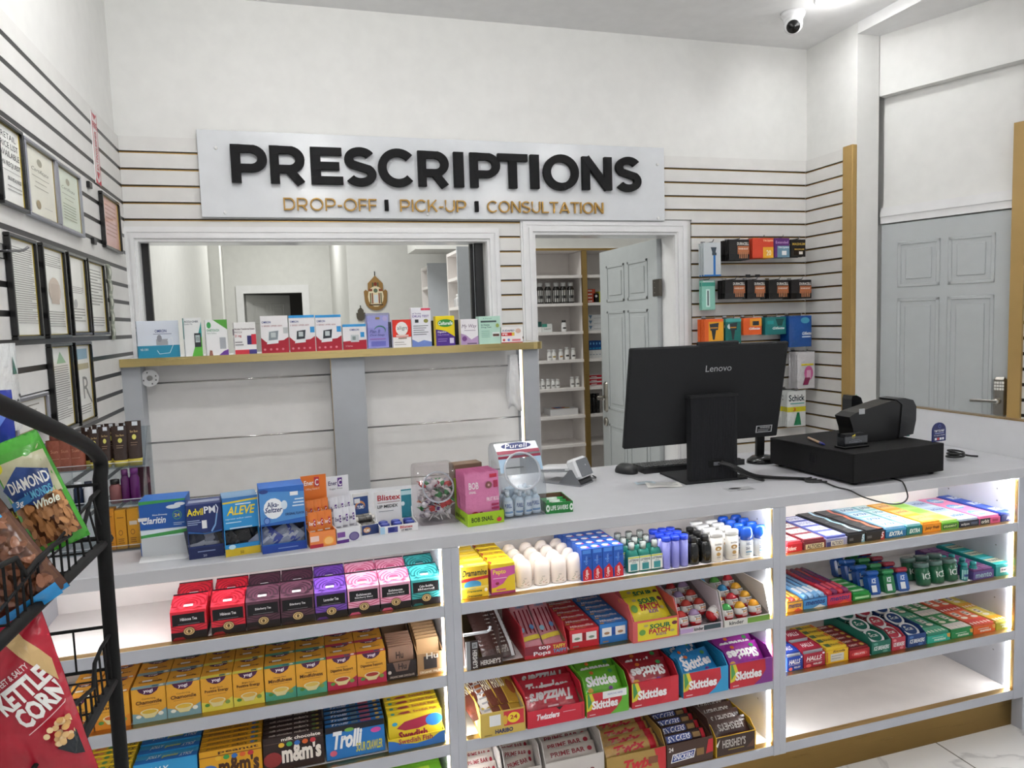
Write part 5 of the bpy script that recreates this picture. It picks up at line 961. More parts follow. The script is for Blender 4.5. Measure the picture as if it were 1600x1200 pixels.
# cable hanging over the counter front
yo = YF-.008
cp = [at(a_, b_, 'z', ZT+.004) for a_, b_ in ((1258, 752), (1285, 751.5))]+[Vector((at(1309, 756, 'y', YF+.004).x, YF+.01, ZT+.005))]+[at(a_, b_, 'y', yo) for a_, b_ in ((1327, 765), (1344, 775), (1362, 781), (1380, 785.5), (1398, 788), (1412, 786), (1419, 778), (1417, 768), (1413.5, 758))]+[Vector((at(1411, 748, 'y', YF).x, YF+.006, ZT+.004)), Vector((at(1409, 744, 'y', YF).x, YF+.05, ZT+.004))]
cable('hanging_cable', 'thin black cable drooping over the counter edge below the cash drawer', cp, .0026, sm=1)
# small stand behind computer
a = at(1190, 722, 'z', ZT); t = thing('display_stand', 'black curved device stand between the computer and the cash drawer', 'stand', a)
mb = MB(); mb.lathe([(0, .03), (.04, .026), (.06, .012), (.062, 0)], M('#131315', 'gloss'), 24, sy=.8); mb.build('base', t)
tp = at(1196, 680, 'y', a.y+.02); mb = MB(); mb.prism([(-.022, .0, .02), (.012, .0, .02), (.03, .02, tp.z-ZT+.02), (-.006, .02, tp.z-ZT+.02)], (0, .012, 0), M('#131315', 'plastic')); mb.build('arm', t)
mb = MB(); mb.box(-.02, .018, tp.z-ZT+.01, .05, .032, tp.z-ZT+.12, M('#131315', 'plastic'), .003); mb.build('screen', t)
# keyboard and mouse
a = at(1007, 741, 'z', ZT); t = thing('keyboard', 'black keyboard lying behind the computer stand', 'keyboard', a, math.radians(-1))
mb = MB(); mb.prism([(0, 0, 0), (0, .14, 0), (0, .14, .012), (0, .0, .022)], (.43, 0, 0), M('#1a1b1d', 'plastic')); mb.build('body', t)
mb = MB()
for j in range(5):
    for i in range(20): x, y = .008+.0208*i, .012+.025*j; z = .0225-.01*y/.14; mb.box(x, y, z-.001, x+.0175, y+.019, z+.0025, M('#232427', 'plastic'), .0008)
o = mb.build('keys', t)
a = at(987, 742, 'z', ZT); mb = MB(); mb.lathe([(0, .036), (.016, .034), (.027, .022), (.031, .008), (.03, 0)], M('#242527', 'plastic'), 24, sy=1.55, pw=2.4); T(mb.build('mouse', None, a+Vector((0, .045, 0)), math.radians(28)), 'black computer mouse left of the keyboard', 'mouse')
# papers and counter sticker
for i, (q, rz_, lab, c) in enumerate((((1040, 762), -18, 'printed receipt slip lying by the left of the computer base', '#ecebe6'), ((1010, 757), -10, 'small pale blue card lying left of the receipt slip', '#c9d9e2'))):
    a = at(q[0], q[1], 'z', ZT); mb = MB(); wd_, hd_ = ((.12, .075), (.07, .04))[i]; mb.grid(lambda u, v: Vector(((u-.5)*wd_, v*hd_, .001+.0025*math.sin(u*4+v*2)**2)), 6, 4, M(c)); mb.prt(lambda u, v, o_: Vector(((u-.5)*wd_, v*hd_, .0012+.0025*math.sin(u*4+v*2)**2+o_)), lines(.1, .9, .15, .9, 6 if i == 0 else 3, '#8d9296'), n=4)
    T(mb.build('receipt' if i == 0 else 'card', None, a, math.radians(rz_)), lab, 'paper')
a = at(1155, 764, 'z', ZT); mb = MB(); mb.box(-.05, -.025, 0, .05, .025, .0003, M('#cfd0d3', 'gloss')); mb.prt(flat((-.05, -.025, .0003), (.1, 0, 0), (0, .05, 0)), [('e', .4, .7, .22, .22, '#1c1c1e'), ('p', [(.1, .6), (.3, .9), (.5, .6)], '#1c1c1e'), ('t', 'SCAN HERE', .35, .1, .95, .32, '#1c1c1e', 'b')]); T(mb.build('counter_sticker', None, a, math.radians(-3)), 'black printed sticker on the worktop in front of the computer', 'sticker')
# ================================================================ cash drawer group
t = thing('cash_drawer', 'large black metal cash drawer on the right end of the counter', 'cash drawer', (1.768, 1.967, ZT), math.radians(4.2)); bd = M('#0c0c0d', 'matte')
mb = MB(); mb.box(0, 0, .01, .415, .41, .11, bd, .002); mb.build('body', t)
mb = MB(); mb.box(-.001, .006, .016, .0, .404, .1, bd); mb.box(-.0035, .17, .05, -.001, .2, .08, M('#3a3a3c', 'metal'), .001); mb.build('drawer_front', t)
for x in (.03, .385):
    for y in (.03, .38): mb = MB(); mb.lathe([(.011, 0), (.012, .01)], blk, 12, (x, y, 0)); mb.build('foot', t)
ZD = ZT+.1105
yp = 2.13; prof = [at(a_, b_, 'y', yp) for a_, b_ in ((1336, 686), (1333, 670), (1327.5, 652), (1338, 645), (1370, 634), (1390, 627.5), (1406, 624), (1412, 632), (1410, 657), (1403, 682), (1400, 686))]
zmin = min(p.z for p in prof); prof = [Vector((p.x, p.y, max(p.z, ZD))) for p in prof]; prof[0].z = prof[-1].z = ZD
t = thing('receipt_printer', 'black receipt printer with a rounded end standing on the cash drawer', 'printer', prof[0])
o0 = prof[0]; pm = M('#0a0a0b', 'plastic'); mb = MB(); mb.prism([p-o0 for p in prof], (0, .075, 0), pm); mb.build('body', t)
p2 = [at(a_, b_, 'y', yp-.004) for a_, b_ in ((1400, 624), (1414, 622), (1427, 625), (1432, 635), (1431.5, 656), (1427, 678), (1405, 684), (1408, 656), (1410, 632))]
mb = MB(); mb.prism([Vector((p.x, p.y, max(p.z, ZD)))-o0 for p in p2], (0, .085, 0), M('#242527', 'plastic')); o = mb.build('paper_cover', t)
q = at(1347, 643, 'y', yp-.002)-o0; mb = MB(); mb.box(q.x-.013, q.y, q.z-.01, q.x+.013, q.y+.0015, q.z+.01, M('#a9abad', 'plastic'), .002); mb.build('paper_tab', t)
q = at(1425, 682, 'y', yp)-o0; mb = MB(); mb.tube([(q.x, .03, .02), (q.x+.03, .03, .028), (q.x+.055, .05, .018), (q.x+.06, .07, .004)], .0025, cb_, 6); mb.box(q.x-.004, .02, .002, q.x+.01, .035, .014, M('#3a8a7c', 'plastic'), .001); mb.build('cable', t)
a = at(1342, 650, 'y', 2.30); t = thing('scanner_base', 'small black scanner base with a green light behind the receipt printer', 'scanner', (a.x, 2.30, ZD))
mb = MB(); z_ = at(1335, 618, 'y', 2.3).z-ZD; mb.prism([(-.035, 0, 0), (.03, 0, 0), (.03, 0, z_*.6), (.01, 0, z_*.93), (-.01, 0, z_), (-.03, 0, z_), (-.035, 0, z_*.9)], (0, .05, 0), M('#17181a', 'gloss')); mb.build('body', t)
mb = MB(); mb.lathe([(.003, 0), (0, .002)], M('#3fdc8a', 'gloss'), 8, (-.003, .01, z_)); mb.build('status_light', t)
a = at(1338, 700, 'z', ZD); t = thing('card_holder', 'acrylic business card holder with a pharmacy logo on the cash drawer', 'card holder', a, math.radians(3))
mb = MB(); mb.box(-.055, -.005, 0, .055, .045, .008, M('#0c0c0e', 'gloss'), .002); mb.build('base', t)
mb = MB(); mb.box(-.05, .0, .008, .05, .003, .042, M('#c9ccd2', 'clear')); mb.box(-.05, .034, .008, .05, .037, .05, M('#c9ccd2', 'clear')); mb.box(-.05, .003, .008, -.047, .034, .038, M('#c9ccd2', 'clear')); mb.box(.047, .003, .008, .05, .034, .038, M('#c9ccd2', 'clear')); mb.build('acrylic_box', t)
mb = MB(); mb.box(-.043, .006, .009, .043, .03, .05, M('#17171a'), .001); mb.prt(flat((-.043, .006, .009), (.086, 0, 0), (0, 0, .041)), [('e', .42, .72, .1, .16, '#e6cf4a'), ('p', [(.36, .8), (.5, .98), (.52, .75)], '#e6cf4a'), ('t', 'PHARMACY', .2, .2, .85, .38, '#eeeeee', 'b'), ('r', .3, .42, .75, .47, '#cccccc')]); mb.build('cards', t)
a, b = at(1263, 684, 'z', ZD+.005), at(1289, 695, 'z', ZD+.005); t = thing('pen', 'wooden ballpoint pen with a blue tip lying on the cash drawer', 'pen', a, math.atan2((b-a).y, (b-a).x)); L_ = (b-a).length
mb = MB(); mb.tube([(0, 0, 0), (L_*.72, 0, 0)], .0045, M('#b89a7a', 'plastic'), 10); mb.build('barrel', t); mb = MB(); mb.tube([(L_*.72, 0, 0), (L_*.9, 0, 0), (L_, 0, 0)], [.0048, .0045, .0015], M('#27307e', 'plastic'), 10); mb.build('tip', t)
a = at(1471, 697, 'y', 2.02); t_ = MB(); pts = [(-.034, 0), (.034, 0), (.034, .04)]+[(.034*math.cos(x) if 0 else .0+.034*math.cos(x), .04+.028*math.sin(x)) for x in [PI*k/12 for k in range(1, 12)]]+[(-.034, .04)]
t_.prism([(x, 0, z) for x, z in pts], (0, .004, 0), M('#17205c', 'gloss')); t_.prt(flat((-.034, 0, 0), (.068, 0, 0), (0, 0, .068)), [('t', 'TAP TO PAY', .12, .5, .88, .62, '#f0f2fa', 'b'), ('r', .15, .42, .85, .45, '#aab4e0'), ('t', 'No Signature Needed', .12, .28, .9, .36, '#e3e7f6'), ('r', .15, .08, .3, .2, '#dfe6f4'), ('r', .33, .08, .48, .2, '#c8404a'), ('r', .51, .08, .66, .2, '#d9dbe6'), ('r', .69, .08, .84, .2, '#d9dbe6'), ('e', .5, .8, .1, .1, '#5f6fb4'), ('e', .5, .8, .075, .075, '#17205c')], kind='gloss')
T(t_.build('payment_sign', None, (a.x, 2.03, ZD), math.radians(6)), 'small dark blue TAP TO PAY sign at the right rear of the cash drawer', 'sign')
c0 = at(1493, 715, 'z', ZT+.01); pts = [c0+Vector((.04*math.cos(k*.9)*(1-.02*k), .03*math.sin(k*.9), .004*k*.4)) for k in range(18)]+[c0+Vector((.07, .01, 0)), c0+Vector((.11, .0, -.004))]
cable('coiled_cable', 'coiled black cable lying at the right behind the cash drawer', pts, .004)
# ================================================================ clear cosmetics rack at the left end of the counter
q = at(222, 858, 'z', ZT); rx1, ry0 = q.x+.012, q.y; rx0 = X(88, 800, ry0)
t = thing('acrylic_rack', 'clear acrylic tiered rack of sun lotion and cosmetics beside the wire stand', 'rack', (0, 0, 0)); ac = M('#eef2f4', 'clear')
ztop = at(238, 668, 'y', ry0+.1).z
tz = [ZT+.002, at(222, 786, 'y', ry0+.0).z, at(235, 727, 'y', ry0+.03).z]; dy_ = (.0, .0, .03); dpt = .09
for i, z in enumerate(tz):
    mb = MB(); y = ry0+dy_[i]; mb.box(rx0, y, z-.002, rx1, y+.13, z+.001, ac); mb.box(rx0, y-.003, z-.002, rx1, y, z+.014, ac); mb.box(rx0, y-.0032, z+.0138, rx1, y, z+.0148, M('#e2e6ea', 'gloss')); mb.build('shelf', t)
for x in (rx0, rx1):
    mb = MB(); mb.prism([(x, ry0-.003, ZT), (x, ry0+.16, ZT), (x, ry0+.16, ztop), (x, ry0+.12, ztop), (x, ry0+.03, tz[2]-.02), (x, ry0-.003, tz[1])], (.003, 0, 0), ac); mb.build('side_panel', t)
mb = MB(); mb.box(rx0, ry0+.157, ZT, rx1, ry0+.16, ztop, ac); mb.build('back_panel', t)
def tube_bottle(lab, loc, wd_, h, col, cap, F, grp, capb=True, rot=0, name='lotion_tube', cat='tube'):
    tt = thing(name, lab, cat, loc, rot, grp); mb = MB(); hc_ = h*.16 if capb else h*.22
    b0 = hc_ if capb else 0
    def sf(u, v, o): k = 1-.75*v if capb else 1-.1*v; x = (u-.5)*2; return Vector((wd_*.5*x*(1+.08*v), -(wd_*.3*k*math.sqrt(max(0, 1-x*x))+.0006)-o, b0+v*(h-b0)))
    mb.grid(lambda u, v: sf(u, v, 0), 8, 6, M(col, 'film')); mb.grid(lambda u, v: Vector((-sf(u, v, 0).x, -sf(u, v, 0).y, sf(u, v, 0).z)), 8, 6, M(col, 'film')); mb.prt(sf, F, n=4, o0=.0008); mb.build('body', tt)
    mb = MB()
    if capb: mb.lathe([(wd_*.46, 0), (wd_*.5, hc_)], M(cap, 'plastic'), 14, sy=.62)
    else: mb.lathe([(wd_*.3, h), (wd_*.28, h+hc_), (0, h+hc_)], M(cap, 'plastic'), 14)
    mb.build('cap', tt); return tt
sb_ = [('r', .45, .88, .8, .99, '#d8dde2'), ('e', .55, .58, .14, .07, '#d9d36a'), ('t', 'Sun Bum', .3, .7, .8, .76, '#b99b6a', 'b'), ('r', .3, .42, .75, .44, '#8a6f58'), ('r', .3, .36, .7, .38, '#8a6f58')]
z = tz[2]+.001; sg = 'brown sun lotion tubes on the top tier of the clear rack'; t0 = None
for i, (px0, px1, pt_, dy) in enumerate(((198, 221, 658, .012), (175, 199, 666, .012), (154, 172, 667, .012), (138, 155, 671, .012), (188, 204, 661, .05), (165, 181, 662, .05), (146, 162, 664, .05), (128, 143, 668, .05))):
    y = ry0+.03+dy; a, b = X(px0, 700, y), X(px1, 700, y); h = at((px0+px1)/2, pt_, 'y', y).z-z; L = ((a+b)/2, y+.008, z); lb = 'dark brown sun lotion tube with a yellow cap, %s in the %s row' % (('rightmost', 'second from right', 'third from right', 'fourth from right')[i % 4], 'front' if i < 4 else 'back')
    tube_bottle(lb, L, b-a, h, '#3a2a24', '#cdb944', sb_, sg)
for i, px0 in enumerate((104, 121, 88)):
    y = ry0+.045; a = X(px0, 720, y); L = (a, y, z); lb = 'copper brown lotion bottle on the top tier, %s' % ('middle one', 'right one', 'left one')[i]
    tube_bottle(lb, L, .04, .085, '#8a4a36', '#7a3f2e', [('t', 'Sun', .3, .6, .7, .7, '#c98a6a'), ('r', .25, .4, .75, .42, '#b0755c')], 'copper bottles on the top tier of the clear rack', capb=False, name='lotion_bottle', cat='bottle')
z = tz[1]+.001
for i, (px0, w_, h_, c, cp_, lb) in enumerate(((180, .03, .055, '#7a4a4a', '#0e0e10', 'rose nail polish bottle with a black cap'), (196, .022, .08, '#571c58', '#571c58', 'plum lipstick tube left of another plum tube'), (211, .026, .082, '#5d1f60', '#6a2470', 'plum lipstick tube nearest the right end of the middle tier'), (160, .024, .06, '#26304f', '#101014', 'dark blue bottle with a black cap on the middle tier'), (138, .024, .055, '#dfe1e4', '#1a2336', 'white and navy lip product on the middle tier'), (122, .024, .055, '#18243c', '#e2e4e6', 'navy lip product with a white cap on the middle tier'))):
    y = ry0+.03+.004*(i % 3); a = X(px0, 760, y); tt = pill('cosmetic_bottle', lb, (a, y, z), w_/2, h_+.01, c, cp_, None, 'cosmetics on the middle tier of the clear rack')
carton('cosmetic_card', 'maroon cosmetics card leaning at the right of the middle tier', 'card', .05, .004, .085, '#4f2a34', (X(205, 760, ry0+.08), ry0+.08, z), F=[('p', [(.6, .3), (1, .5), (.8, .9)], '#8a5a62')])
z = tz[0]+.001
for i, (px0, c) in enumerate(((180, '#d99a24'), (199, '#dba028'), (162, '#d08a20'))):
    y = ry0+.012; a, b = X(px0, 820, y), X(px0+18, 820, y); h = at(px0, 796 if i else 798, 'y', y).z-z
    carton('lip_care_box', 'tall golden yellow box on the lowest tier of the clear rack, %s' % ('middle one', 'right one', 'left one')[i], 'box', b-a-.001, .03, h, c, (a, y, z), rot=-.03, F=[('e', .45, .42, .2, .07, '#8a5a1c'), ('e', .45, .42, .15, .052, c), ('r', .2, .25, .75, .27, '#8a5a1c'), ('r', .2, .2, .7, .22, '#8a5a1c'), ('r', .2, .15, .75, .17, '#8a5a1c'), ('r', .2, .6, .9, .7, '#e6dccb') if i == 1 else ('r', .2, .8, .8, .82, '#8a5a1c')], group='yellow boxes on the lowest tier of the clear rack')
# ================================================================ STOCK ON THE COUNTER SHELVES
Y0 = 1.98; Z1, Z2, Z3, Z4 = SH[3]+.0014, SH[2]+.0014, SH[1]+.0014, SH[0]+.0014
def fx(p, z, y=Y0): return X(p[0], p[1], y)
def colrow(name, lab, cat, p0, p1, z, n, pitch, h, col, F=(), TT=(), L=(), R=(), group=None, y0=Y0, d=None, kind='card', gap=.001, tilt=0, skew=.0, word='%s from the front', dz=0):
    """a file of identical upright cartons receding into the shelf"""
    xa, xb = fx(p0, z, y0)+gap/2, fx(p1, z, y0)-gap/2; root = None
    for i in range(n):
        lb = lab+(', '+word % ORD[i] if n > 1 else ''); loc = (xa+skew*i, y0+pitch*i, z+dz)
        if root is None: root = carton(name, lb, cat, xb-xa, d or pitch-.0008, h, col, loc, (tilt, 0, 0), F=F, TT=TT, L=L, R=R, group=group, kind=kind)
        else: dup(root, loc, None, lb)
    return xa, xb
# ---- tea cartons
def floral(c):
    o = [('e', .5, .42, .16, .13, c)]
    for s in (-1, 1):
        for k, (r0, a0, a1) in enumerate(((.24, 200, 90), (.34, 195, 100), (.46, 190, 110), (.62, 175, 120))):
            o.append(('l', [(.5+s*(r0*math.cos(math.radians(a0+(a1-a0)*q/5))*-1), .35+r0*1.05*max(-.3, math.sin(math.radians(a0+(a1-a0)*q/5)))) for q in range(6)], .04, c))
        for k in range(3): o.append(('p', [(.5+s*(.2+.09*k), .12+.1*k), (.5+s*(.42+.05*k), .1+.16*k), (.5+s*(.3+.08*k), .2+.12*k)], c))
    o.append(('l', [(.2, .02), (.35, .1), (.5, .13), (.65, .1), (.8, .02)], .03, c)); return [q if q[0] != 'p' else q for q in o]
def clampuv(c):
    r = []
    for q in c:
        if q[0] in 'lp' and isinstance(q[1], list): q = (q[0], [(min(.99, max(.01, a)), min(.99, max(.01, b))) for a, b in q[1]])+q[2:]
        r.append(q)
    return r
teas = (('Hibiscus Tea', '', '#d22b3c', '#8f1526', (268, 1002), (325, 994), 'red hibiscus tea carton, left column'), ('Hibiscus Tea', '', '#d22b3c', '#8f1526', (331.5, 998), (385, 986), 'red hibiscus tea carton, right column'),
        ('Elderberry Tea', '', '#5d3a4a', '#33202a', (386, 984), (439, 976), 'dark plum elderberry tea carton, left column'), ('Elderberry Tea', '', '#5d3a4a', '#33202a', (440, 976), (492.5, 968), 'dark plum elderberry tea carton, right column'),
        ('Lavender Tea', '', '#7a4fb4', '#4b2b7c', (493.5, 968), (543.5, 960), 'purple lavender tea carton'), ('Echinacea', 'Elderberry Blend', '#eba9c4', '#c9587f', (544.5, 960), (594.3, 952), 'pink elderberry blend tea carton, left column'),
        ('Echinacea', 'Elderberry Blend', '#eba9c4', '#c9587f', (595.3, 952), (642.8, 945), 'pink elderberry blend tea carton, right column'), ('Calm Buddha', 'Blend', '#48b4b4', '#156468', (643.8, 945), (689.5, 938), 'teal herbal blend tea carton'))
for a, b, c, c2, p0, p1, lab in teas:
    F = clampuv([('l', [(0, .5), (.3, .38), (.5, .44), (.7, .38), (1, .5)], .03, c2), ('l', [(0, .4), (.3, .3), (.5, .36), (.7, .3), (1, .4)], .03, c2), ('r', 0, 0, 1, .27, '#17131a'), ('p', [(.02, 0), (.4, 0), (.32, .1), (.1, .1)], c2), ('r', .05, .5, .95, .9, '#0f0d12')])
    F += [('t', a, .27, .69 if b else .665, .74, .78 if b else .765, '#e9e6ea', 'b')]+([('t', b, .22, .585, .78, .66, '#e9e6ea', 'b')] if b else [])+[('r', .2, .54, .8, .55, '#9b98a0'), ('e', .5, .28, .17, .15, '#1a1210'), ('e', .5, .28, .155, .137, '#c9ae7c'), ('e', .5, .28, .12, .105, '#8a7040'), ('e', .5, .28, .09, .08, '#d9c08c'), ('e', .5, .28, .04, .06, '#5f4a2a')]
    TT = clampuv(floral(c2))+[('r', .0, .93, 1, 1, '#141016'), ('r', .36, .2, .62, .32, '#ececec')]
    xa, xb = fx(p0, Z1)+.0006, fx(p1, Z1)-.0006; wd, h0, h1, d = xb-xa, .075, .094, .074
    mb = MB(); mb.prism([(0, 0, 0), (0, d, 0), (0, d, h1), (0, 0, h0)], (wd, 0, 0), M(c)); f = faces(0, wd, d, h0)
    mb.prt(f['F'], F); mb.prt(f['L'], [('r', 0, 0, 1, .27, '#17131a')]); mb.prt(f['R'], [('r', 0, 0, 1, .27, '#17131a')]); mb.prt(flat((0, 0, h0), (wd, 0, 0), (0, d, h1-h0)), TT)
    o = T(mb.build('tea_carton', None, (xa, Y0, Z1)), lab+', front row', 'tea', 'herbal tea cartons on the top left shelf'); dup(o, (xa+.002, Y0+.092, Z1), None, lab+', rear row')
# ---- second row of teas
def by(px): return 1134-(px-208)*.168
yt = ('Chamomile', 'Comforting', '#7fa5b0', '#d9b43c'), ('Positive Energy', 'Bright Peach', '#dcd255', '#e0b04a'), ('Mindfulness', 'Honey Mint', '#4a9f88', '#d9bb5a'), ('Digestive Support', 'Sweet Raspberry', '#b3274f', '#a3322a'), ('Ginger', 'Organic', '#d98a2a', '#c9622a')
for p0, p1, k, lab in ((104, 147, 4, 'yellow ginger tea carton behind the wire basket, left column'), (149, 205, 4, 'yellow ginger tea carton behind the wire stand post'), (208, 262, 0, 'yellow and grey-blue chamomile tea carton, left column'), (262.5, 315.5, 0, 'yellow and grey-blue chamomile tea carton, right column'),
                       (316, 365.5, 1, 'yellow peach tea carton, left column'), (366, 414.5, 1, 'yellow peach tea carton, right column'), (415.5, 464, 2, 'yellow and green mint tea carton, left column'), (464.5, 512, 2, 'yellow and green mint tea carton, right column'),
                       (512.5, 559, 3, 'yellow and crimson raspberry tea carton, left column'), (559.5, 605, 3, 'yellow and crimson raspberry tea carton, right column')):
    n_, s_, c, cup = yt[k]
    hd = lambda v: [('p', [(.18, v), (.82, v), (.76, v-.1), (.62, v-.18), (.5, v-.2), (.38, v-.18), (.24, v-.1)], '#4b1d45'), ('t', 'yogi', .36, v-.15, .64, v-.03, '#f3e9ee', 'b')]
    F = [('p', [(0, 0), (1, 0), (1, .36), (.8, .26), (.6, .12), (.4, .12), (.2, .26), (0, .3)], c)]+hd(1)+[('t', s_, .3, .66, .7, .72, '#5a3a20'), ('t', n_, .12, .54, .88, .65, '#4a2a1a', 'b'), ('r', .2, .49, .8, .5, '#8a5a2a'), ('e', .5, .3, .27, .09, '#e9dfb6'), ('p', [(.24, .3), (.76, .3), (.64, .13), (.36, .13)], '#dfd39c'), ('e', .5, .31, .22, .06, cup), ('e', .18, .2, .08, .05, '#e9e9df' if k in (0,) else '#4c8a3c'), ('e', .83, .22, .08, .06, '#e9e9df' if k in (0,) else '#7d9a4a')]
    TT = [('r', 0, 0, 1, .2, c), ('r', .6, .05, .78, .15, '#2d5f7a'), ('e', .88, .1, .07, .06, '#e8ead8'), ('t', n_, .15, .42, .85, .56, '#4a2a1a', 'b'), ('t', s_, .3, .6, .7, .68, '#5a3a20'), ('r', .25, .46, .55, .58, '#efefec')]+hd(1)
    colrow('tea_carton', lab, 'tea', (p0, by(p0)), (p1, by(p1)), Z2, 3, .077, .09, '#dfa233', F, TT, L=[('p', [(0, 0), (1, 0), (1, .3), (0, .2)], c)], R=[('p', [(0, 0), (1, 0), (1, .3), (0, .2)], c)], group='yellow tea cartons on the second left shelf')
# dark chocolate bars in kraft and black trays
xa, xb = fx((606, 1066), Z2), fx((651.5, 1058), Z2)
tray('chocolate_bar_display', 'black display tray of brown wrapped chocolate bars, second left shelf', 'display box', xb-xa, .2, .05, .1, '#2b2426', (xa, Y0, Z2), inner='#8a6f58', F=[('p', [(.2, 1), (.8, 1), (.7, .45), (.3, .45)], '#7d6154'), ('t', 'Hu', .38, .55, .66, .9, '#2b2426', 'b'), ('t', 'ORGANIC DARK CHOCOLATE', .08, .1, .92, .22, '#c9beb6', 'b'), ('e', .08, .45, .06, .1, '#c9beb6')])
def stack_bars(name, lab, cat, x0, w_, d_, t_, n, z, y, col, F, TT, group, dy=0, rot=0, dz=None, kind='card', tilt=0, pil=None):
    root = None
    for i in range(n):
        L = (x0, y+dy*i, z+(dz if dz is not None else t_)*i); lb = lab % ORD[i]
        if root: dup(root, L, None, lb)
        elif pil: root = T(pillow(w_, d_, t_, col, F, n=8, kind='film', **pil).build(name, None, L, (tilt, 0, rot)), lb, cat, group)
        else: root = carton(name, lb, cat, w_, d_, t_, col, L, (tilt, 0, rot), F=F, TT=TT, group=group, kind=kind)
stack_bars('chocolate_bar', 'brown wrapped chocolate bar standing in the black tray, %s from the front', 'chocolate bar', xa+.006, xb-xa-.012, .008, .083, 7, Z2+.004, Y0+.012, '#9c7a66', [('t', 'Hu', .3, .6, .6, .85, '#3a2a24', 'b'), ('r', .2, .3, .8, .34, '#5c4438')], (), 'bars in the black chocolate tray', dy=.013, dz=.0015)
xa, xb = fx((653, 1058), Z2), fx((693.5, 1050), Z2)
tray('chocolate_bar_display', 'brown kraft display tray of chocolate bars beside the divider, second left shelf', 'display box', xb-xa, .2, .062, .1, '#a5825c', (xa, Y0, Z2), inner='#9c7a52', F=[('r', .25, .25, .75, .85, '#3a3434'), ('t', 'Hu', .35, .72, .8, 1, '#e4dcd0', 'b'), ('t', 'ORGANIC PALEO', .08, .06, .92, .18, '#f0ead8', 'b')])
stack_bars('chocolate_bar', 'kraft wrapped chocolate bar leaning in the kraft tray, %s from the front', 'chocolate bar', xa+.005, xb-xa-.01, .01, .085, 9, Z2+.006, Y0+.02, '#b08c62', [('r', .2, .2, .8, .25, '#6a4f34')], [('r', .0, .0, 1, .3, '#c9a87a')], 'bars in the kraft chocolate tray', dy=.018, dz=.002, tilt=-.3)
# ---- theatre candy on the third left shelf
def by3(px): return 1213-(px-500)*.16
def theatre(p0, p1, lab, col, F, TT, h, n=10, t_=.024, tray_=None):
    xa, xb = X(p0, by3(p0), Y0), X(p1, by3(p1), Y0)
    if tray_: tray('candy_display', tray_[0], 'display box', xb-xa, n*t_+.012, .036, .05, tray_[1], (xa, Y0-.008, Z3), F=tray_[2], inner='#8a7a62'); xa += .004; xb -= .004
    root = None
    for i in range(n):
        lb = lab % ORD[i]; L = (xa, Y0+.004+t_*i, Z3+.003)
        root = dup(root, L, None, lb) if root else carton('candy_box', lb, 'candy box', xb-xa, t_-.0015, h, col, L, (-.1, 0, 0), F=F, TT=TT, group='theatre candy boxes on the third left shelf')
mm = lambda t, c, c2: ([('r', 0, .8, 1, .83, c2), ('e', .15, .35, .15, .22, '#8c2a2a' if c == '#2c1d1b' else '#4a7ac0'), ('t', 'm&m\'s', .3, .2, .95, .75, '#efe6dc' if c == '#2c1d1b' else '#4a2a18', 'bb'), ('t', t, .3, .85, .95, .95, '#efe6dc' if c == '#2c1d1b' else '#4a2a18', 'b')]+[('e', .3+.13*i, .74, .05, .07, q) for i, q in enumerate(('#e0b030', '#3f9a4a', '#2f6fc0', '#d9622a', '#c0303a'))],
       [('t', t, .1, .25, .48, .7, '#d9cfc6' if c == '#2c1d1b' else '#5a3216', 'bi'), ('t', 'm&m\'s', .52, .2, .76, .82, '#d9cfc6' if c == '#2c1d1b' else '#5a3216', 'b'), ('e', .85, .5, .04, .3, '#4a7ac0' if c != '#2c1d1b' else '#5a7a3a'), ('e', .91, .45, .03, .25, '#3f7a4a' if c != '#2c1d1b' else '#b0963a'), ('r', 0, .0, 1, .08, c2)])
theatre(60, 128, 'yellow fruit chew box behind the wire basket, %s from the front', '#d9b92c', [('t', 'DOTS', .1, .3, .9, .8, '#2c2318', 'bb')], [('t', 'DOTS', .5, .2, .9, .8, '#2c2318', 'b')], .09, 6)
theatre(130, 207, 'yellow fruit chew box beside the wire post, %s from the front', '#d9b92c', [('t', 'DOTS', .1, .3, .9, .8, '#2c2318', 'bb'), ('e', .2, .2, .1, .1, '#c04a3a')], [('t', 'DOTS', .52, .2, .95, .82, '#2c2318', 'bi'), ('e', .12, .5, .07, .3, '#c25a4a'), ('e', .24, .45, .06, .3, '#d9874a'), ('e', .4, .5, .06, .35, '#4f8a4a')], .09)
theatre(211, 311, 'bright blue gummies box, %s from the front', '#1f6fc4', [('r', 0, .5, 1, 1, '#2f95cc'), ('t', 'JOLLY', .15, .6, .55, .85, '#eef2f6', 'bi'), ('t', 'RANCHER', .15, .4, .6, .58, '#eef2f6', 'bi'), ('t', 'gummies', .5, .2, .9, .45, '#e0e04a', 'bi')], [('r', 0, .5, 1, 1, '#3a9ccf'), ('t', 'JOLLY', .18, .35, .4, .8, '#eef2f6', 'bi'), ('t', 'gummies', .42, .3, .68, .7, '#e0e04a', 'bi'), ('t', 'JOLLY', .7, .2, .92, .65, '#eef2f6', 'bif')], .086, 5, .048)
a, b = mm('peanut', '#dba023', '#8a5a1a'); theatre(314, 412, 'yellow peanut candy box, %s from the front', '#dba023', a, b, .088)
a, b = mm('milk chocolate', '#2c1d1b', '#4a3330'); theatre(414, 509, 'dark brown chocolate candy box, %s from the front', '#2c1d1b', a, b, .092)
tr = [('r', 0, .82, 1, 1, '#1a1a22'), ('t', 'Trolli', .12, .3, .62, .85, '#f2f2f2', 'bbi'), ('t', 'SOUR CRAWLER', .5, .12, .95, .4, '#d9d02a', 'bi'), ('e', .12, .2, .06, .09, '#d9627a'), ('e', .85, .7, .09, .08, '#c94a9a'), ('e', .4, .85, .08, .06, '#7ab04a')]
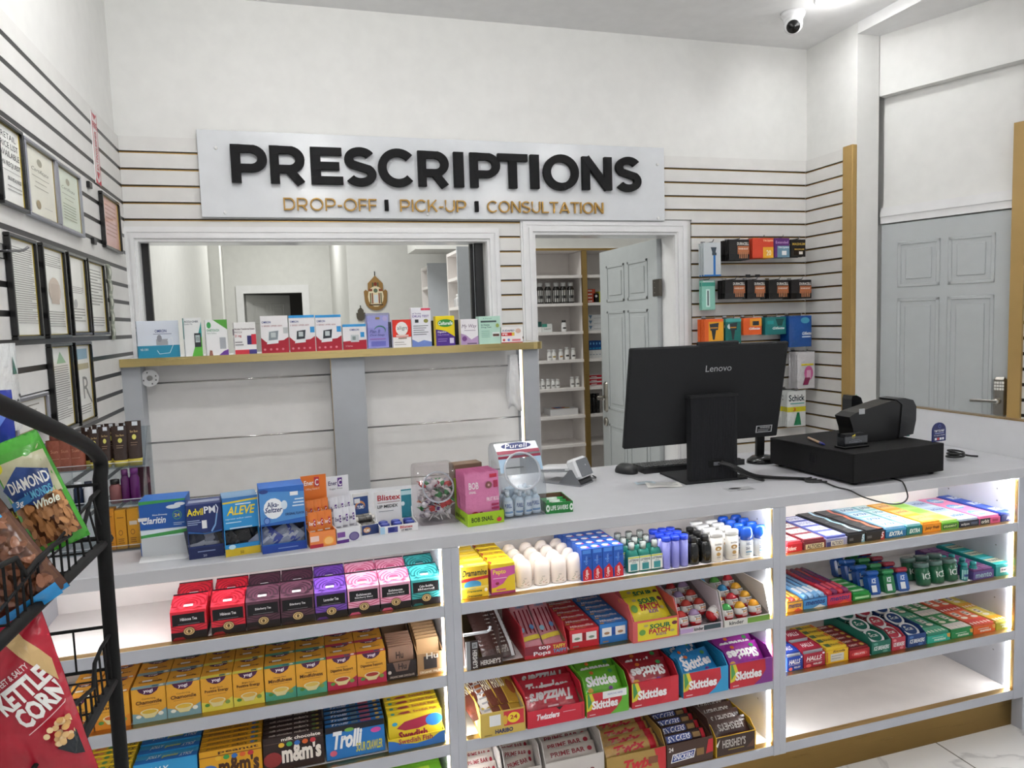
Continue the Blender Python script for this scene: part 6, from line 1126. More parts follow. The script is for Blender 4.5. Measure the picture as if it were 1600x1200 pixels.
theatre(512, 604, 'blue gummy candy box, %s from the front', '#2374bc', tr, [('r', 0, 0, 1, .15, '#152a44'), ('t', 'Trolli', .1, .25, .4, .85, '#eef0f4', 'bi'), ('t', 'SOUR', .45, .3, .56, .75, '#a3a32a', 'b'), ('r', .6, .2, .78, .85, '#b04a6a'), ('e', .9, .5, .04, .3, '#e0b04a')], .09)
sw = [('p', [(.15, .6), (.3, .78), (.6, .85), (.8, .9), (.8, .6), (.55, .5), (.3, .5)], '#9c2340'), ('e', .85, .7, .16, .2, '#2f7ac0'), ('t', 'Swedish', .18, .22, .72, .48, '#9c2340', 'bb'), ('e', .12, .75, .05, .06, '#2f9ac0')]
theatre(608, 696, 'yellow fish candy box, %s from the front', '#e0c62c', sw, [('p', [(.18, .35), (.26, .7), (.4, .75), (.44, .3), (.3, .2)], '#9c2340'), ('e', .1, .5, .04, .25, '#3f9a9a'), ('t', 'Swedish Fish', .48, .25, .92, .75, '#9c2340', 'b')], .088, 8, .03,
        ('yellow and blue fish candy tray by the left divider, third shelf', '#dfc42c', [('p', [(0, 0), (1, 0), (1, 1), (.9, .9), (.75, .5), (.5, .35), (.25, .5), (.1, .8), (0, .9)], '#2a6fc0'), ('t', 'Swedish Fish', .18, .5, .78, .92, '#9c2340', 'b')]))
colrow('candy_box', 'lime green candy box on the bottom left shelf', 'candy box', (602, 1240), (697, 1225), Z4, 5, .05, .11, '#6fae2a', [('r', .1, .3, .9, .6, '#e0cf3a')], [('r', .1, .2, .8, .7, '#a9c83a')], group='lime green boxes on the bottom shelf')
# ---- middle unit, top shelf
colrow('motion_sickness_box', 'yellow travel tablet box', 'medicine box', (721, 933), (764, 926.5), Z1, 5, .044, .092, '#e3c031', [('t', 'Dramamine', .05, .7, .95, .9, '#22252c', 'bi'), ('p', [(0, .62), (1, .68), (1, .58), (0, .52)], '#c0282c'), ('e', .42, .42, .32, .14, '#4a97c4'), ('r', 0, .3, 1, .36, '#e9d26a'), ('t', 'Dramamine', .2, .18, .75, .25, '#2c5a3a', 'bi'), ('e', .9, .22, .06, .06, '#efe7d0'), ('t', 'Dramamine', .2, .03, .75, .1, '#22252c', 'bi')],
       [('r', 0, 0, 1, 1, '#f0cf3a'), ('r', .3, .4, .95, .6, '#f6e38a'), ('r', .02, .2, .12, .6, '#f4f0e6')], group='yellow tablet boxes by the left divider', d=.034, skew=-.0015)
colrow('stomach_relief_box', 'yellow and pink stomach tablet box', 'medicine box', (768, 926), (805.5, 920.5), Z1, 5, .042, .09, '#e6c92e', [('p', [(0, .22), (0, .86), (1, .9), (1, .62), (.72, .56), (.5, .34), (.2, .24)], '#c9559c'), ('t', 'Pepto', .08, .62, .62, .82, '#f0df3a', 'b'), ('r', .08, .52, .65, .54, '#f2dbe8'), ('e', .25, .36, .08, .05, '#8f2040'), ('r', 0, 0, 1, .08, '#9c3a74'), ('r', .2, .12, .6, .17, '#d9558c')],
       [('t', 'POCKET', .15, .3, .5, .62, '#b04a2a', 'b'), ('t', 'PEPTO', .6, .4, .92, .66, '#b04a2a', 'b'), ('p', [(0, .0), (.12, .6), (0, 1)], '#b0302a')], L=[('r', 0, 0, 1, .8, '#b8457f')], group='yellow and pink boxes on the top middle shelf', d=.034, skew=-.0015)
def bottle_grid(lab, px_, py, z, rows, pitch, mk, group, y0=Y0+.03, stag=0, nc=None):
    root = None; nc = len(px_)
    for r_ in range(rows):
        for c_, p in enumerate(px_):
            x = X(p, py-(p-px_[0])*.13, y0); L = (x+stag*(r_ % 2), y0+pitch*r_, z); lb = '%s, %s, %s' % (lab, rown(r_, rows) if rows > 1 else 'single row', nth(c_, nc) if nc > 1 else 'single file')
            if root: dup(root, L, None, lb)
            else: root = mk(); root.location = L; T(root, lb, 'bottle', group)
def mk_lotion():
    t = empty('lotion_bottle'); m = M('#efe3da', 'gloss'); mb = MB(); pr = [(.0225, 0), (.0248, .004), (.0252, .04), (.0242, .056), (.0205, .07), (.0135, .079), (.006, .0825), (0, .083)]
    mb.lathe(pr, m, 22, sy=.66, pw=2.3); sf = lambda u, v, o: Vector(((u-.5)*.036, -(.025*.66*math.sqrt(max(.0, 1-((u-.5)*1.5)**2))+.0008)-o, .004+.03*v))
    mb.prt(sf, [('l', [(.2, .3), (.4, .5), (.35, .7)], .03, '#7a8f6a'), ('l', [(.6, .3), (.8, .45)], .03, '#8a7a6a'), ('e', .5, .25, .05, .06, '#c99a8a'), ('t', 'nest', .38, .75, .62, .9, '#8f8a86'), ('r', .1, .1, .3, .16, '#7a8f6a'), ('r', .65, .08, .85, .14, '#9a8a6a')], n=3); mb.build('body', t); return t
bottle_grid('rounded white lotion bottle', (819, 847, 873, 898), 920, Z1, 4, .052, mk_lotion, 'white lotion bottles on the top middle shelf', y0=Y0+.035)
# toothpaste
x0, x1 = fx((911, 907), Z1), fx((977, 897.5), Z1); cwd = (x1-x0)/4; root = None
for r_ in range(6):
    for c_ in range(4):
        L = (x0+cwd*c_, Y0+.008+.041*r_, Z1); lb = 'blue toothpaste carton, %s, %s' % (rown(r_, 6), nth(c_, 4))
        root = dup(root, L, None, lb) if root else carton('toothpaste_box', lb, 'toothpaste', cwd-.001, .039, .097, '#2457b4', L, group='blue toothpaste cartons on the top middle shelf', F=[('p', [(.1, 0), (.95, 0), (.95, .28), (.6, .46), (.1, .3)], '#c4202e'), ('t', 'Colgate', .3, .04, .68, .34, '#f2e9ea', 'bv'), ('t', 'Optic', .35, .5, .6, .78, '#7fa3e0', 'bv'), ('r', .1, .85, .9, .97, '#4a86d8'), ('e', .3, .62, .12, .03, '#4a86d8'), ('e', .75, .7, .14, .03, '#1a3f90')], L=[('r', 0, 0, 1, .2, '#1a3f90'), ('e', .5, .6, .3, .08, '#4a6fc0'), ('e', .3, .4, .2, .05, '#6a8ad0')],
            TT=[('e', .5, .5, .34, .26, '#f1ece6'), ('p', [(.5, .2), (.9, .25), (.8, .5)], '#d9426a'), ('r', 0, .85, 1, .97, '#4a8ad0')])
def mk_wash():
    t = empty('mouthwash_bottle'); mb = MB(); mb.lathe([(.019, 0), (.021, .003), (.021, .055), (.016, .067), (.009, .072), (.009, .076)], M('#1f6f62', 'gloss'), 16, sy=.75, pw=2.6)
    mb.prt(lambda u, v, o: Vector(((u-.5)*.038, -(.0163+o), .006+.046*v)), [('r', 0, 0, 1, 1, '#e6ebe8'), ('r', 0, .88, 1, .97, '#c9cf3a'), ('t', 'LISTERINE', .06, .66, .94, .82, '#22303a', 'b'), ('r', .2, .05, .8, .5, '#3a8f96'), ('r', .3, .56, .7, .6, '#7a8a90')]); mb.build('body', t)
    mb = MB(); mb.lathe([(.0115, .07), (.0115, .094), (.009, .096), (0, .096)], M('#d9dcda', 'clear'), 14); mb.lathe([(.0095, .07), (.0095, .09), (0, .09)], M('#e6e8e6', 'plastic'), 12); mb.build('cap', t); return t
bottle_grid('green mouthwash bottle with a clear cap', (987, 1005, 1023), 893, Z1, 3, .05, mk_wash, 'green mouthwash bottles on the top middle shelf', stag=-.004)
def mk_tube():
    t = empty('toothbrush_tube'); mb = MB(); mb.lathe([(.0128, 0), (.0135, .003), (.0135, .09)], M('#8486cc', 'gloss'), 16); mb.build('body', t); mb = MB(); mb.lathe([(.014, .086), (.0146, .09), (.0146, .098), (.013, .1), (0, .1)], M('#1f3fc4', 'plastic'), 16); mb.build('cap', t); return t
bottle_grid('slim lavender tube with a round blue cap', (1041, 1055, 1068.5), 888, Z1, 3, .042, mk_tube, 'lavender tubes on the top middle shelf', y0=Y0+.02)
def mk_blackb():
    t = empty('shampoo_bottle'); mb = MB(); mb.lathe([(.0195, 0), (.0212, .003), (.0212, .05), (.0155, .064), (.012, .068)], M('#121212', 'gloss'), 18)
    mb.prt(lambda u, v, o: Vector(((.0206+o)*math.sin((u-.5)*2), -(.0206+o)*math.cos((u-.5)*2), .008+.03*v)), [('r', 0, 0, 1, .8, '#8f7a42'), ('r', .1, .3, .9, .36, '#2a2418'), ('t', 'TRESemme', .12, .5, .88, .66, '#2a2418', 'b')], n=4); mb.build('body', t); mb = MB(); mb.lathe([(.0125, .066), (.0125, .084), (.011, .086), (0, .086)], M('#1a1a1a', 'plastic'), 16); mb.build('cap', t); return t
bottle_grid('round black shampoo bottle with a gold label', (1082.5, 1101.5), 883, Z1, 3, .046, mk_blackb, 'black bottles on the top middle shelf')
def mk_pant():
    t = empty('conditioner_bottle'); mb = MB(); mb.lathe([(.0205, 0), (.0225, .003), (.0215, .078)], M('#dcd9d3', 'gloss'), 16, sy=.62, pw=2.8)
    mb.prt(lambda u, v, o: Vector(((u-.5)*.034, -(.0140-.0006*v+o), .01+.05*v)), [('t', 'PANTENE', .15, .88, .85, .98, '#5a4f44', 'b'), ('e', .5, .66, .34, .14, '#b38a4a'), ('e', .5, .64, .14, .07, '#e9e0cc'), ('e', .5, .3, .22, .12, '#c09a5c'), ('r', .3, .08, .7, .12, '#8a8178')]); mb.build('body', t)
    mb = MB(); mb.lathe([(.0218, .0785), (.0215, .093), (.0195, .0955), (0, .0955)], M('#e4e4e3', 'plastic'), 18, sy=.62, pw=2.8); mb.build('cap', t); return t
bottle_grid('white conditioner bottle with a gold emblem', (1119, 1143.5), 878, Z1, 4, .04, mk_pant, 'white conditioner bottles on the top middle shelf', y0=Y0+.02)
def mk_hs():
    t = empty('dandruff_shampoo'); mb = MB(); mb.lathe([(.0205, 0), (.0225, .003), (.0225, .03), (.0205, .06)], M('#dde1e4', 'gloss'), 16, sy=.62, pw=2.4)
    mb.prt(lambda u, v, o: Vector(((u-.5)*.034, -(.0143+o), .008+.046*v)), [('t', 'head &', .2, .84, .8, .95, '#3a4a7a', 'b'), ('t', 'shoulders', .2, .74, .85, .84, '#3a4a7a', 'b'), ('t', '2in1', .15, .42, .6, .6, '#1f3a6a', 'b'), ('r', .15, .2, .8, .3, '#6f9ab8'), ('r', .15, .05, .6, .1, '#9ab0c0')]); mb.build('body', t)
    mb = MB(); mb.lathe([(.0215, .058), (.0215, .078), (.018, .092), (.015, .098), (0, .099)], M('#1f58c8', 'gloss'), 18, sy=.68, pw=2.3); mb.build('cap', t); return t
bottle_grid('white anti-dandruff shampoo bottle with a blue cap', (1166.5, 1187.5), 871, Z1, 4, .045, mk_hs, 'blue capped bottles on the top middle shelf', y0=Y0+.02)
# ================================================================ MIDDLE UNIT: candy displays
def tr(name, lab, p0, p1, z, d, hf, hb, col, F, inner='#8f7a5f', L=(), R=(), y=Y0-.03, B=(), cat='display box', notch=1):
    xa, xb = X(p0[0], p0[1], y)+.001, X(p1[0], p1[1], y)-.001
    tray(name, lab, cat, xb-xa, d, hf, hb, col, (xa, y, z), inner=inner, F=F, L=L, R=R, B=B, notch=notch); return xa, xb, y
def pouches(lab, grp, xa, xb, z, ys, w_, h_, t_, col, F, tilt, name='candy_bag', cat='candy bag', rots=None, p=.4, crimp=None, dz=None, flips=None, Fb=None, cr=.07):
    root = {}
    for i, y in enumerate(ys):
        fl = bool(flips and flips[i]); rz = (rots[i] if rots else 0); lb = lab+(', '+('%s from the front' % ORD[i]) if len(ys) > 1 else ''); L = ((xa+xb)/2, y, z+(dz[i] if dz else .004)); e = (tilt if not hasattr(tilt, '__len__') else tilt[i], 0, rz)
        if fl in root: dup(root[fl], L, e, lb)
        else: root[fl] = T(pillow(w_, h_, t_, col, [(q[:7]+(((q[7] if len(q) > 7 else '')+'f'),)) if (fl and q[0] == 't') else q for q in F], n=9, p=p, crimp=crimp, cr=cr).build(name, None, L, e), lb, cat, grp)
# chocolate bar display left (XL bars, price hook)
xa, xb, y = tr('chocolate_bar_display', 'dark brown chocolate bar display beside the left divider, second middle shelf', (728, 1052), (786, 1042), Z2, .24, .03, .1, '#33231f', [('r', 0, 0, .3, 1, '#7a7a7a'), ('t', 'HERSHEY\'S', .4, .2, .95, .7, '#d9d6d2', 'b')], y=Y0-.015, inner='#5c4a30', L=[('t', 'HERSHEY\'S', .2, .2, .8, .8, '#d9d6d2', 'b')])
mb = MB(); mb.box(0, 0, 0, .035, .004, .085, M('#2e2222')); mb.prt(flat((0, 0, 0), (.035, 0, 0), (0, 0, .085)), [('r', 0, 0, .34, 1, '#8a8c8e'), ('t', 'HERSHEY\'S', .52, .05, .92, .68, '#dedbd6', 'bw'), ('r', .5, .74, .95, .95, '#9a9c9e'), ('t', 'XL', .6, .78, .85, .9, '#2e2222', 'bw')]); T(mb.build('chocolate_bar', None, (xa+.001, y-.006, Z2)), 'large dark chocolate bar standing upright against the left divider', 'chocolate bar')
for i in range(12):
    lb = 'dark brown foil ended chocolate bar in the fanned stack, %s from the front' % ORD[i]; L = (xb-.004-.001*i, y+.012+.014*i, Z2+.012+.0065*i)
    if i: dup(o0_, L, (-.75, 0, .1), lb); continue
    o0_ = T(pillow(.1, .045, .009, '#3a211d', [('r', .86, .0, .96, 1, '#c9cacc'), ('t', 'HERSHEY\'S', .45, .3, .8, .8, '#a59c96', 'b')], n=8).build('chocolate_bar', None, L, (-.75, 0, .1)), lb, 'chocolate bar', 'fanned chocolate bars on the second middle shelf')
a = at(722, 993, 'y', YF+.012); mb = MB(); mb.tube([(0, 0, 0), (.07, 0, .0)], .0045, M('#c9ccd2', 'gloss'), 8); mb.tube([(.07, 0, 0), (.078, .0, .004), (.08, .0, .014)], .004, M('#c9ccd2', 'gloss'), 8); T(mb.build('price_clip', None, (a.x+.004, a.y, a.z)), 'shiny white bent clip sticking out from the left divider over the chocolate', 'clip')
xa, xb, y = tr('lollipop_display', 'red lollipop display tray reading top pops, second middle shelf', (820, 1028), (887, 1018), Z2, .24, .036, .085, '#b02a36', [('r', 0, .3, .5, 1, '#7a2030'), ('t', 'top', .32, .55, .6, .95, '#f0eef0', 'b'), ('t', 'Pops', .2, .08, .6, .52, '#f0eef0', 'b'), ('t', 'TAFFY', .66, .55, .96, .88, '#e0d04a', 'b'), ('t', 'TAFFY', .66, .2, .98, .5, '#4aa0c9', 'b')], y=Y0-.015)
tp_ = [('r', .0, .86, 1, 1, '#7c1a2a'), ('t', 'TAFFY', .2, .84, .8, .92, '#e0d04a', 'b'), ('t', 'TAFFY', .25, .76, .8, .83, '#4aa0c9', 'b'), ('r', .12, .24, .2, .72, '#7c1a2a'), ('r', .36, .24, .43, .72, '#7c1a2a'), ('r', .58, .24, .65, .72, '#7c1a2a'), ('r', .8, .24, .87, .72, '#7c1a2a'), ('e', .2, .32, .12, .05, '#8fc0d9'), ('e', .75, .36, .12, .05, '#6a9ad0'), ('p', [(0, .1), (1, .14), (1, .22), (0, .18)], '#d9c84a')]
for s, nm in ((0, 'left'), (1, 'right')):
    pouches('long pink lollipop strip lying in the red tray, %s file' % nm, 'pink lollipop strips in the red tray', xa+(xb-xa)*(.02+.48*s), xa+(xb-xa)*(.5+.48*s), Z2, [y+.01, y+.022], (xb-xa)*.45, .2, .012, '#c98a94', tp_, -1.15, name='lollipop_strip', cat='lollipops', dz=[.01, .022])
mk_F = lambda c, w_, t: [('r', 0, .82, 1, 1, c), ('r', .08, .36, .42, .8, '#e9e6e2'), ('r', .56, .36, .92, .8, '#e9e6e2'), ('e', .25, .52, .1, .07, w_), ('e', .74, .52, .1, .07, w_), ('r', .44, .4, .54, .78, t), ('r', .1, .08, .3, .14, w_)]
mk_T = lambda c: [('t', 'MikeandIke', .1, .45, .9, .85, '#efe6e2', 'bi'), ('t', 'original' if c else 'fruits', .3, .2, .6, .36, '#e0a04a', 'b'), ('e', .12, .2, .08, .12, '#e0a04a'), ('r', 0, 0, 1, .04, '#5a1018' if not c else '#123a6a')]
colrow('candy_box', 'red oval candy box', 'candy box', (890.5, 1017), (936.5, 1010), Z2, 6, .038, .058, '#bc2230', mk_F('#c9303a', '#7a8a7a', '#8a1522'), mk_T(0), group='red and blue candy boxes on the second middle shelf', tilt=0)
colrow('candy_box', 'blue oval candy box', 'candy box', (937.5, 1010), (981, 1003.5), Z2, 6, .038, .062, '#2a72bc', mk_F('#2f7cc4', '#a07a5a', '#1a4a9a'), mk_T(1), group='red and blue candy boxes on the second middle shelf')
sp = [('p', [(.0, .0), (.1, 0), (.1, 1), (0, 1)], '#c95a5a'), ('t', 'SOUR', .36, .56, .82, .78, '#2a6a3a', 'bb'), ('t', 'PATCH', .34, .32, .8, .56, '#b02a3a', 'bb'), ('t', 'KIDS', .5, .2, .72, .32, '#7a3a8a', 'b'), ('e', .2, .45, .07, .14, '#6aa04a'), ('e', .9, .7, .06, .09, '#6a2a3a'), ('e', .85, .35, .05, .06, '#b0a06a'), ('e', .28, .75, .05, .06, '#b0a06a')]
xa, xb, y = tr('sour_candy_display', 'pink and yellow sour candy display box, second middle shelf', (989, 1009), (1061.5, 997), Z2, .25, .066, .11, '#d4605c', [('r', .04, .06, .96, .92, '#dccb2e')]+sp, y=Y0-.03)
pouches('yellow sour candy bag in the pink display box', 'sour candy bags in the pink display box', xa, xb, Z2, [y+.03, y+.075, y+.125, y+.17], (xb-xa)*.94, .095, .028, '#dccb2e', sp, -.95, dz=[.048, .055, .06, .062], crimp='#8fa03a', rots=(.08, -.04, .03, 0))
# chocolate eggs
def egg(lab, c1, L, e, grp, base='#c22a30'):
    global EG
    t = thing('chocolate_egg', lab, 'chocolate egg', L, e, grp); N = 16
    def pr(v0, v1, n): return [(.0205*math.sin(PI*q)**.85*(1+.13*math.cos(PI*q)) if 0 < q < 1 else 0, .0285*(1-math.cos(PI*q))) for q in [v0+(v1-v0)*i/n for i in range(n+1)]]
    mb = MB(); mb.lathe(pr(0, .4, 6), M(base, 'film'), N); mb.lathe(pr(.4, .62, 4), M('#ece8e6', 'film'), N)
    sf = lambda u, v, o: Vector(((.0208+o)*math.sin((u-.5)*1.9), -(.0208+o)*math.cos((u-.5)*1.9), .015+.024*v))
    mb.prt(sf, [('r', .15, .4, .85, 1, '#ece8e6'), ('t', 'kinder', .22, .74, .78, .96, '#2a2526', 'b'), ('t', 'joy', .26, .4, .8, .72, '#c9822a', 'bb'), ('r', .2, .0, .8, .3, '#d9a8a8')], n=4, o0=.0012); mb.build('shell', t)
    mb = MB(); mb.lathe(pr(.62, 1, 6), M(c1, 'film'), N); mb.build('shell_top', t); return t
xa, xb, y = tr('chocolate_egg_display', 'grey and white display tray of red and purple topped chocolate eggs', (1062.5, 992), (1130, 981), Z2, .25, .022, .11, '#cfc6cc', [('r', 0, .2, .3, .8, '#b59ac4'), ('r', .55, .2, .95, .9, '#3a4a52'), ('t', 'kinder', .32, .3, .54, .8, '#2a2526', 'b')], y=Y0-.03, inner='#9a8f94')
cols = ('#c23a34', '#a98fb8', '#e9e4e4', '#c23a34', '#c9453c', '#b0382f', '#b03030', '#9c88b0', '#c2433a', '#b9a4c4', '#b03030', '#a98fb8')
for i in range(12):
    r_, c_ = i//3, i % 3; e = (-.25, 0, .1) if i != 2 else (-.3, .9, 0)
    egg('chocolate egg with a %s top, %s, %s, in the grey tray' % (('red', 'lilac', 'white')[0 if cols[i] in ('#c23a34', '#c9453c', '#b0382f', '#b03030', '#c2433a') else 2 if cols[i][1] == 'e' else 1], rown(r_, 4), ('left', 'middle', 'right')[c_]), cols[i], (xa+(xb-xa)*(.18+.31*c_)-.001, y+.03+.05*r_, Z2+.004+.011*r_+(.016 if i == 2 else 0)), e, 'chocolate eggs in the grey tray')
xa, xb, y = tr('chocolate_egg_display', 'white and green display tray of bright topped chocolate eggs by the right divider', (1132, 981), (1203.5, 968), Z2, .25, .022, .11, '#d9d6d0', [('r', .5, .1, 1, .9, '#6f9a3a'), ('t', 'kinder', .1, .25, .42, .8, '#3a3a3a', 'b')], y=Y0-.03, inner='#a9a49c')
cols = ('#3fa04a', '#e0a52a', '#e09a22', '#d9a030', '#c92f3f', '#e0a52a', '#4f9a3f', '#3a90c9', '#e0a52a', '#3a90c9', '#4f9a3f', '#c92f3f'); nm = {'#3fa04a': 'green', '#4f9a3f': 'green', '#e0a52a': 'yellow', '#e09a22': 'yellow', '#d9a030': 'yellow', '#c92f3f': 'red', '#3a90c9': 'blue'}
for i in range(12):
    r_, c_ = i//3, i % 3; egg('chocolate egg with a %s top, %s, %s, in the green tray' % (nm[cols[i]], rown(r_, 4), ('left', 'middle', 'right')[c_]), cols[i], (xa+(xb-xa)*(.18+.31*c_), y+.03+.05*r_, Z2+.004+.011*r_), (-.2, 0, -.05*i % .3), 'chocolate eggs in the green tray')
# third middle shelf
hb_ = [('t', 'HARIBO', .32, .08, .72, .26, '#1c2a5a', 'bb'), ('r', .2, .42, .45, .88, '#e6e8ea'), ('r', .52, .35, .97, .95, '#c9303a'), ('e', .74, .65, .14, .22, '#e6d030'), ('t', '24', .66, .58, .82, .76, '#b0242e', 'b'), ('e', .55, .6, .05, .2, '#d9a93a'), ('r', .08, .06, .25, .1, '#8a7a3a')]
xa, xb, y = tr('gummy_bear_display', 'golden gummy candy display box with a white panel, by the left divider', (751, 1157), (822, 1142.5), Z3, .2, .072, .085, '#c9ad55', hb_, y=Y0-.03, L=[('r', .2, .2, .8, .8, '#e6e0c4'), ('t', 'HARIBO', .3, .4, .7, .6, '#1c2a5a', 'b')])
hf_ = [('r', 0, 0, .3, 1, '#5c2c1e'), ('t', 'HARIBO', .05, .4, .5, .7, '#f0ead0', 'b'), ('e', .7, .4, .15, .2, '#8a4a26'), ('r', .3, .0, .33, 1, '#e0c04a')]
for i, (c, lb, x_) in enumerate((('#6a3020', 'brown and gold gummy candy bag, left in the golden box', .18), ('#d9d4ce', 'silver backed gummy candy bag, second in the golden box', .42), ('#b5923a', 'gold gummy candy bag with a red stripe, third in the golden box', .64), ('#a9842f', 'gold gummy candy bag, right end of the golden box', .84))):
    for k in range(2):
        fl_ = [('r', .1, .1+.12*q, .9, .14+.12*q, '#9a9a9c') for q in range(7)] if i == 1 else hf_
        T(pillow(.085, .15, .014, c, fl_, n=8, crimp='#c9a93a').build('candy_bag', None, (xa+(xb-xa)*x_, y+.025+.022*k, Z3+.052+.012*k), (-1.25, .1*(i-1), .25)), lb+(', upper layer' if k else ', lower layer'), 'candy bag', 'gummy candy bags in the golden box')
tw = [('t', 'Twizzlers', .1, .3, .9, .78, '#c9c4c6', 'bbi'), ('r', .4, .14, .6, .2, '#d9a8ae')]
xa, xb, y = tr('licorice_display', 'red licorice candy display box, third middle shelf', (824, 1135), (914, 1112), Z3, .24, .052, .1, '#c22438', [('t', 'Twizzlers', .16, .4, .56, .75, '#f0e8ea', 'bbi'), ('p', [(.5, 1), (.62, 1), (.56, .8)], '#1c1416'), ('r', .62, .62, .84, .66, '#e6b8be'), ('r', .95, .1, .96, .9, '#8a1424')], y=Y0-.03)
pouches('red licorice bag with silver lettering in the red box', 'licorice bags in the red box', xa, xb, Z3, [y+.02, y+.05, y+.095, y+.14, y+.18], (xb-xa)*.94, .075, .018, '#a81e30', tw, -.85, dz=[.03, .045, .05, .055, .06], flips=(1, 0, 1, 1, 0))
sk = lambda c: [('t', 'Skittles', .1, .32, .9, .7, '#e6e4e4', 'bb'), ('e', .15, .2, .07, .09, '#d9a02a'), ('e', .8, .8, .06, .08, '#3f8a4a'), ('e', .3, .82, .05, .07, '#c9622a'), ('e', .68, .18, .06, .07, '#6a2a7a')]
def skb(lab, p0, p1, col, right, flips, rots=None, extra=(), col2=None):
    F = [('r', 0, 0, 1, .98, '#b8202f'), ('p', [(1, 0), (1, 1), (.82, 1), (.84, .55), (.7, .2), (.55, 0)], right), ('p', [(.0, .98), (.13, .98), (.2, .6), (.1, .3), (0, .25)], '#cfc02f'), ('p', [(.02, .98), (.06, .98), (.12, .6), (.03, .35)], '#3f8a4a'), ('t', 'Skittles', .12, .3, .74, .66, '#f0eeee', 'bb'), ('r', .06, .08, .2, .12, '#e0b8bc')]+list(extra)
    xa, xb, y = tr('fruit_candy_display', lab+' display box of fruit candy bags, third middle shelf', p0, p1, Z3, .23, .082 if not extra else .075, .11, col, F, y=Y0-.034, inner=col)
    pouches(lab+' bag of fruit candy', lab+' candy bags', xa, xb, Z3, [y+.02, y+.06, y+.105, y+.15], (xb-xa)*.9, .085, .022, col2 or col, sk(col), -.85, dz=[.05, .06, .064, .07], flips=flips, rots=rots)
skb('green', (916.5, 1113), (983, 1103), '#63ae2c', '#5aa62c', (0, 1, 1, 0), extra=[('r', .38, .68, .95, .98, '#e8e9ea'), ('t', 'REMOVE HERE', .5, .8, .85, .88, '#3a4a9a')], col2='#5ca028')
skb('red', (987.5, 1111.5), (1061, 1098), '#b8202f', '#c22a38', (1, 0, 0, 1), col2='#8f1a26')
skb('bright blue', (1067.5, 1096), (1138.5, 1080), '#2b93c4', '#2b93c4', (0, 0, 0, 0), rots=(.25, .75, .5, .35), col2='#1f78b0')
skb('purple', (1140.5, 1080), (1207.5, 1066), '#8a2a8f', '#7a2a84', (1, 1, 0, 1), col2='#8a2688')
# bottom middle shelf
for i, (p0, p1, nm_) in enumerate(((730, 785, 'left'), (789, 846, 'middle'), (852, 944, 'right'))):
    y = Y0-.015; xa, xb = X(p0, 1190, y), X(p1, 1180, y)
    tray('protein_bar_display', 'white carton of protein bars on the bottom shelf, %s one' % nm_, 'display box', xb-xa, .2, .1, .15, '#cfc9c4', (xa, y, Z4), inner='#dcd8d4', notch=1, F=[('t', 'PRIME BAR', .15, .4, .85, .6, '#7a2a34', 'b')])
    pouches('beige protein bar in the %s white carton' % nm_, 'protein bars in the white cartons', xa, xb, Z4, [y+.03+.03*k for k in range(5)], (xb-xa)*.88, .045, .02, '#c4bab2', [('t', 'PRIME BAR', .12, .35, .78, .65, '#8a2a34', 'b'), ('e', .88, .5, .05, .15, '#a02a3a')], -.8, name='protein_bar', cat='protein bar', dz=[.075, .085, .09, .095, .1], rots=(0, .04, -.05, .03, 0) if i != 1 else (.2, -.15, .05, .6, 0))
xa, xb, y = tr('caramel_bar_display', 'gold display box of caramel cookie bars, bottom middle shelf', (948, 1210), (1041, 1192), Z4, .22, .078, .115, '#a98a4a', [('t', 'Twix', .28, .3, .8, .75, '#c0202e', 'bbi'), ('p', [(.8, 1), (1, 1), (1, 0), (.9, 0)], '#c0282e'), ('r', .7, .4, .86, .7, '#7a4a2c')], y=Y0-.02)
pouches('gold and red caramel cookie bar', 'caramel bars in the gold box', xa, xb, Z4, [y+.02, y+.055, y+.09, y+.125, y+.16], (xb-xa)*.93, .04, .02, '#b08a4c', [('t', 'Twix', .15, .2, .75, .8, '#b01e2c', 'bbi'), ('r', .82, 0, .95, 1, '#b01e2c')], -.75, name='candy_bar', cat='candy bar', dz=[.062, .066, .07, .074, .078], rots=(.1, 0, .05, -.03, 0))
xa, xb, y = tr('peanut_bar_display', 'dark brown display box of peanut candy bars, bottom middle shelf', (1042, 1198), (1114.5, 1185), Z4, .22, .078, .12, '#4a342c', [('t', '24', .04, .68, .14, .86, '#efeae6', 'b'), ('p', [(.08, .2), (.58, .26), (.62, .62), (.12, .56)], '#e8e8ea'), ('p', [(.1, .24), (.56, .3), (.6, .58), (.14, .52)], '#26408a'), ('t', 'SNICKERS', .14, .3, .56, .52, '#f2f2f4', 'bi'), ('r', .64, .3, .8, .6, '#8a6a3a'), ('p', [(.84, .3), (1, .35), (1, .9), (.9, .9)], '#b8242e')], y=Y0-.02, inner='#6a4a38')
pouches('brown peanut candy bar with blue lettering', 'peanut bars in the brown box', xa, xb, Z4, [y+.02, y+.055, y+.09, y+.125, y+.16], (xb-xa)*.92, .038, .02, '#33221e', [('r', .05, .22, .62, .78, '#3a4a8a'), ('t', 'SNICKERS', .08, .28, .6, .72, '#dfe0ea', 'bi'), ('r', .66, .3, .84, .7, '#8a6a3a'), ('r', .86, .1, .95, .9, '#a8242c')], -.75, name='candy_bar', cat='candy bar', dz=[.058, .066, .07, .074, .078])
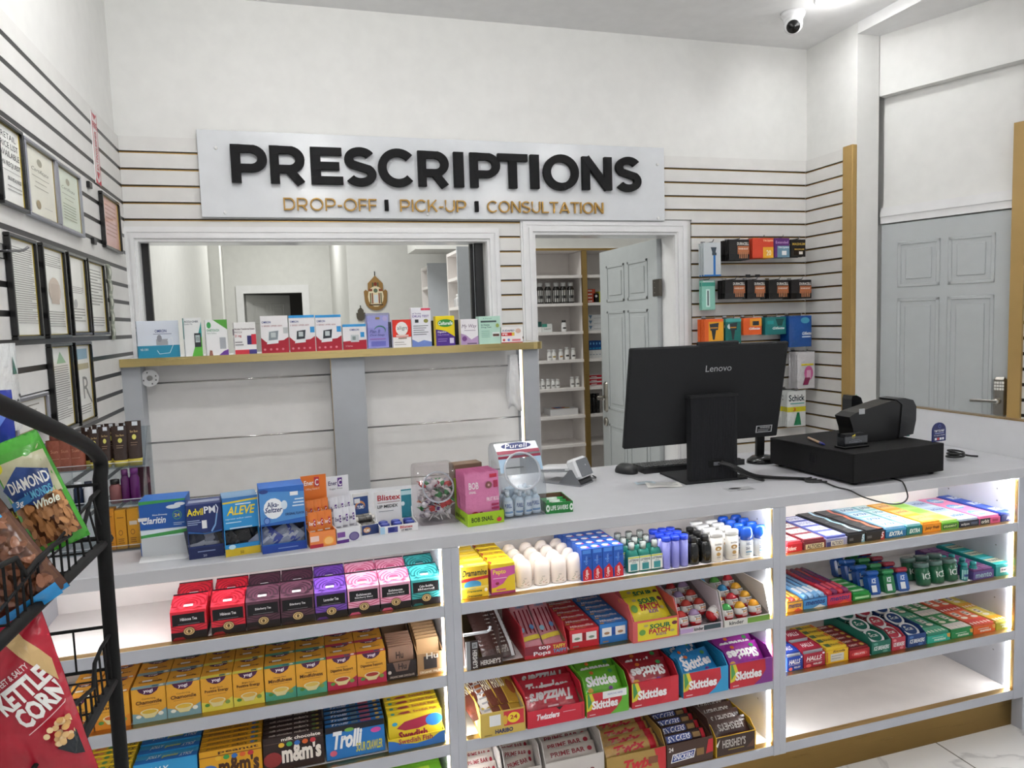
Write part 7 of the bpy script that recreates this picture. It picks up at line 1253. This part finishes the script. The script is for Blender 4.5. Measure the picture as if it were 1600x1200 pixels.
xa, xb, y = tr('milk_chocolate_display', 'dark brown milk chocolate display box with yellow sides, bottom middle shelf', (1118.5, 1185), (1181.5, 1166), Z4, .22, .066, .09, '#cfa52a', [('r', .02, .02, .97, .98, '#38241e'), ('t', 'HERSHEY\'S', .16, .4, .74, .82, '#b9b4ae', 'b'), ('r', .3, .26, .7, .3, '#a8923a'), ('p', [(.76, .2), (.95, .6), (.95, .2)], '#5a3a2c'), ('p', [(0, .6), (.1, .9), (.04, .5)], '#e9e6e2')], y=Y0-.02, inner='#8a7a5f')
pouches('dark brown milk chocolate bar', 'chocolate bars in the yellow sided box', xa, xb, Z4, [y+.02, y+.06, y+.1, y+.14], (xb-xa)*.92, .055, .014, '#3a241f', [('t', 'HERSHEY\'S', .18, .3, .85, .72, '#a89f9a', 'b')], -.8, name='chocolate_bar', cat='chocolate bar', dz=[.05, .055, .058, .06], flips=(1, 1, 0, 0))
# ================================================================ RIGHT UNIT
def gum(lab, p0, p1, h, d, col, F, side, npk, pcol, PT, plab, z=Z1, y=Y0, pl=None, rise=.016, name='gum_display', cat='gum', pn='gum_pack', c2=1, group=None):
    """flat open carton with packs lying in it, one behind another"""
    xa, xb = X(p0[0], p0[1], y)+.0008, X(p1[0], p1[1], y)-.0008
    tray(name, lab, 'display box', xb-xa, d, h, h+.004, col, (xa, y, z), inner=side, F=F, notch=1)
    pd_ = (d-.008)/npk; pw = (xb-xa-.006)/c2; root = None
    for i in range(npk):
        for c in range(c2):
            lb = plab+(', %s from the front' % ORD[i])+(('', ', left file', ', right file')[(c+1) if c2 > 1 else 0]); L = (xa+.003+pw*c, y+.004+pd_*i, z+.004+rise*.0); hh = h-.001+rise*.3
            root = dup(root, L, None, lb) if root else carton(pn, lb, cat, pw-.0006, pd_-.002, hh, pcol, L, F=[('r', .1, .2, .9, .6, side)], TT=PT, group=group or ('packs of '+plab))
gt_ = lambda t, c, bgc, op='b': [('r', .08, .15, .92, .85, bgc), ('t', t, .14, .32, .86, .7, c, op)]
gum('red cinnamon gum carton by the left divider, top right shelf', (1230, 865), (1254, 861), .026, .28, '#b81f2c', [('t', 'Trident', -.1, .2, .6, .7, '#f2eaea', 'bi')], '#8a1420', 3, '#c9414a', gt_('Trident', '#a01824', '#e9dfe0'), 'red cinnamon gum pack')
gum('brown and white peppermint tin carton, top right shelf', (1255.5, 860), (1290.5, 854.5), .026, .26, '#6e2a30', [('r', .08, .05, .92, .7, '#d6cca8'), ('t', 'ALTOIDS', .15, .12, .85, .6, '#3a1a1c', 'b')], '#5a2226', 4, '#7a3038', gt_('ALTOIDS', '#7a5a5a', '#ecebe6'), 'white and brown mint tin', cat='mints', pn='mint_tin')
gum('blue and white mint tin carton, top right shelf', (1291.5, 854), (1324, 849), .026, .26, '#8f92b4', [('r', .2, .05, .8, .7, '#e0ddcf'), ('t', 'ALTOIDS', .25, .12, .78, .6, '#2a2c5a', 'b'), ('r', 0, .0, .2, .6, '#3a3f80')], '#6a6f9c', 4, '#5a62a8', gt_('ALTOIDS', '#6a70a0', '#dfe1ee'), 'white and blue mint tin', cat='mints', pn='mint_tin')
five = lambda c: [('r', .06, .3, .3, .6, '#5a5a5e'), ('p', [(.76, 0), (.96, 0), (.96, .9), (.84, .9)], c), ('t', '5', .78, .15, .94, .85, '#e6e6ea', 'bi')]
fT = lambda c: [('p', [(.7, 0), (.9, 0), (.75, .5), (.92, 1), (.72, 1), (.58, .5)], c), ('r', .2, .42, .45, .46, '#7a7a7e')]
gum('black gum carton with pale blue stripe, top right shelf', (1325, 849), (1352, 845.5), .03, .27, '#232326', five('#7fb4cf'), '#2a2a2c', 3, '#2c2c2f', fT('#a9cfe0'), 'black and pale blue gum pack')
gum('black gum carton with red stripe, top right shelf', (1353, 845.5), (1383, 841.5), .03, .27, '#232326', five('#b8303a'), '#2a2a2c', 3, '#2e2e30', fT('#d9674a'), 'black and red gum pack')
xg, yg_ = X(1353, 820, Y0), Y0
gum('light blue peppermint gum carton, top right shelf', (1384, 842), (1416, 838), .03, .27, '#2470a8', [('t', 'EXTRA', .15, .2, .82, .7, '#e6f2f8', 'bbi'), ('r', 0, .75, 1, 1, '#4fa6d0')], '#7ab4d4', 4, '#9fcde4', gt_('EXTRA', '#1f6aa8', '#d9ecf4', 'bbi'), 'light blue gum pack')
gum('teal spearmint gum carton, top right shelf', (1417, 838), (1441, 834.5), .03, .27, '#1f7a7c', [('t', 'EXTRA', .15, .2, .85, .7, '#e6f6f4', 'bbi')], '#7ac4c0', 4, '#a9d8dc', gt_('EXTRA', '#2a7f9c', '#dff0f2', 'bbi'), 'pale teal gum pack')
gum('orange fruit gum carton, top right shelf', (1442, 834.5), (1470.5, 830.5), .03, .27, '#e08f22', [('t', 'Juicy Fruit', .1, .25, .9, .7, '#5a3a1a', 'bi')], '#f0b850', 3, '#efa93a', gt_('Juicy Fruit', '#b0402a', '#f4c878', 'bi'), 'orange gum pack')
gum('lime green mint gum carton, top right shelf', (1471.5, 830), (1498, 826.5), .026, .27, '#6ab03a', [('r', .05, .15, .92, .75, '#2a5a2a'), ('t', 'SPEARMINT', .1, .3, .88, .62, '#c9e8a4', 'b')], '#cfe8b4', 3, '#b4de7a', [('r', .1, .2, .8, .8, '#8fcf4a')], 'lime green gum pack')
gum('dark navy mint gum carton, top right shelf', (1499, 826), (1530, 821.5), .022, .27, '#232c40', [('t', 'eclipse', .08, .2, .5, .7, '#cfd6e4', 'b'), ('r', .58, .3, .92, .7, '#4a5a7a')], '#b9b4ac', 3, '#c6d4e6', gt_('eclipse', '#3a5a90', '#a9bcd8'), 'pale blue mint gum pack')
gum('pink bubble gum carton, top right shelf', (1531, 821), (1563, 816.5), .022, .28, '#cf5a8f', [('r', 0, 0, .5, 1, '#2f3a40'), ('t', 'orbit', .06, .2, .44, .8, '#dfe6e4', 'b'), ('r', .6, .3, .9, .7, '#a02f62')], '#e8a4c2', 3, '#e68ab4', [('e', .4, .5, .34, .34, '#5aa4cf'), ('t', 'Bubblemint', .2, .34, .92, .64, '#f4f0f4', 'bi')], 'pink bubble gum pack')
gum('dark blue ice gum carton by the right divider, top right shelf', (1564, 817), (1591, 813), .026, .28, '#1a2f80', [('t', 'ICE', .3, .2, .8, .7, '#dfe6f4', 'bi')], '#1a2a6a', 3, '#3a5ab8', [('r', .1, .3, .9, .7, '#dfe8f4'), ('t', 'ICE', .3, .36, .8, .66, '#2a3f90', 'bi')], 'blue ice gum pack')
# second right shelf: rolls
def rolls(lab, p0, p1, z, col, F, n, rc, rt, rlab, d=.25, y=Y0, h=.034):
    xa, xb = X(p0[0], p0[1], y)+.0008, X(p1[0], p1[1], y)-.0008
    tray('mint_roll_display', lab, 'display box', xb-xa, d, h, h+.004, col, (xa, y, z), inner='#d6cec8', F=F, notch=1)
    r_ = min((xb-xa-.006)/n/2, .011)
    for i in range(n):
        for k in range(2):
            lb = '%s, %s in the %s layer' % (rlab, nth(i, n), 'upper' if k else 'lower'); L = (xa+.003+r_+(xb-xa-.006-2*r_)*i/max(1, n-1), y+.006, z+.0035+r_+k*(2*r_+.0003))
            mb = MB(); mb.tube([(0, 0, 0), (0, .004, 0), (0, d-.02, 0), (0, d-.016, 0)], [r_*.6, r_*.96, r_*.96, r_*.6], M(rc[i % len(rc)], 'film'), 10)
            if k: mb.prt(lambda u, v, o: Vector(((r_*.97+o)*math.sin((u-.5)*1.6), .02+v*(d-.05), (r_*.97+o)*math.cos((u-.5)*1.6))), [('r', 0, 0, 1, .25, rt[1]), ('t', 'mentos', .2, .32, .8, .9, rt[0], 'bv')], n=3)
            T(mb.build('mint_roll', None, L), lb, 'mint roll', rlab+' group')
mF = lambda c, c2: [('t', 'mentos', .08, .35, .92, .8, '#1f2a70', 'bi'), ('p', [(.4, 0), (.7, .3), (.95, 0)], c2), ('r', 0, .93, 1, 1, '#2a2a5a')]
rolls('yellow and red fruit mint roll display by the left divider', (1229.5, 957), (1254.5, 954), Z2, '#dba13a', mF(0, '#c94a3a'), 3, ('#d98a3a', '#c94a4a'), ('#1f2a70', '#e6d06a'), 'orange fruit mint roll')
rolls('blue mint roll display, second right shelf', (1255.5, 953.5), (1292.5, 947.5), Z2, '#4a8fcc', mF(0, '#e6eef4'), 4, ('#6fa4d4', '#8fb8dc'), ('#1f2a70', '#dfe8f0'), 'blue mint roll')
rolls('red mint roll display, second right shelf', (1293.5, 947.5), (1330.5, 941.5), Z2, '#c9304a', mF(0, '#e05a3a'), 4, ('#b82a3a', '#7a2a5a'), ('#1f2a70', '#d9546a'), 'red mint roll')
gum('open tray of bright green gum packs, second right shelf', (1333, 941), (1361, 936), .018, .15, '#2a8a3a', [('r', .1, .3, .9, .7, '#a9d8a4')], '#7a6a5a', 4, '#2f9a44', [('r', .15, .3, .85, .7, '#bfe6c0')], 'bright green gum pack', z=Z2)
def cube(lab, px_, py_, z, dy, col, c2, rot, grp, w_=.052, d_=.034, h_=.085, tilt=-.5, lift=.0):
    a = at(px_, py_, 'z', z); L = Vector((a.x, max(a.y, Y0)+dy, z+lift))
    t = thing('gum_bottle', lab, 'gum', L, (tilt, 0, rot), grp)
    mb = MB(); mb.box(0, 0, 0, w_, d_, h_*.8, M(col, 'gloss'), .007); mb.prt(flat((0, 0, 0), (w_, 0, 0), (0, 0, h_*.8)), [('t', 'ICE', .2, .6, .6, .85, '#e6eef4', 'bi'), ('r', .12, .15, .55, .5, '#dfe4e8')], kind='gloss'); mb.build('bottle', t)
    mb = MB(); mb.box(-.001, -.001, h_*.8, w_+.001, d_+.001, h_, M(c2, 'gloss'), .005); mb.prt(flat((0, 0, h_), (w_, 0, 0), (0, d_, 0)), [('e', .5, .5, .36, .34, '#5aa07a' if col == '#2a7a4a' else '#3a6ab0'), ('t', 'cubes', .28, .4, .72, .62, '#e6f0ec', 'bi')], kind='gloss'); mb.build('lid', t)
for i, (c, c2, nm_, px_) in enumerate((('#1f4f9a', '#2a62b0', 'deep blue', 1364), ('#2a7a4a', '#3a8f5a', 'green', 1388), ('#2f5fa8', '#a03040', 'blue and red', 1411))):
    for k in range(4): cube('%s rectangular gum bottle, %s' % (nm_, rown(k, 4)), px_, 932-i*2.5, Z2, .006+.055*k, c, c2, -.12, 'rectangular gum bottles on the second right shelf', w_=.044, d_=.042, h_=.082, tilt=-.3, lift=.0012+.003*k)
def rbottle(lab, x, y, z, r, h, col, lid, txt, grp, e=(0, 0, 0), tc='#dfe8e2'):
    t = thing('mint_jar', lab, 'mints', (x, y, z), e, grp); mb = MB(); mb.lathe([(r*.9, 0), (r, .004), (r, h*.8)], M(col, 'gloss'), 22)
    mb.prt(lambda u, v, o: Vector(((r+o)*math.sin((u-.5)*2), -(r+o)*math.cos((u-.5)*2), h*(.1+.6*v))), [('t', txt, .15, .3, .85, .75, tc, 'b')], n=4); mb.build('jar_body', t)
    mb = MB(); mb.lathe([(r*1.04, h*.8), (r*1.04, h*.98), (r*.97, h), (r*.86, h*.985), (0, h*.985)], M(lid, 'plastic'), 24)
    mb.prt(flat((-r, -r, h*.985), (2*r, 0, 0), (0, 2*r, 0)), [('e', .5, .5, .4, .4, col), ('e', .5, .5, .3, .3, '#3a4a4a' if lid != '#e6e8ea' else col), ('t', txt, .26, .42, .74, .58, tc, 'b'), ('e', .35, .68, .07, .06, tc)], kind='gloss'); mb.build('lid', t)
for i in range(3):
    for k in range(2): rbottle('round dark green gum jar with a grey ringed lid, %s row, %s' % (('front', 'back')[k], ('left', 'middle', 'right')[i]), X(1442+21*i, 915, Y0+.035), Y0+.032+.058*k, Z2+.001, .0245, .078, '#1f5f40', '#5c7a74', 'ICE', 'round dark green gum jars on the second right shelf', e=(-.2, 0, 0))
for i in range(2):
    for k in range(3): pill('mint_bottle', 'small teal mint bottle, %s row, %s' % (('front', 'middle', 'back')[k], ('left', 'right')[i]), (X(1502+14*i, 905, Y0+.03), Y0+.02+.045*k, Z2), .0135, .062, '#1f7f80', '#2a9a9a', '#9fd0d0', 'small teal mint bottles on the second right shelf', '#2a4a8a')
x0, x1 = X(1520, 905, Y0), X(1553, 900, Y0)
gum('purple and teal mint pack tray, second right shelf', (1521, 905), (1553, 899), .03, .26, '#5a4a8a', [('t', 'mento', .1, .2, .9, .8, '#9fc4cf', 'b')], '#7a5a8a', 6, '#7a4a7f', [('r', .1, .2, .9, .45, '#9a6aa0'), ('r', .1, .6, .9, .7, '#c08fb4')], 'purple mint pack', z=Z2, c2=2)
gum('bright teal mint carton by the right divider, second right shelf', (1556, 902), (1588, 896), .036, .26, '#1f9a98', [('r', .2, .35, .8, .85, '#e6eae6'), ('t', 'mentos', .25, .5, .75, .75, '#2a3a5a', 'b')], '#5abab4', 3, '#2aa8a4', [('r', .05, .25, .95, .7, '#e0dcc0'), ('t', 'mentos', .1, .35, .9, .6, '#4a5a5a', 'b'), ('r', .05, .78, .95, .9, '#6acfe0')], 'teal mint pack', z=Z2)
# third right shelf
def cough(lab, p0, p1, col, t1, plab):
    xa, xb = X(p0[0], p0[1], Y0)+.001, X(p1[0], p1[1], Y0)-.001
    tray('cough_drop_display', lab, 'display box', xb-xa, .16, .048, .06, col, (xa, Y0, Z3), inner='#a98f7a', notch=1, F=[('t', t1, .12, .48, .85, .8, '#f2eeee', 'bi'), ('r', .12, .4, .85, .42, '#e6d0d4'), ('t', 'RELIEF', .45, .15, .85, .28, '#f2eeee', 'b'), ('e', .92, .9, .06, .07, '#dfe4ea'), ('e', .22, .15, .12, .12, '#e06a6a')])
    for i in range(2): carton('cough_drop_box', '%s, %s' % (plab, ('front one', 'rear one')[i]), 'cough drops', xb-xa-.008, .055, .03, col, (xa+.004, Y0+.012+.075*i, Z3+.026+.006*i), (.12, 0, 0), F=[('r', 0, 0, 1, 1, '#b9bcc4'), ('r', .1, .3, .9, .5, '#8a8f9a')], TT=[('t', t1, .2, .35, .8, .75, '#f2e6e8', 'bi'), ('r', .0, .0, 1, .15, '#8a1a2a' if col[1] == 'a' else '#14286a')])
cough('royal blue cough drop display by the left divider', (1229.5, 1049), (1254.5, 1045), '#1f3f9a', 'HALLS', 'royal blue cough drop box')
cough('dark red cough drop display, third right shelf', (1255.5, 1045), (1289.5, 1038), '#a01f38', 'HALLS', 'dark red cough drop box')
gum('yellow throat lozenge display, third right shelf', (1290.5, 1037), (1325.5, 1031), .045, .19, '#e0b52a', [('t', 'Ricola', .3, .78, .85, .95, '#5a3a1a', 'bi'), ('r', .2, .1, .8, .7, '#cfccc4'), ('r', .24, .5, .7, .55, '#8a8a86'), ('r', .24, .3, .65, .35, '#8a8a86'), ('r', .0, .1, .08, .9, '#c9762a')], '#c9a43a', 5, '#dfbc34', [('r', .1, .2, .35, .8, '#4a6a3a'), ('t', 'Ricola', .4, .3, .8, .7, '#5a4a1a', 'b'), ('r', .82, .2, .95, .8, '#c9542a')], 'yellow lozenge box', z=Z3, cat='lozenges', pn='lozenge_box')
gum('dark red chewy candy display, third right shelf', (1327, 1031), (1359, 1025.5), .03, .19, '#a8242e', [('e', .5, .5, .4, .3, '#c94a4a'), ('t', 'FRUITS', .25, .4, .75, .62, '#f0dada', 'b')], '#7a2a2c', 6, '#8a2228', [('t', 'CHEWY', .15, .3, .6, .7, '#efe0dc', 'b'), ('e', .8, .5, .1, .3, '#c9b04a'), ('r', 0, .0, 1, .12, '#3a1a1a')], 'dark red chewy candy stick', z=Z3, cat='candy', pn='candy_stick')
for i, (p0, p1, c, nm_) in enumerate((((1362, 1026), (1392, 1019.5), '#1f6a5a', 'dark green'), ((1393.5, 1019), (1415, 1014), '#b03a4a', 'red and pink'), ((1418, 1014), (1447, 1008.5), '#1f3f78', 'navy blue'))):
    xa, xb = X(p0[0], p0[1], Y0)+.001, X(p1[0], p1[1], Y0)-.001; r_ = .0275
    tray('mint_display', '%s display box of round mint tubs, third right shelf' % nm_, 'display box', xb-xa, .24, .045, .062, c, (xa, Y0, Z3), inner=c, notch=1, F=[('t', 'ICE BREAKERS', .1, .3, .92, .62, '#eef2f4', 'bi'), ('e', .2, .8, .12, .1, '#5a9a8a' if i == 0 else '#d98a92' if i == 1 else '#4a72b0'), ('e', .7, .15, .14, .1, '#5a9a8a' if i == 0 else '#d98a92' if i == 1 else '#4a72b0')])
    for k in range(3): rbottle('round %s mint tub with a white rimmed lid, %s' % (nm_, ('front', 'middle', 'back')[k]), (xa+xb)/2, Y0+.042+.068*k, Z3+.028+.014*k, .033 if i != 1 else .032, .022, c, '#e6e8ea', 'ICE', 'round mint tubs on the third right shelf', e=(.32, 0, 0))
for i, (p0, p1, c, c2, ct_, nm_) in enumerate((((1449, 1008), (1484.5, 1001.5), '#2fae98', '#3a8f74', '#57b08c', 'aqua green'), ((1486, 1001.5), (1520, 995), '#2a8a52', '#3a8a52', '#d9d4d0', 'forest green'), ((1521, 995), (1555, 988.5), '#d9622a', '#d96a4a', '#c9413a', 'orange red'), ((1556, 988), (1588, 982), '#a9a52a', '#e0cf6a', '#e0a52a', 'yellow'))):
    gum('%s gum cube tray, third right shelf' % nm_, p0, p1, .026, .26, c, [('t', 'mentos', .3, .2, .8, .55, '#e6f0ea', 'b'), ('r', .2, .65, .7, .72, '#d9e6e0'), ('p', [(.85, 1), (1, 1), (1, .4), (.88, .5)], '#d9a04a')], '#9aa8a4', 2, c2, [('r', .2, .62, .7, .9, '#e9e6dc'), ('r', .28, .68, .6, .86, '#2a3a3a'), ('r', .34, .72, .54, .82, '#e9e6dc'), ('r', .0, .0, 1, .35, ct_)]+[('e', .1+.16*q, .1+.12*(q % 2), .09, .07, ct_ if q % 2 else '#efe8dc') for q in range(6)]+[('e', .5, .48, .3, .08, '#f0e9d9')], nm_+' gum cube pack', z=Z3, c2=2)
# ================================================================ BLACK WIRE SNACK STAND (front left)
P1 = at(172, 980, 'y', 1.05); pvx, pvy = P1.x, P1.y
dv = CF+CR*((486-800)/FPX)-CU*((500-600)/FPX); dh = Vector((-dv.x, -dv.y, 0)).normalized(); pn = Vector((dh.y, -dh.x, 0))
def side(px, py, off=0): return atp(px, py, Vector((pvx, pvy, 0))+pn*off, pn)
t = thing('snack_stand', 'black wire snack stand with sloping rails at the left front of the photo', 'stand', (0, 0, 0)); bt = M('#0b0b0c', 'matte')
ptop = at(160, 752, 'y', pvy)
def curve(pts, n=2):
    pts = [Vector(p) for p in pts]
    for _ in range(n):
        q = [pts[0]]
        for a_, b_ in zip(pts, pts[1:]): q += [a_*.75+b_*.25, a_*.25+b_*.75]
        pts = q+[pts[-1]]
    return pts
top = [Vector((pvx, pvy, -.0+.01)), Vector((pvx, pvy, .7)), Vector((pvx, pvy, ptop.z-.01)), side(160, 722), side(146, 704), side(128, 690), side(60, 658), side(0, 632)]
e = top[-1]-top[-2]; top.append(top[-1]+e*.9)
mb = MB(); mb.tube(curve(top, 2), .0088, bt, 10); mb.build('frame_rail', t)
for (a_, b_), (c_, d_) in (((170, 841), (0, 1003)), ((182, 1056), (100, 1203))):
    p, q = side(a_, b_), side(c_, d_); q = q+(q-p)*.55; n = Vector((0, 0, .0)); mb = MB(); mb.tube([p, q], .0062, bt, 8); mb.build('brace', t)
BW = .52
def wire(pts, r=.0019, nm='wire'): mb = MB(); mb.tube(pts, r, bt, 6); return mb
wx = Vector((-1, 0, 0))
def basket(zr, zb_, rim_px, lo_px, nw, far_n, x1_):
    """wire basket: far panel runs left from the post, side panel follows the scooped rim"""
    mb = MB(); P = Vector((pvx, pvy, 0))-pn*0
    a_, b_ = Vector((pvx, pvy, zr)), Vector((pvx, pvy, zb_))
    mb.tube([a_, a_+wx*BW], .0022, bt, 6); mb.tube([b_, b_+wx*BW], .0022, bt, 6)
    for i in range(1, far_n): f = BW*i/far_n; mb.tube([a_+wx*f, b_+wx*f], .0014, bt, 5)
    mb.build('basket_back', t)
    mb = MB(); rim = [side(*p) for p in rim_px]; lo = [side(*p) for p in lo_px]; mb.tube(rim, .0026, bt, 6); mb.tube(lo, .0022, bt, 6)
    def ev(pts, s):
        L_ = [0]
        for p, q in zip(pts, pts[1:]): L_.append(L_[-1]+(q-p).length)
        d = s*L_[-1]
        for k in range(len(pts)-1):
            if d <= L_[k+1]+1e-9: return pts[k].lerp(pts[k+1], (d-L_[k])/max(1e-9, L_[k+1]-L_[k]))
        return pts[-1]
    lo_d = [(p-Vector((pvx, pvy, p.z))).length for p in lo]
    def lo_at(dd):
        for k in range(len(lo)-1):
            if lo_d[k] <= dd <= lo_d[k+1]: return lo[k].lerp(lo[k+1], (dd-lo_d[k])/max(1e-9, lo_d[k+1]-lo_d[k]))
        return lo[-1]
    for i in range(nw):
        p = ev(rim, (i+.5)/nw); dd = (p-Vector((pvx, pvy, p.z))).length; mb.tube([p, lo_at(dd)], .0014, bt, 5)
    mb.build('basket_side', t)
    # bottom wires
    mb = MB(); d1 = (lo[-1]-lo[0]).length
    for i in range(7):
        s = lo[0].lerp(lo[-1], i/6); mb.tube([s, s+wx*BW*.98], .0014, bt, 5)
    for i in range(6): mb.tube([lo[0]+wx*BW*(i+.5)/6, lo[-1]+wx*BW*(i+.5)/6], .0014, bt, 5)
    mb.build('basket_floor', t)
z1a, z1b = at(150, 757, 'y', pvy).z, at(150, 843, 'y', pvy).z
basket(z1a, z1b, [(163, 759), (142, 778), (131, 822), (82, 853), (57, 876), (40, 898), (25, 872), (0, 884), (-60, 930), (-130, 985)], [(168, 838), (120, 893), (60, 948), (0, 1000), (-130, 1110)], 22, 22, 0)
z2a, z2b = at(175, 978, 'y', pvy).z, at(175, 1044, 'y', pvy).z
basket(z2a, z2b, [(177, 982), (158, 1012), (148, 1036), (146, 1075), (120, 1098), (60, 1190), (20, 1245)], [(180, 1060), (140, 1125), (100, 1195), (60, 1265)], 18, 12, 0)
# ---- snack bags in the baskets
def bag(lab, c, px_w, z0, h, w_, t_, col, F, e, crimp=None, p=.45, uvr=0):
    mb = pillow(w_, h, t_, col, () if uvr else F, n=14, p=p, crimp=crimp, cr=.05)
    if uvr:
        f, _b = pillow_surf(w_, h, t_, p, .05); cc, ss = math.cos(uvr), math.sin(uvr)
        def g(u, v, o):
            x, y = ((u-.5)*.66+.3)*w_, ((v-.5)*.95+.02)*h; x, y = x*cc-y*ss, x*ss+y*cc; return f(min(.97, max(.03, x/w_+.5)), min(.97, max(.03, y/h+.5)), o)
        mb.prt(g, F, n=6, kind='film', o0=.0014, st=.0003)
    o = mb.build('snack_bag', None, c, e); T(o, lab, 'snack bag'); return o
def nuts(u0, v0, u1, v1, n, seed, cols):
    r = random.Random(seed); o = [('r', u0, v0, u1, v1, '#6a4630')]
    for i in range(n):
        u, v = u0+.03+(u1-u0-.06)*r.random(), v0+.02+(v1-v0-.04)*r.random(); a = r.uniform(0, PI); c = cols[i % len(cols)]; ca_, sa = math.cos(a), math.sin(a)
        pts = []
        for k in range(10):
            q = 2*PI*k/10; x = .075*math.cos(q)*(1-.25*math.cos(q)*.6); yy_ = .034*math.sin(q)*(1-.35*math.cos(q)); pts.append((min(.98, max(.02, u+(x*ca_-yy_*sa))), min(.96, max(.03, v+(x*sa+yy_*ca_)*.85))))
        o.append(('p', pts, c))
    return o
def bagq(lab, bl, br, tl, y0_, lean, w_t, col, F, rot, roll=0, crimp=None, p=.45, uvr=0):
    a_, b_, c_ = at(bl[0], bl[1], 'y', y0_), at(br[0], br[1], 'y', y0_), at(tl[0], tl[1], 'y', y0_)
    w_ = (b_-a_).length; h = (c_-a_).length; m = (a_+b_)/2
    return bag(lab, m, 0, 0, h, w_, w_t, col, F, (lean, roll, rot), crimp, p, uvr)
al = ('#a9774a', '#c08a58', '#96683e', '#b58050')
F = [('r', .06, .45, .96, .9, '#c9c6a4'), ('r', .06, .83, .96, .9, '#4fa03a')]+nuts(.1, .08, .94, .46, 90, 5, al)+[('p', [(.1, .62), (.5, .76), (.95, .66), (.9, .5), (.5, .42), (.2, .5)], '#21407e'), ('t', 'DIAMOND', .22, .56, .92, .66, '#f2f2ee', 'b'), ('t', 'ALMONDS', .4, .47, .88, .54, '#5fb0d0', 'b'), ('e', .18, .8, .1, .05, '#d9d02a'), ('t', 'Whole', .5, .38, .92, .45, '#e6ead6', 'bi'), ('p', [(.12, .43), (.5, .46), (.5, .52), (.14, .5)], '#3a78b0'), ('t', '3g', .2, .44, .36, .5, '#ffffff', 'bi'), ('e', .75, .84, .08, .03, '#4fa03a')]
Fq = [q for q in F]
bagq('green and cream bag of whole almonds leaning in the upper wire basket', (62, 868), (141, 838), (62, 684), .93, -.12, .035, '#4aa336', Fq, .15, roll=math.radians(-20), crimp='#3f9a30')
brn = ('#6e4430', '#7d5038', '#5c3828', '#8a5a40')
bagq('brown bag of shelled almonds with a blue band, lower left of the upper basket', (-10, 985), (112, 922), (-10, 800), .84, -.1, .05, '#5b3a2b', nuts(.04, .12, .98, .8, 130, 9, brn)+[('r', 0, .0, 1, .11, '#2f8fcc'), ('p', [(0, .7), (1, .78), (1, .95), (0, .95)], '#3a9ad0'), ('t', 'ROASTED', .2, .8, .9, .9, '#f0f4f6', 'b')], .1, roll=math.radians(-30), crimp='#2f8fcc')
bagq('dark bag of nuts with a grey top, behind the green almond bag', (20, 850), (66, 842), (-30, 740), 1.0, -.05, .03, '#3a3430', nuts(.1, .1, .9, .4, 20, 4, brn)+[('r', .0, .5, 1, 1, '#8f949a'), ('t', 'NUTS', .5, .35, .95, .46, '#b9a93a', 'b')], .1, roll=math.radians(-18))
bagq('shiny blue snack bag at the far left edge above the almond bags', (-40, 720), (24, 700), (-44, 620), .98, 0, .03, '#2a3a9a', [('p', [(.5, .2), (.9, .6), (.7, .9), (.6, .5)], '#6a8ae0'), ('r', .1, .0, 1, .1, '#1a2462')], .1)
bagq('purple and white snack bag at the far left edge behind the almonds', (-30, 800), (14, 790), (-34, 690), 1.02, 0, .03, '#5a3f6e', [('r', .4, .3, .95, .4, '#cfc9d6')], .1)
pc_ = random.Random(11)
K = [('p', [(-.9, .1), (-.9, 1.3), (1.2, 1.3), (.64, .92), (.5, .8), (.3, .755), (.1, .745), (-.2, .6)], '#26282b'), ('p', [(.78, 1.0), (1.0, .62), (1.02, .3), (.94, .22), (.86, .5), (.68, .84)], '#c9a873'), ('t', 'KETTLE', .16, .54, .82, .66, '#eeeae6', 'bb'), ('t', 'CORN', .22, .41, .82, .535, '#eeeae6', 'bb'), ('t', 'SWEET & SALTY', .24, .675, .74, .71, '#e6d0d0', 'b'), ('r', .1, .69, .2, .694, '#e6d0d0'), ('r', .2, .385, .8, .39, '#e6c0c0'),
     ('p', [(.28, .22), (.84, .22), (.78, .1), (.62, .06), (.46, .07), (.34, .12)], '#20242a')]+[('e', .36+.42*pc_.random(), .22+.12*pc_.random(), .035, .018, pc_.choice(('#d9b27a', '#c99a5c', '#e6c898'))) for _ in range(40)]
bagq('red and black bag of kettle corn in the lower wire basket', (-12, 1262), (160, 1236), (-12, 975), .80, -.08, .07, '#a81d2f', K, .12, roll=math.radians(-13), p=.4, uvr=math.radians(20))
